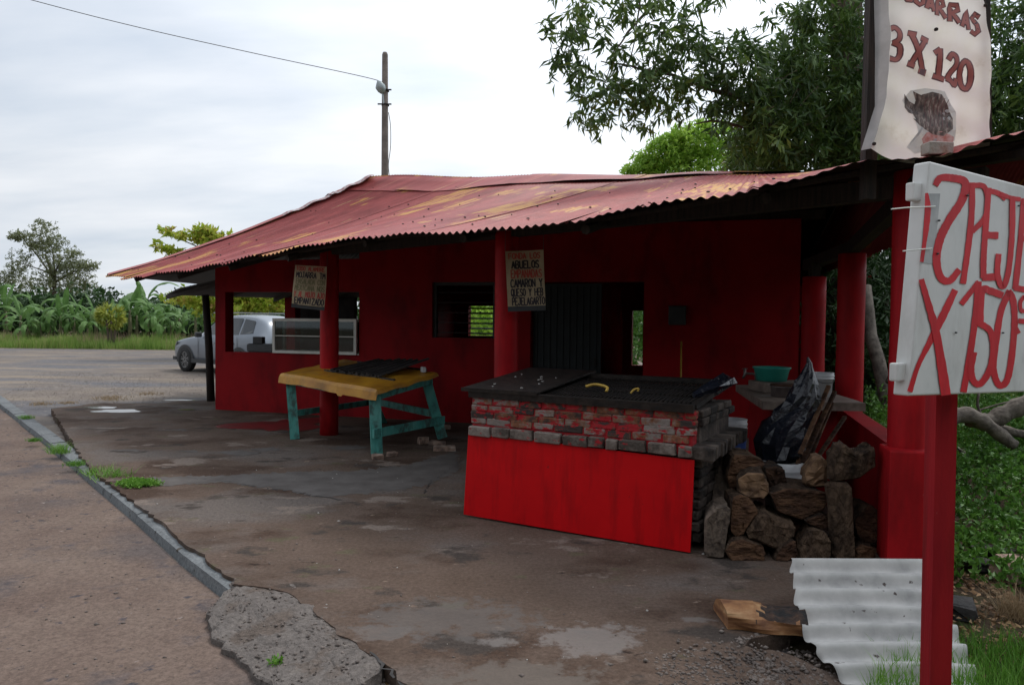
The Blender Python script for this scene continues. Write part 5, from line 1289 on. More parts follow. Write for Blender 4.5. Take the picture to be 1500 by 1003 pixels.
tcc = t_.nodes.new('ShaderNodeTexCoord'); t_.links.new(tcc.outputs['Object'], nz.inputs[0]); rp = t_.nodes.new('ShaderNodeValToRGB'); rp.color_ramp.elements[0].position = .665; rp.color_ramp.elements[1].position = .70; t_.links.new(nz.outputs[0], rp.inputs[0])
mxn = t_.nodes.new('ShaderNodeMix'); mxn.data_type = 'RGBA'; src = bsdf(mm).inputs['Base Color'].links[0].from_socket
t_.links.new(rp.outputs[0], mxn.inputs[0]); t_.links.new(src, mxn.inputs[6]); mxn.inputs[7].default_value = (.07, .05, .045, 1); t_.links.new(mxn.outputs[2], bsdf(mm).inputs['Base Color'])
b = MB(); b.grid(zfn, 24, 120); o = b.build('zinc_sheet', 'zinc_sheet', smooth=True, fix=False)
sm = o.modifiers.new('thickness', 'SOLIDIFY'); sm.thickness = .0012
tag(o, 'bent grey corrugated zinc sheet leaning down behind the red post', 'metal sheet')

# ------------------------------------------------------------------ red post and the sign board
pz_ = Vector((1.505, 2.62, LOT - .05))
top_p = P(1385, 300, 2.80)
b = MB(); b.bar(Vector((P(1371, 1010, 2.80).x, 2.80, -.2)), top_p, .080, .072, up=Vector((0, 1, 0)))
tag(b.build('red_post', 'post_paint'), 'square dark red post in the near right, behind the painted board', 'post')
bd = Vector((.85, .53, 0)).normalized(); bn = Vector((bd.y, -bd.x, 0))
bp0 = P(1362, 236, 2.46)
bTL = bp0; bBL = on_plane(1331, 580, bp0, bn)
bTR = on_plane(1500, 272, bp0, bn); bBR = on_plane(1500, 574, bp0, bn)
ex = 1.55
bTR = bTL + (bTR - bTL) * ex; bBR = bBL + (bBR - bBL) * ex
board = thing('sign_board', 'white board hand painted in red with 2 PEJE X 150.00 on the post', 'sign', ((bBL.x + bBR.x) / 2, (bBL.y + bBR.y) / 2, bBL.z))
bth = -bn * .055
def panel(c4, th, bev, name, m, parent):
    bm = bmesh.new(); vs = [bm.verts.new(p) for p in c4] + [bm.verts.new(p + th) for p in c4]
    for f in [(0, 1, 2, 3), (7, 6, 5, 4), (0, 4, 5, 1), (1, 5, 6, 2), (2, 6, 7, 3), (3, 7, 4, 0)]: bm.faces.new([vs[i] for i in f])
    bmesh.ops.recalc_face_normals(bm, faces=bm.faces)
    bmesh.ops.bevel(bm, geom=bm.edges[:], offset=bev, segments=3, affect='EDGES', profile=.6)
    org = worg(parent)
    for v in bm.verts: v.co -= org
    me = bpy.data.meshes.new(name); bm.to_mesh(me); bm.free(); me.materials.append(MATS[m])
    o = bpy.data.objects.new(name, me); C.objects.link(o); o.parent = parent; return o
panel([bTL, bTR, bBR, bBL], bth, .008, 'panel', 'board_white', board)
# moulded lugs on the left edge
for f in (.13, .9):
    p = bTL.lerp(bBL, f) + bth * .6
    MB().box(p - bd * .02, (.05, .03, .06), Matrix((bd, -bn, Vector((0, 0, 1)))).transposed(), bev=.006).build('lug', 'board_white', board)
def bfn(x, y, off=0): return on_plane(1300 + x / 2.64, 220 + y / 2.64, bp0 + bn * (.002 + off), bn)
def smooth2(pts, n=6):
    r_ = curve3([(x, y, 0) for x, y in pts], n); return [(p.x, p.y) for p in r_]
strokes = [
    ([(152, 170), (156, 230), (148, 320), (133, 428)], 20, lambda t: .35 + .8 * math.sin(min(1, t * 1.2 + .1) * 2.6)),
    ([(188, 132), (205, 108), (250, 108), (300, 125), (290, 190), (240, 270), (205, 340), (190, 420), (205, 490), (240, 505), (275, 466)], 27, lambda t: .85 + .3 * math.sin(t * 3.1)),
    ([(328, 130), (326, 250), (312, 380), (293, 512)], 22, None), ([(326, 138), (372, 140), (388, 190), (378, 260), (330, 312)], 20, None),
    ([(392, 150), (380, 300), (372, 420), (372, 490)], 22, None), ([(390, 158), (425, 165), (455, 186)], 20, None), ([(382, 328), (424, 330)], 26, None), ([(372, 492), (414, 490)], 26, None),
    ([(440, 170), (480, 185), (512, 190)], 16, None), ([(484, 185), (482, 330), (468, 470), (446, 528), (426, 480), (430, 405)], 21, None),
    ([(528, 192), (515, 350), (495, 532)], 22, None), ([(495, 532), (560, 545)], 22, None), ([(512, 340), (560, 345)], 20, None), ([(526, 198), (600, 212)], 20, None),
    ([(133, 505), (160, 600), (185, 690), (205, 800), (226, 940)], 32, lambda t: .65 + .5 * t), ([(260, 545), (215, 640), (165, 740), (120, 830), (88, 928)], 28, lambda t: .8 + .2 * math.sin(t * 6)),
    ([(288, 592), (325, 545), (352, 512)], 20, None), ([(352, 512), (340, 650), (318, 800), (295, 930)], 24, None),
    ([(442, 560), (400, 545), (366, 545), (358, 670)], 26, None), ([(358, 670), (398, 700), (410, 770), (395, 850), (360, 902), (332, 890), (324, 840), (334, 785)], 24, None),
    ([(472, 548), (440, 620), (420, 740), (410, 840), (430, 905), (462, 890), (482, 790), (492, 660), (486, 580), (470, 548)], 24, None),
    ([(499, 688), (508, 706)], 14, None), ([(528, 566), (514, 590), (520, 622), (545, 610), (548, 580), (528, 566)], 14, None), ([(510, 660), (552, 664)], 18, None),
    ([(565, 568), (556, 592), (562, 622), (585, 612), (588, 582), (565, 568)], 14, None)]
b = MB()
for k, (pts, w_, tp_) in enumerate(strokes): ribbon(b, smooth2(pts, 8), bfn, w_ * 1.06, .0003 * (k % 5), tp_)
b.build('lettering', 'sign_red', board, fix=False)
# small plate behind the inverted exclamation mark and the tie wires
b = MB(); b.poly([bfn(148, 168, -.0008), bfn(204, 168, -.0008), bfn(180, 440, -.0008), bfn(128, 436, -.0008)]); b.build('patch', 'galvanised', board)
for y0, x0, x1 in ((222, 15, 185), (384, 60, 172)):
    b = MB(); b.tube([bfn(x0, y0 + 6, .0) , bfn(x0 + 60, y0, .01), bfn(x1, y0 - 8 + 4, .006)], .0022, 5); b.build('tie_wire', 'aluminium', board)
b = MB()
for x, y in ((265, 705), (447, 706), (310, 175), (508, 215), (200, 272), (195, 400)): b.lathe(bfn(x, y, .004), [(.003, -.003), (.005, 0), (.003, .003)], 8)
b.build('screw', 'dark_grey', board)

# ------------------------------------------------------------------ banner on its pole above the roof
YB = 4.72
def bnr(a, c, off=0.0):        # a right, c down in 0..1 ; surveyed outline, hung on the pole with slack
    cc = [0, .13, .4, .7, .9, 1.0]
    lx = float(np.interp(c, cc, [1290, 1298, 1303, 1297, 1284, 1275])); rx = float(np.interp(c, cc, [1440, 1447, 1454, 1452, 1449, 1445]))
    ty = -42 + 0 * a; by = 218 + 18 * math.sin(min(1, a * 1.5) * math.pi) * (1 if a < .66 else 0) + (8 * a if a > .0 else 0)
    ty += 22 * a
    px_ = lx + (rx - lx) * a; py_ = ty + (by - ty) * c
    p = P(px_, py_, YB + .10 * a)
    p.y -= off + .02 * math.sin(a * 4 + c * 3) + .008 * math.sin(a * 17 + c * 9) + .006 * math.sin(a * 5 - c * 31)
    return p
ban = thing('banner', 'faded white banner printed 3 X 120 with a fish, above the roof edge', 'banner', P(1360, 225, YB))
b = MB(); b.grid(lambda a, c: bnr(a, c), 36, 48); b.build('sheet', 'banner_vinyl', ban, smooth=True)
def fold(a, c):
    p = bnr(0, c); q = P(float(np.interp(c, [0, .4, .75, 1], [1284, 1289, 1291, 1272])), 0, YB); p2 = Vector((q.x, YB + .05, p.z)); return p.lerp(p2, a)
b = MB(); b.grid(fold, 3, 24); b.build('side_fold', 'banner_back', ban, smooth=True)
# print: coordinates in a 1003 px zoom of the photo region (1260..1500, 0..240)
def bmap(x, y, off=0):
    px_ = 1260 + x / 4.18; py_ = y / 4.18
    c = (py_ + 42) / 262; a = .5
    for _ in range(3):
        cc = [0, .13, .4, .7, .9, 1.0]; lx = float(np.interp(c, cc, [1290, 1298, 1303, 1297, 1284, 1275])); rx = float(np.interp(c, cc, [1440, 1447, 1454, 1452, 1449, 1445])); a = (px_ - lx) / (rx - lx)
        by = 218 + 18 * math.sin(min(1, max(a, 0) * 1.5) * math.pi) * (1 if a < .66 else 0) + 8 * a; ty = -42 + 22 * a; c = (py_ - ty) / (by - ty)
    return bnr(min(max(a, .004), .996), min(max(c, 0.002), .998), .003 + off)
slab_glyphs = {   # (box x0,y0,x1,y1, strokes with width)
    '3': [[(178, 185), (205, 178), (232, 205), (228, 250), (195, 270)], [(195, 270), (232, 290), (236, 340), (215, 370), (180, 365)]],
    'X': [[(300, 215), (385, 435)], [(385, 260), (300, 400)], [(288, 212), (325, 222)], [(365, 245), (402, 258)], [(285, 398), (318, 410)], [(360, 435), (398, 445)]],
    '1': [[(488, 305), (482, 475)], [(458, 325), (488, 305)], [(455, 465), (512, 485)]],
    '2': [[(540, 365), (562, 335), (592, 355), (592, 400), (560, 440), (538, 478)], [(538, 478), (565, 490), (592, 515), (602, 480)]],
    '0': [[(655, 370), (630, 395), (622, 450), (635, 520), (660, 540), (684, 500), (686, 430), (672, 380), (655, 370)]]}
wds = {'3': 24, 'X': 26, '1': 26, '2': 26, '0': 26}
moj = [[(250, -30), (262, -15), (280, 8), (300, 12), (310, -10)], [(330, -40), (330, 20), (350, 42), (372, 30), (378, -20)], [(392, 60), (418, -10), (440, 75)], [(400, 45), (435, 52)],
       [(462, 95), (470, 0), (500, 5), (512, 35), (480, 50), (520, 110)], [(545, 130), (552, 30), (590, 35), (600, 65), (562, 80), (600, 140)], [(622, 160), (655, 70), (668, 175)], [(632, 135), (668, 145)],
       [(740, 95), (715, 80), (695, 105), (730, 145), (735, 185), (712, 205), (690, 190)]]
for nm, dw, m, off in (('lettering_outline', 15, 'print_dark', 0.0), ('lettering', 0, 'print_pink', .0012)):
    b = MB()
    for ch, sts in slab_glyphs.items():
        for st in sts: ribbon(b, smooth2(st, 4) if ch in '302' else st, bmap, wds[ch] + dw, off)
    for st in moj:
        st2 = [(x, y - 0) for x, y in st]
        ribbon(b, st2, bmap, 22 + dw, off)
    b.build(nm, m, ban, fix=False)
def bpoly(pts, m, off, name):
    pts2 = []
    for a, c in zip(pts, pts[1:] + pts[:1]): pts2 += [(a[0] + (c[0] - a[0]) * k / 3, a[1] + (c[1] - a[1]) * k / 3) for k in range(3)]
    cx = sum(p[0] for p in pts2) / len(pts2); cy = sum(p[1] for p in pts2) / len(pts2); b = MB()
    n = len(pts2); K = 7
    vs = [bmap(cx, cy, off)] + [bmap(cx + (x - cx) * r_ / K, cy + (y - cy) * r_ / K, off) for r_ in range(1, K + 1) for x, y in pts2]
    fs = [(0, 1 + i, 1 + (i + 1) % n) for i in range(n)] + [(1 + r_ * n + i, 1 + (r_ + 1) * n + i, 1 + (r_ + 1) * n + (i + 1) % n, 1 + r_ * n + (i + 1) % n) for r_ in range(K - 1) for i in range(n)]
    b.add(vs, fs); return b.build(name, m, ban, fix=False)
bpoly([(250, 620), (300, 560), (400, 540), (520, 560), (600, 680), (580, 860), (520, 900), (340, 940), (290, 900), (360, 830), (330, 700)], 'print_blue', .0004, 'printed_backdrop')
bpoly([(340, 620), (380, 580), (440, 565), (500, 580), (550, 640), (578, 720), (570, 790), (520, 830), (450, 820), (390, 790), (350, 740), (330, 700)], 'print_fish', .0016, 'printed_fish')
bpoly([(262, 580), (300, 620), (345, 640), (340, 700), (300, 690), (270, 660)], 'print_fish', .0013, 'printed_fish_tail')
bpoly([(318, 562), (380, 585), (350, 630)], 'print_fish', .0010, 'printed_fish_fin'); bpoly([(328, 725), (390, 740), (400, 790), (365, 770)], 'print_fish', .0010, 'printed_fish_fin')
bpoly([(380, 850), (410, 810), (520, 800), (575, 840), (570, 890), (500, 900), (400, 890)], 'print_onion', .0009, 'printed_garnish')
b = MB()
for k in range(6):
    x = 392 + k * 28; ribbon(b, smooth2([(x + 20, 590 + 6 * abs(k - 2)), (x + 4, 650), (x + 14, 720), (x + 8, 780)], 3), bmap, 4, .0021)
b.build('printed_scales', 'print_dark', ban, fix=False)
b = MB()
for x, y in ((70, 885), (460, 185), (778, 30)): b.lathe(bmap(x, y, .006), [(.001, -.012), (.012, -.006), (.012, .006), (.001, .012)], 10)
b.build('rivet', 'dark_timber', ban)
b = MB(); p0 = P(1272, 236, YB + .1); p1 = P(1281, -60, YB + .1)
b.bar(p0 - Vector((0, 0, .25)), p1, .075, .075, up=Vector((0, 1, 0))); tag(b.build('banner_pole', 'dark_timber'), 'dark weathered timber pole holding the left edge of the banner', 'pole')
b = MB(); q0 = P(1449, 200, YB + .2); b.bar(q0 - Vector((0, 0, .12)), P(1445, -60, YB + .2), .03, .03, up=Vector((0, 1, 0))); tag(b.build('banner_pole', 'dark_timber'), 'thin dark pole hidden behind the right edge of the banner', 'pole')
q = P(1372, 219, 4.52)
me = rough_box(.155, .09, .075, .006, .002, 77); me.materials.append(MATS['loose_brick']); o = bpy.data.objects.new('roof_brick', me); C.objects.link(o); o.location = q; o.rotation_euler = (0, 0, .1)
tag(o, 'brownish brick lying on the roof edge under the banner', 'brick')

# ------------------------------------------------------------------ utility pole
pb = P(565, 256, 25); base = Vector((pb.x, pb.y, LOT)); tp = P(564, 77, 25)
up_ = thing('utility_pole', 'grey concrete utility pole rising behind the roof ridge', 'pole', base)
b = MB(); b.tube([base, base.lerp(tp, .5), tp - Vector((0, 0, .08)), tp], [.16, .125, .098, .07], 14); b.build('pole_shaft', 'concrete_pole', up_, smooth=True)
b = MB(); q = P(557, 127, 24.85); b.tube([q + Vector((-.06, -.12, .16)), q + Vector((-.03, -.06, .10)), q, q + Vector((.05, .06, -.12)), q + Vector((.07, .1, -.2))], [.02, .10, .17, .14, .06], 14); lh = b.build('lamp_head', 'lamp_metal', up_, smooth=True)
b = MB(); b.tube(curve3([q + Vector((.05, .1, -.1)), P(561, 140, 24.9), P(562, 152, 24.9)], 4), .025, 6); b.build('lamp_arm', 'lamp_metal', up_)
for py in (133, 154):
    b = MB(); c = P(564.5, py, 25); b.lathe(c, [(.13, -.03), (.13, .03)], 12); b.bar(c - Vector((.24, .1, 0)), c + Vector((.22, -.1, 0)), .04, .04); b.build('clamp', 'iron', up_)
b = MB(); b.tube(curve3([P(569, 165, 24.8), P(572, 185, 24.8), P(572, 215, 24.8), P(569, 240, 24.8), P(570, 256, 24.8)], 6), .012, 5); b.build('drop_wire', 'wire', up_)
b = MB(); a = P(553, 125, 24.8); m1 = P(546, 116, 24.8); c = P(45, 0, 24.0); d2 = P(-300, -95, 23.5)
pts_ = curve3([a, m1, P(380, 80, 24.6), P(210, 42, 24.3), c, d2], 8); b.tube(pts_, .012, 5); tag(b.build('power_line', 'wire'), 'single dark overhead wire running left from the utility pole', 'wire')

# ------------------------------------------------------------------ car
def make_car():
    t = thing('parked_car', 'silver grey sport utility vehicle parked beyond the stall hatch', 'car')
    # x forward is -x: nose at x=0, tail at x=4.65
    st = [(0.0, .42, .58, .62, .70, .45), (.06, .33, .72, .76, .80, .62), (.22, .27, .82, .84, .88, .76), (.55, .25, .89, .91, .96, .80), (1.0, .24, .90, .99, 1.03, .78), (1.38, .24, .90, 1.03, 1.08, .74),
          (1.75, .24, .90, 1.04, 1.32, .66), (2.15, .24, .90, 1.05, 1.60, .62), (2.6, .24, .90, 1.06, 1.68, .61), (3.3, .24, .90, 1.08, 1.69, .60), (3.9, .24, .90, 1.11, 1.66, .58), (4.25, .25, .88, 1.12, 1.58, .56), (4.5, .28, .84, 1.08, 1.30, .60), (4.62, .34, .78, .95, 1.02, .66), (4.66, .42, .7, .75, .80, .6)]
    vs = []; 
    for x, zb0, hw, belt, zr, rw in st:
        half = [(0, zb0), (hw * .85, zb0), (hw * .97, zb0 + .12), (hw, (zb0 + belt) / 2), (hw * .985, belt - .06), (hw * .95, belt), (rw + (hw * .95 - rw) * .12, max(belt + .002, zr - .09)), (rw * .88, zr - .015), (0, zr)]
        ring = [(x, y, z) for y, z in half] + [(x, -y, z) for y, z in reversed(half[1:-1])]; vs += ring
    n = 16; fs = []
    for i in range(len(st) - 1): fs += [(i * n + j, i * n + (j + 1) % n, (i + 1) * n + (j + 1) % n, (i + 1) * n + j) for j in range(n)]
    fs += [tuple(range(n)), tuple(range((len(st) - 1) * n, len(st) * n))]
    o = MB().add(vs, fs).build('body', 'car_paint', t, smooth=True); ss = o.modifiers.new('s', 'SUBSURF'); ss.levels = 2; ss.render_levels = 2
    def side_y(x, z, sgn):
        xs = [s_[0] for s_ in st]; hw = np.interp(x, xs, [s_[2] for s_ in st]); belt = np.interp(x, xs, [s_[3] for s_ in st]); zr = np.interp(x, xs, [s_[4] for s_ in st]); rw = np.interp(x, xs, [s_[5] for s_ in st])
        f = (z - belt) / max(.05, (zr - .09 - belt)); y0 = hw * .95; y1 = rw + (hw * .95 - rw) * .12
        return sgn * (y0 + (y1 - y0) * max(0, min(1.05, f)) + .006) if z > belt else sgn * (hw + .004)
    for sgn in (-1, 1):
        for nm, pts in (('side_window', [(1.72, 1.1), (2.22, 1.53), (2.62, 1.57), (2.62, 1.1)]), ('side_window', [(2.69, 1.1), (2.69, 1.57), (3.45, 1.57), (3.5, 1.12)]), ('side_window', [(3.57, 1.13), (3.55, 1.56), (4.0, 1.5), (4.12, 1.17)])):
            P3 = []
            for a, c in zip(pts, pts[1:] + pts[:1]):
                for k in range(4): x = a[0] + (c[0] - a[0]) * k / 4; z = a[1] + (c[1] - a[1]) * k / 4; P3.append((x, side_y(x, z, sgn), z))
            MB().poly(P3).build(nm, 'car_glass', t)
        for wx in (.93, 3.6):
            b = MB(); q = []
            # arch cladding ring
            for k in range(17):
                a = math.pi * k / 16 * 1.12 - .19
                for r_ in (.36, .44): q.append((wx - math.cos(a) * r_, sgn * (.905), .345 + math.sin(a) * r_))
            b.add(q, [(2 * k, 2 * k + 1, 2 * k + 3, 2 * k + 2) for k in range(16)]); b.build('arch_cladding', 'dark_grey', t)
            b = MB(); ax_ = [(wx + math.cos(a) * .365, sgn * .902, .345 + math.sin(a) * .365) for a in [2 * math.pi * k / 24 for k in range(24)]]; b.poly(ax_); b.build('wheel_well', 'tyre', t)
            wv = MB(); prof = [(.235, .0), (.33, .0), (.345, .03), (.345, .18), (.33, .2), (.235, .2)]; vs_ = []
            for r_, yy in prof:
                for k in range(28): a = 2 * math.pi * k / 28; vs_.append((wx + math.cos(a) * r_, sgn * (.93 - yy), .345 + math.sin(a) * r_))
            wv.add(vs_, [(i * 28 + j, i * 28 + (j + 1) % 28, (i + 1) * 28 + (j + 1) % 28, (i + 1) * 28 + j) for i in range(5) for j in range(28)]); wh = wv.build('wheel', 'tyre', t, smooth=True)
            rm = MB(); ring = [(wx + math.cos(a) * r_, sgn * (.915 if r_ > .2 else .905), .345 + math.sin(a) * r_) for a in [2 * math.pi * k / 28 for k in range(28)] for r_ in (.215, .24)]
            rm.add(ring, [(2 * k, 2 * k + 1, (2 * k + 3) % 56, (2 * k + 2) % 56) for k in range(28)])
            for k in range(7):
                a = 2 * math.pi * k / 7 + .2; c_ = Vector((wx, sgn * .91, .345)); d = Vector((math.cos(a), 0, math.sin(a))); e = Vector((-math.sin(a), 0, math.cos(a)))
                for s2 in (-1, 1): rm.poly([c_ + d * .03 + e * .02 * s2, c_ + d * .22 + e * (.035 * s2 + .012), c_ + d * .22 + e * (.035 * s2 - .012), c_ + d * .03 + e * .004 * s2], Vector((0, -sgn * .02, 0)))
            rm.build('rim', 'rim', wh)
        MB().poly([(.1, sgn * .74, .66), (.06, sgn * .64, .74), (.30, sgn * .80, .86), (.52, sgn * .905, .88), (.45, sgn * .905, .80)], Vector((.01, -sgn * .02, 0))).build('headlight', 'lamp_clear', t)
        MB().box((1.78, sgn * .99, 1.09), (.12, .18, .14), bev=.03).build('side_mirror', 'dark_grey', t)
        MB().box((2.2, sgn * .90, .33), (2.0, .03, .12)).build('side_sill', 'dark_grey', t)
        MB().box((2.35, sgn * .905, .86), (.14, .014, .03)).build('door_handle', 'rim', t); MB().box((3.3, sgn * .905, .87), (.14, .014, .03)).build('door_handle', 'rim', t)
        for x in (1.62, 2.66, 3.52): MB().box((x, sgn * .902, .72), (.008, .006, .7)).build('door_gap', 'dark_grey', t)
        MB().box((2.9, sgn * .60, 1.72), (1.9, .03, .03)).build('roof_rail', 'rim', t)
    MB().poly([(1.5, -.62, 1.13), (1.5, .62, 1.13), (2.1, .56, 1.585), (2.1, -.56, 1.585)]).build('windscreen', 'car_glass', t)
    MB().box((.02, 0, .5), (.06, 1.1, .16)).build('grille', 'dark_grey', t); MB().box((.1, 0, .36), (.18, 1.5, .1)).build('bumper_lip', 'dark_grey', t)
    return t
car = make_car()
nose = P(258, 500, 23.3)
th_ = math.radians(-36)
car.rotation_euler = (0, 0, th_); car.scale = (1.05,) * 3; car.location = (nose.x + .28, 24.1, LOT)

# ------------------------------------------------------------------ vegetation
def limb(b, a, c, r0, r1, bend=.15, n=6, seed=0):
    rr = random.Random(seed); a = Vector(a); c = Vector(c); L_ = (c - a).length
    off = Vector((rr.uniform(-1, 1), rr.uniform(-1, 1), rr.uniform(-.3, 1))) * bend * L_
    pts = [a.lerp(c, t_) + off * math.sin(math.pi * t_) + Vector((rr.gauss(0, .02), rr.gauss(0, .02), rr.gauss(0, .02))) * L_ * .3 * (0 if t_ in (0, 1) else 1) for t_ in [k / n for k in range(n + 1)]]
    b.tube(pts, [r0 + (r1 - r0) * k / n for k in range(n + 1)], 8); return pts
# big tree behind the stall: trunk, limbs, hanging whorls
tb = Vector((5.35, 12.3, LOT))
tree = thing('broadleaf_tree', 'large dark green tree with long drooping leaves overhanging the stall roof', 'tree', tb)
b = MB(); t1 = P(1243, 180, 12.3); t2 = P(1238, -60, 12.3); t3 = P(1236, -420, 12.3)
b.tube([tb, tb.lerp(t1, .5) + Vector((.05, 0, 0)), t1, t2, t3], [.33, .28, .26, .24, .18], 14); b.build('trunk', 'bark', tree, smooth=True)
CL = []  # clusters
spots = [(815, 60, 26, 10.2, 26), (845, 30, 34, 10.2, 40), (880, 20, 36, 10.4, 40), (830, 85, 28, 10.2, 26), (850, 118, 26, 10.2, 30), (872, 170, 20, 10.2, 18), (885, 140, 26, 10.2, 26), (850, 160, 14, 10.2, 8), (900, 95, 34, 10.4, 44),
         (940, 15, 40, 10.4, 50), (965, 60, 36, 10.5, 60), (925, 140, 30, 10.4, 44), (960, 120, 34, 10.5, 60), (945, 165, 22, 10.4, 22), (1000, 50, 34, 10.6, 50), (1010, 100, 36, 10.6, 64), (990, 150, 26, 10.5, 36), (1040, 0, 20, 10.6, 12), (985, 10, 22, 10.6, 14),
         (1050, 80, 30, 10.8, 50), (1060, 120, 36, 10.8, 80), (1095, 75, 30, 11, 56), (1100, 130, 40, 11, 90), (1060, 165, 24, 10.8, 36), (1115, 180, 40, 11, 90), (1090, 220, 26, 11.2, 50), (1150, 90, 34, 11.4, 80), (1155, 150, 44, 11.4, 120),
         (1170, 40, 26, 11.6, 36), (1190, 20, 24, 11.6, 34), (1160, 215, 44, 11.4, 130), (1205, 80, 40, 11.8, 100), (1210, 150, 46, 11.8, 130), (1225, 220, 44, 11.8, 120), (1240, 40, 36, 11.6, 50), (1255, 120, 36, 11.4, 80), (1262, 200, 34, 11.4, 80), (1125, 240, 36, 11.6, 80),
         (1310, 60, 60, 12.6, 90), (1340, 150, 60, 12.8, 120), (1400, 80, 50, 12.6, 90), (1440, 170, 50, 12.2, 130), (1470, 120, 40, 12.0, 100), (1490, 170, 36, 12.0, 100), (1480, 70, 36, 12.0, 50), (1500, 20, 34, 12.0, 40), (1460, 10, 26, 12, 22), (1540, 110, 60, 12.4, 130), (1580, 20, 60, 12.4, 90),
         (1200, -60, 80, 12, 120), (1320, -80, 90, 12.4, 120), (1080, -70, 60, 11.4, 60), (940, -60, 60, 10.8, 70), (850, -50, 50, 10.4, 50), (1480, -90, 90, 12.4, 110)]
for px, py, r_, Y, k in spots:
    c = P(px, py, Y); R_ = r_ / F * Y
    if px < 1080: k = int(k * .44)
    elif px < 1140: k = int(k * .55)
    else: k = int(k * .8)
    q = ball_points(c, R_ * 1.15, k, 1.0); q[:, 1] += rng.normal(size=len(q)) * R_ * .8
    CL.append(q)
# dense heart of the crown behind
for px, py, r_, Y, k in [(1130, 200, 70, 13.2, 240), (1210, 170, 80, 13.4, 300), (1270, 230, 60, 13.4, 200), (1150, 120, 50, 13.2, 110), (1420, 190, 80, 14, 220), (1100, 235, 26, 13, 50)]:
    c = P(px, py, Y); R_ = r_ / F * Y; q = ball_points(c, R_, k, .9); CL.append(q)
CLa = np.concatenate(CL)
o = fast('crown', *whorls(CLa, 9, .205, .046, .95), 'leaf_mango', tree)
def lb_(*a, **k):
    q_ = MB(); limb(q_, *a[1:], **k); q_.build('limb', 'bark', tree, smooth=True)
b = MB()
lb_(b, P(1240, 120, 12.3), P(1120, 150, 11.2), .12, .05, .1, seed=1); lb_(b, P(1120, 150, 11.2), P(985, 110, 10.6), .05, .022, .1, seed=2); lb_(b, P(985, 110, 10.6), P(880, 90, 10.3), .022, .008, .15, seed=3)
lb_(b, P(1225, 190, 12.2), P(1100, 190, 11.1), .07, .03, .1, seed=4); lb_(b, P(1060, 180, 11), P(1018, 182, 10.8), .022, .008, .1, seed=5); lb_(b, P(1100, 190, 11.1), P(1060, 180, 11), .03, .022, .1, seed=6)
lb_(b, P(1238, -40, 12.3), P(1010, -40, 10.8), .1, .035, .05, seed=7); lb_(b, P(1010, -40, 10.8), P(905, 70, 10.3), .03, .01, .2, seed=8); lb_(b, P(905, 70, 10.3), P(870, 165, 10.2), .01, .004, .15, seed=9)
lb_(b, P(940, -10, 10.5), P(925, 80, 10.4), .014, .008, .1, seed=10); lb_(b, P(1010, -40, 10.8), P(1002, 60, 10.6), .014, .006, .1, seed=11); lb_(b, P(925, 80, 10.4), P(912, 118, 10.4), .010, .004, .1, seed=12)
lb_(b, P(880, -40, 10.4), P(840, 60, 10.2), .014, .005, .1, seed=13); lb_(b, P(1240, 60, 12.3), P(1420, 140, 12.2), .09, .03, .1, seed=14); lb_(b, P(1420, 140, 12.2), P(1500, 60, 12), .03, .01, .1, seed=15)
lb_(b, P(1420, 140, 12.2), P(1520, 190, 12), .02, .01, .1, seed=16)
b = MB()
# twigs to a sample of clusters
rs = np.random.default_rng(3)
idx = rs.choice(len(CLa), 420, replace=False)
for i in idx:
    p = Vector(CLa[i]); q = p + Vector((rs.uniform(.05, .3), rs.uniform(-.05, .15), rs.uniform(.05, .3))); b.tube([q, (p + q) / 2 + Vector((0, 0, .02)), p], [.006, .004, .003], 4, cap=False)
o = b.build('twigs', 'bark', tree, smooth=True); o['kind'] = 'stuff'

def leafy(name, label, cat, base, blobs, n, ln, wd, m, trunk=None, down=.2, limbs=(), trunk_r=.1, trunk_m='bark', group=None, kind=None, per=5):
    if kind == 'stuff':
        parts_ = [whorls(ball_points(c, r_, int(n * f), sq), per, ln, wd, down) for c, r_, f, sq in blobs]
        o = fast(name, *join(parts_), m); return tag(o, label, cat, group, 'stuff')
    t = thing(name, label, cat, base, group)
    parts_ = [whorls(ball_points(c, r_, max(3, int(n * f)), sq), per, ln, wd, down) for c, r_, f, sq in blobs]
    fast('crown', *join(parts_), m, t)
    b = MB()
    if trunk: b.tube(trunk, [trunk_r * (1 - .6 * k / (len(trunk) - 1)) for k in range(len(trunk))], 9)
    for k, (a, c) in enumerate(limbs): limb(b, a, c, trunk_r * .4, trunk_r * .12, .08, seed=k)
    if b.v: b.build('trunk', trunk_m, t, smooth=True)
    return t
# bright bushy tree behind the roof centre
Yb = 22
leafy('bushy_tree', 'fine leaved bright green tree behind the roof left of the big tree', 'tree', G(1000, 540, LOT), [
    (P(950, 248, Yb), .5, .9, .7), (P(975, 228, Yb), .7, 1.4, .8), (P(1010, 215, Yb), .7, 1.3, .8), (P(1045, 205, Yb), .8, 1.4, .9), (P(1000, 250, Yb), .9, 1.2, .6), (P(1060, 245, Yb), 1.0, 1.5, .7), (P(925, 250, Yb), .32, .3, .6), (P(940, 232, Yb), .35, .3, .6), (P(968, 212, Yb), .4, .4, .6), (P(1000, 194, Yb), .4, .4, .7), (P(1030, 188, Yb), .45, .4, .6), (P(985, 205, Yb), .35, .3, .6), (P(990, 300, Yb + 1), 1.6, 2, .7), (P(1080, 300, Yb + 1), 1.8, 2, .8)],
    210, .17, .06, 'leaf_bright', [Vector((5.2, Yb, LOT)), P(1005, 320, Yb), P(1010, 230, Yb)], trunk_r=.18)
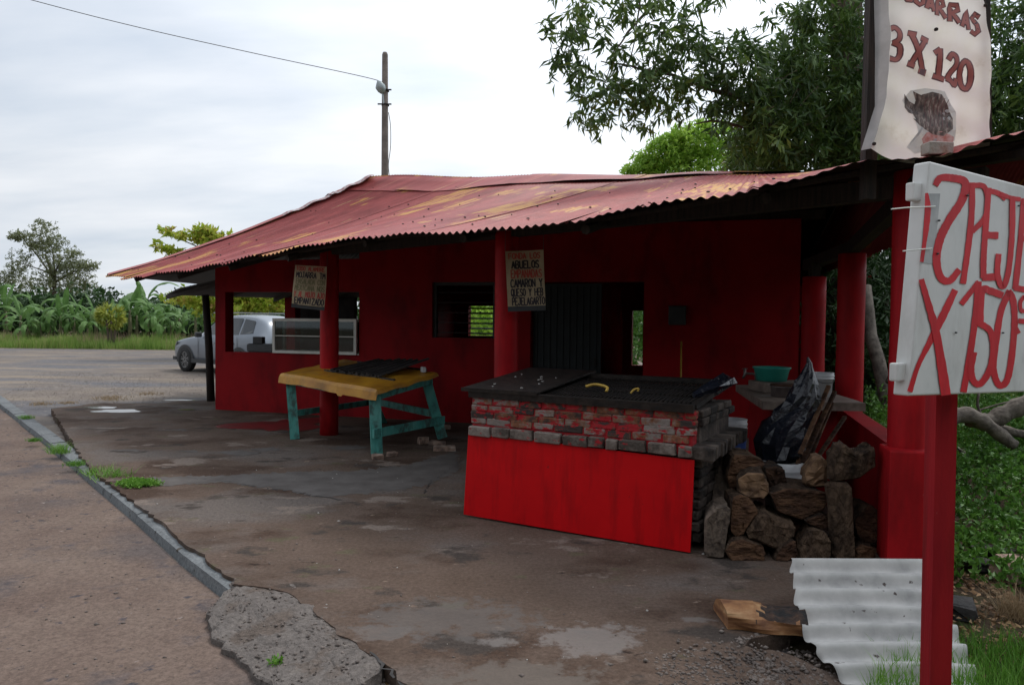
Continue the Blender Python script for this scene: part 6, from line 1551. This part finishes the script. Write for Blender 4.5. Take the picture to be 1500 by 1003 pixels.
# thick undergrowth seen between the right-hand columns, each its own shrub
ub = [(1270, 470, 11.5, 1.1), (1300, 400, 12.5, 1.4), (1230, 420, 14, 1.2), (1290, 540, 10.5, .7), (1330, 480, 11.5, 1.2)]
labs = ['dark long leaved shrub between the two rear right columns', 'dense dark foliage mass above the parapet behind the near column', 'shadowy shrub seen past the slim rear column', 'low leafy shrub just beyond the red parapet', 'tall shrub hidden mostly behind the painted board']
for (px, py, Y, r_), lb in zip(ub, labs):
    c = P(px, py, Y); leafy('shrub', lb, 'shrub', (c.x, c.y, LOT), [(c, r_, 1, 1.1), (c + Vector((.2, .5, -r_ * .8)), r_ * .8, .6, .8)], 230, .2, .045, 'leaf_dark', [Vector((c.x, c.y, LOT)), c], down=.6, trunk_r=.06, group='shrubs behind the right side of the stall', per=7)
# leaning bare trunk beyond the parapet
b = MB(); limb(b, P(1268, 420, 9.6), P(1318, 650, 8.6), .07, .09, .05, seed=3); limb(b, P(1300, 560, 8.8), P(1330, 480, 9.2), .03, .02, .05, seed=4)
tag(b.build('bare_tree', 'grey_bark', smooth=True), 'bare leaning trunk beyond the parapet between the right columns', 'tree trunk')
# backdrop greenery glimpsed through the building and to the right
for k, (x, y, r_, m, lb) in enumerate([(-1.6, 22, 2.2, 'leaf_bright', 'bright green tree glimpsed through the louvred rear window'), (2.9, 24, 2.4, 'leaf_weed', 'green tree glimpsed through the doorway'),
                                    (9, 19, 3.0, 'leaf_dark', 'dark tree far behind the big tree on the right'), (13, 15, 3.2, 'leaf_dark', 'dark tree at the far right edge behind the banner'), (7.8, 14.5, 1.9, 'leaf_dark', 'dark shrubby tree right behind the near column')]):
    leafy('background_tree', lb, 'tree', (x, y, LOT), [(Vector((x, y, 2.1)), r_, 1, 1.0), (Vector((x + 1, y + 1, 1.0)), r_ * .8, .5, .8), (Vector((x - 1, y, .8)), r_ * .7, .5, .8)], 620, .24, .09, m, [Vector((x, y, LOT)), Vector((x, y, 2.4))], trunk_r=.15, per=6)

# unseen trees added behind the camera to cut sky light on the stall front
rt0 = None
for k, x in enumerate(range(-20, 34, 6)):
    if rt0 is None:
        rt0 = leafy('added_shade_tree', 'added dark tree out of view, shading the stall front', 'tree', (0, 0, LOT), [(Vector((0, 0, 5.0)), 3.4, 1, .8), (Vector((1.5, 1, 3.2)), 2.8, .8, .8), (Vector((-1.5, -.5, 3.0)), 2.8, .8, .9), (Vector((0, 0, 1.6)), 2.6, .6, .6)], 420, .5, .22, 'leaf_dark', [Vector((0, 0, LOT)), Vector((0, 0, 4))], trunk_r=.2, per=6, group='unseen trees added to shade the stall front')
        r_ = rt0
    else: r_ = copy_tree(rt0)
    r_.location = (x + (k % 3) * .8, -12.5 - (k % 2) * 2 + max(0, x - 8) * .25, LOT)
# right foreground: weeds, litter, grass
wpoly = [(2.6, 4.9), (3.3, 4.55), (6.5, 5.2), (9, 9), (8, 12), (5.2, 11), (4.0, 8.2), (3.2, 5.8)]
pts_w = scatter(wpoly, 15000, 0); hgt = .12 + .75 * np.clip((pts_w[:, 1] - 5.0) / 3.0, 0, 1) * (0.5 + .5 * np.sin(pts_w[:, 0] * 3.1) * np.sin(pts_w[:, 1] * 2.3) * .6 + .2)
pts_w[:, 2] = LOT + rng.random(len(pts_w)) ** .6 * np.clip(hgt * 1.25, .12, 1.0)
o = fast('weeds', *whorls(pts_w, 6, .062, .032, -.4), 'leaf_weed'); tag(o, 'dense low leafy weeds covering the ground right of the red post', 'weeds', kind='stuff')
b = MB()
q = scatter([(1.9, 3.4), (2.1, 4.3), (2.9, 5.0), (3.6, 5.0), (6, 5.4), (6, 3.9), (3.4, 3.7)], 6500, LOT)
V, T = leaf_arrays(q + np.array([0, 0, .012]), rand_dirs(len(q), 0.0) * np.array([1, 1, .25]), .05, .022); o = fast('leaf_litter', V, T, 'dry_leaf'); tag(o, 'brown dead leaves and chips on the bare soil right of the post', 'leaf litter', kind='stuff')
gpoly = [(1.25, 1.6), (1.62, 3.3), (2.0, 3.75), (3.1, 3.95), (4.5, 3.3), (4.5, 1.6)]
q = scatter(gpoly, 30000, LOT - .02); o = fast('grass', *blades(q, .15, .0030, .8), 'grass_green'); tag(o, 'short bright green grass right of the red post', 'grass', kind='stuff')
q = scatter([(1.05, 2.6), (1.25, 3.1), (1.5, 3.05), (1.6, 2.3), (1.1, 2.3)], 1500, LOT - .02); o = fast('grass', *blades(q, .09, .0026, .8), 'grass_green'); tag(o, 'tuft of grass in the broken ground below the zinc sheet', 'grass', kind='stuff')
c = G(1490, 905, LOT); q = np.array([[c.x, c.y, LOT]]) + rng.normal(size=(260, 3)) * np.array([.05, .04, 0]); o = fast('dry_grass_tuft', *blades(q, .17, .0022, 1.4), 'grass_straw'); tag(o, 'tuft of dry straw coloured grass at the right edge', 'grass tuft')
c = G(1478, 560, LOT)
q = scatter([(4.5, 8.5), (9, 8.5), (13, 16), (5, 16)], 9000, LOT); o = fast('tall_grass', *blades(q, .75, .006, .5), 'grass_tall'); tag(o, 'tall grass behind the fallen branches on the right', 'grass', kind='stuff')
# fallen branches
fb = thing('fallen_branch', 'grey bare fallen branch with forks lying among the weeds at right', 'branch', P(1450, 640, 7.0))
for k, (pts, r0, r1) in enumerate([([(1385, 612), (1420, 608), (1450, 625), (1485, 652)], .085, .055), ([(1420, 612), (1445, 618), (1475, 604), (1510, 588), (1540, 580)], .08, .09), ([(1450, 622), (1480, 632), (1520, 640)], .05, .04), ([(1436, 606), (1432, 592), (1434, 575)], .015, .01), ([(1395, 650), (1425, 668), (1480, 664)], .02, .012), ([(1430, 602), (1470, 590), (1510, 582)], .01, .006)]):
    pp_ = curve3([P(x, y, 7.0 + .1 * k) for x, y in pts], 5); n_ = len(pp_)
    MB().tube(pp_, [(r0 + (r1 - r0) * i / (n_ - 1)) * (1 + .12 * math.sin(i * 1.7)) for i in range(n_)], 10).build('bough' if k < 3 else 'twig', 'grey_bark', fb, smooth=True)
b = MB(); cc = G(1490, 858, LOT); me = rough_box(.34, .2, .16, .04, .012, 5); me.materials.append(MATS['loose_brick']); o = bpy.data.objects.new('rock', me); C.objects.link(o); o.location = G(1492, 852, LOT) + Vector((.05, .1, .05)); o.rotation_euler = (0, .1, .4); tag(o, 'reddish rock half buried in the soil at the right edge', 'rock')
for k, (px, py, s_, lb) in enumerate([(1440, 832, .13, 'dark charred lump on the soil right of the post'), (1405, 893, .16, 'blackened root end at the grass edge beside the post'), (1462, 812, .16, 'dark rotten wood chunk below the weeds')]):
    me = rough_box(s_ * 1.8, s_, s_ * .6, .02, .012, 60 + k); me.materials.append(MATS['soot']); o = bpy.data.objects.new('wood_chunk', me); C.objects.link(o); o.location = G(px, py, LOT) + Vector((0, 0, .02)); o.rotation_euler = (.1, .1, k * 1.1); tag(o, lb, 'wood chunk')

# weeds along the kerb
kw = [(88, 662, .12, .10), (112, 680, .1, .05), (150, 694, .18, .08), (168, 700, .16, .08), (208, 714, .13, .05), (195, 712, .12, .05), (40, 612, .1, .05), (60, 592, .2, .06), (160, 585, .3, .06), (220, 577, .3, .06), (50, 645, .08, .04), (160, 582, .3, .05), (100, 590, .2, .04)]
kl = ['grass tuft growing over the kerb at its upper bend', 'small tuft in the kerb joint below the upper bend', 'long grass lying over the kerb middle', 'drooping grass clump at the kerb middle', 'right part of the low bright weed patch by the kerb', 'low bright green weed patch beside the kerb', 'small tuft near the far kerb', 'dry grass strip at the far slab corner', 'reddish dry weeds left of centre on the far slab edge', 'dry sprawling weeds right on the far slab edge', 'sparse tuft at the road foot of the kerb', 'flat dry weeds on the far slab edge', 'thin dry weeds between far corner and puddle']
for (px, py, r_, h), lb in zip(kw, kl):
    c = G(px, py, -.02); q = np.array([[c.x, c.y, -.03]]) + rng.normal(size=(260, 3)) * np.array([r_ * .5, r_ * .4, 0])
    if py > 705:
        V, T = whorls(q + np.array([0, 0, .05]), 5, .035, .016, -.5)
    else: V, T = blades(q[:170], h * 1.2, .0035, 1.8)
    o = fast('weed_tuft', V, T, 'grass_straw' if py < 600 else 'grass_green'); tag(o, lb, 'weeds', 'tufts of weeds along the slab and kerb', 'stuff')
for k, (px, py) in enumerate([(405, 985), (582, 998)]):
    c = G(px, py, LOT); q = np.array([[c.x, c.y, LOT]]) + rng.normal(size=(14, 3)) * np.array([.012, .012, 0]); V, T = whorls(q + np.array([0, 0, .05]), 4, .028, .014, -.8)
    tag(fast('weed_sprout', V, T, 'grass_green'), ['tiny green sprout at the ragged ramp edge', 'tiny green sprout in the clay by the slab crack'][k], 'sprout')

# far side: verge grass, bananas, trees
q = scatter([(-40, 37.2), (-1, 36.6), (0, 41.5), (-40, 43)], 42000, LOT); q[:, 2] = LOT
hh = .42 + .25 * np.sin(q[:, 0] * .9) * np.sin(q[:, 0] * 2.3 + 1)
o = fast('verge_grass', *blades(q, hh + .12, .016, .5), 'grass_tall'); tag(o, 'tall unmown grass along the far edge of the lot', 'grass', kind='stuff')
q = scatter([(-40, 38.6), (-1, 38), (0, 41.5), (-40, 43)], 9000, LOT); q = q[np.sin(q[:, 0] * 1.1 + 1) + rng.normal(size=len(q)) * .5 > .3]
o = fast('verge_grass', *blades(q, .78, .014, .4), 'grass_pink'); tag(o, 'pinkish seed heads standing in the verge grass', 'grass', kind='stuff')
def banana_leaf(L_, w_, droop, seed):
    rr = random.Random(seed); b = MB(); n = 14; vs = []; ang = math.radians(rr.uniform(48, 72)); x = 0; z = 0; pts = []
    for i in range(n + 1):
        pts.append((x, z)); x += math.cos(ang) * L_ / n; z += math.sin(ang) * L_ / n; ang -= droop / n * (1 + i / n)
    for i, (x, z) in enumerate(pts):
        t_ = i / n; ww = w_ * (0.08 if t_ < .12 else math.sin(min(1, (t_ - .1) / .9) * math.pi) ** .55 * .5 + .02)
        tear = rr.uniform(.72, 1) if i % 2 else 1
        vs += [(x, -ww * tear, z - ww * .45 * rr.uniform(.6, 1.6)), (x, 0, z), (x, ww * tear, z - ww * .45 * rr.uniform(.6, 1.6))]
    fs = []
    for i in range(n): fs += [(3 * i, 3 * i + 1, 3 * i + 4, 3 * i + 3), (3 * i + 1, 3 * i + 2, 3 * i + 5, 3 * i + 4)]
    b.add(vs, fs); return b.mesh('leaf', 'leaf_banana', smooth=False, fix=False)
blm = [banana_leaf(2.6, .42, 2.3, 1), banana_leaf(2.9, .40, 1.6, 2), banana_leaf(2.3, .38, 2.8, 3), banana_leaf(1.9, .36, .4, 4), banana_leaf(2.7, .38, 2.4, 5)]
sm_ = MB().tube([(0, 0, 0), (.02, 0, 1.0), (0, 0, 2.0)], [.14, .11, .06], 9).mesh('pseudostem', 'bark', smooth=True)
mat('banana_stem', [(0.07, 0.07, 0.03), (0.16, 0.15, 0.07)], 0.7, 6, 0.2, 20); sm_.materials.clear(); sm_.materials.append(MATS['banana_stem'])
rbn = random.Random(12)
bl = [(-15, 470), (8, 468), (30, 470), (52, 466), (72, 470), (95, 468), (118, 470), (140, 466), (165, 462), (190, 464), (215, 462), (240, 464), (262, 466), (286, 466), (-5, 480), (40, 482), (88, 480), (128, 482), (200, 480), (250, 482), (300, 470), (320, 470), (60, 474), (108, 476), (225, 474)]
blab = ['banana plant cut by the left picture edge, rear row', 'tall banana plant rising below the left bough of the airy tree', 'banana plant just left of the airy tree trunk', 'rear banana plant standing before the airy tree trunk', 'banana plant with leaves crossing the airy tree crown bottom',
 'banana plant just right of the airy tree', 'banana plant midway between the airy tree and the spiky shrub', 'banana plant just left above the spiky shrub', 'low banana plant directly behind the spiky shrub', 'banana plant just right above the spiky shrub',
 'banana plant under the left tip of the red roof', 'banana plant below the front eave near the roof tip', 'banana plant left of the silver car bonnet', 'banana plant above the silver car bonnet', 'lowest front banana plant at the left picture edge',
 'short front banana plant left of the airy tree trunk', 'short front banana plant below the airy tree', 'short front banana plant left of the spiky shrub', 'short front banana plant right of the spiky shrub', 'short front banana plant left of the car nose',
 'banana plant hidden mostly behind the timber post', 'banana plant hidden mostly behind the red corner pillar', 'middle row banana plant below the airy tree trunk', 'middle row banana plant right of the airy tree', 'middle row banana plant beneath the roof tip']
for k, (px, py) in enumerate(bl):
    Y = 41 + rbn.uniform(-1.0, 5) if k < 14 else 40.5 + rbn.uniform(-.5, 2.5)
    x = (px - 750) / F * Y; sc = rbn.uniform(.72, 1.15) * (1.0 if k < 14 else .75)
    if 150 < px < 190: sc *= .8
    t = thing('banana_plant', blab[k], 'banana plant', (x, Y, LOT), 'banana plants in a row beyond the lot')
    st_ = bpy.data.objects.new('stem', sm_); C.objects.link(st_); st_.parent = t; st_.scale = (sc, sc, sc)
    nl = rbn.randint(8, 12); a0 = rbn.uniform(0, 6)
    for j in range(nl):
        o = bpy.data.objects.new('leaf', blm[rbn.choice([0, 1, 2, 4])] if j else blm[3]); C.objects.link(o); o.parent = t
        o.location = (0, 0, (1.35 + .09 * j if j else 1.95) * sc); o.scale = (sc, sc, sc * (1 if j else 1)); o.rotation_euler = (rbn.uniform(-.25, .25), (rbn.uniform(-.25, .45) if j else -.45), a0 + j * 2.4 + rbn.uniform(-.5, .5)); q_ = rbn.uniform(.75, 1.1); o.scale = (sc * q_, sc * q_, sc * q_)
# dark thicket behind the bananas
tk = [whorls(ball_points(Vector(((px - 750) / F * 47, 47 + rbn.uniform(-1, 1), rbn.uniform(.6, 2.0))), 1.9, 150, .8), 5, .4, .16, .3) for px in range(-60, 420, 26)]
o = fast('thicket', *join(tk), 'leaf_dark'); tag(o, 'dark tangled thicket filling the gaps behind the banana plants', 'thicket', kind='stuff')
# long distant tree line
tk = [whorls(ball_points(Vector((x, 95 + rbn.uniform(-6, 6), rbn.uniform(.5, 3.0))), 5.5, 130, .55), 5, 1.1, .5, .2) for x in range(-95, 100, 6)]
o = fast('distant_trees', *join(tk), 'leaf_dark'); tag(o, 'distant belt of dark trees on the horizon', 'tree line', kind='stuff')
# airy tree at far left
Yt = 58
def PT(px, py): return P(px, py, Yt)
blobs = [(PT(32, 345), .9, 1, .5), (PT(22, 348), .5, .5, .5), (PT(50, 358), .8, .8, .5), (PT(65, 338), 1.1, 1.5, .9), (PT(62, 360), 1.0, 1.2, .9), (PT(30, 382), 1.1, 1.1, .9), (PT(22, 395), .9, .7, .7), (PT(85, 375), 1.6, 2.2, .9), (PT(95, 392), 1.3, 1.6, .8), (PT(115, 388), 1.2, 1, .5), (PT(132, 388), .9, .8, .45), (PT(108, 372), .7, .5, .5), (PT(75, 400), 1.3, 1.2, .8), (PT(130, 418), .7, .6, .7), (PT(10, 405), .8, .6, .6), (PT(60, 415), 1.6, 1.6, .6), (PT(100, 415), 1.6, 1.5, .6), (PT(25, 418), 1.3, 1.1, .7), (PT(85, 355), .9, .8, .7), (PT(120, 402), 1.0, .8, .6)]
leafy('airy_tree', 'tall thin crowned grey green tree above the bananas at far left', 'tree', (PT(75, 400).x, Yt, LOT), blobs, 84, .22, .075, 'leaf_grey', [Vector((PT(78, 400).x, Yt, LOT)), PT(80, 410), PT(66, 372)],
      limbs=[(PT(80, 410), PT(65, 340)), (PT(80, 410), PT(30, 345)), (PT(82, 405), PT(30, 385)), (PT(82, 412), PT(130, 390)), (PT(80, 405), PT(95, 375))], trunk_r=.2, down=.5, per=7)
# spiky rosette shrub in front of the bananas
c = P(163, 463, 38.4)
yc = thing('spiky_shrub', 'round yellow green spiky leaved shrub in the verge before the bananas', 'shrub', (c.x, c.y, LOT))
def spikes(cen, n, L_, w_):
    d = rng.normal(size=(n, 3)); d[:, 2] = np.abs(d[:, 2]) * .9 - .35; d /= np.linalg.norm(d, axis=1)[:, None]
    return leaf_arrays(np.repeat(np.array([cen]), n, 0), d, L_ * rng.uniform(.8, 1.1, n), w_, .2, .18)
parts_ = []
for _ in range(46):
    dv = rng.normal(size=3); dv[2] = dv[2] * .8 + .15; dv /= np.linalg.norm(dv); cc_ = np.array([c.x, c.y, c.z]) + dv * np.array([.42, .42, .40])
    dd_ = dv[None] * 1.1 + rng.normal(size=(22, 3)) * .55; dd_ /= np.linalg.norm(dd_, axis=1)[:, None]
    parts_.append(leaf_arrays(np.repeat(cc_[None], 22, 0), dd_, .44 * rng.uniform(.8, 1.1, 22), .055, .2, .25))
fast('leaves', *join(parts_), 'leaf_yucca', yc)
b = MB(); 
for k in range(3): b.tube([Vector((c.x + (k - 1) * .1, c.y, LOT)), Vector((c.x + (k - 1) * .25, c.y, c.z - .2))], [.06, .05], 7)
b.build('trunk', 'bark', yc)
# sea-almond like tree seen over and under the roof at left
Ya = 30
def PA(px, py): return P(px, py, Ya)
def rosettes(path, n, r_):
    cs = []
    for k in range(n):
        t_ = rng.random(); i = min(int(t_ * (len(path) - 1)), len(path) - 2); f = t_ * (len(path) - 1) - i; p = path[i].lerp(path[i + 1], f)
        cs.append([p.x + rng.normal() * r_, p.y + rng.normal() * r_ * 1.2, p.z + abs(rng.normal()) * r_ * .6])
    return np.array(cs)
alm = thing('almond_tree', 'yellow green tree with tiered horizontal branches rising behind the roof', 'tree', (PA(345, 400).x, Ya, LOT))
tiers = [([PA(222, 361), PA(262, 374), (PA(330, 392))], 60, .13), ([PA(244, 342), PA(290, 352), PA(340, 375)], 90, .18), ([PA(292, 338), PA(310, 345), PA(350, 365)], 80, .16), ([PA(280, 376), PA(330, 385)], 40, .15), ([PA(335, 348), PA(380, 370)], 50, .2),
         ([PA(330, 425), PA(360, 440), PA(420, 440)], 260, .36), ([PA(335, 450), PA(380, 455), PA(425, 452)], 240, .4), ([PA(260, 440), PA(300, 450), PA(340, 470)], 170, .36), ([PA(350, 430), PA(430, 420)], 160, .4)]
A_ = np.concatenate([rosettes(*t_) for t_ in tiers])
fast('crown', *whorls(A_, 8, .24, .12, .1), 'leaf_almond', alm)
b = MB(); ctr = [PA(375, 470), PA(370, 400), PA(350, 365)]
b.tube([Vector((PA(378, 480).x, Ya, LOT)), *ctr], [.16, .13, .1, .05], 9)
for t_ in tiers: limb(b, ctr[1], t_[0][0], .05, .015, .05, seed=2)
b.build('trunk', 'bark', alm, smooth=True)

S.render.engine = 'CYCLES'
S.cycles.max_bounces = 8
S.cycles.transparent_max_bounces = 12
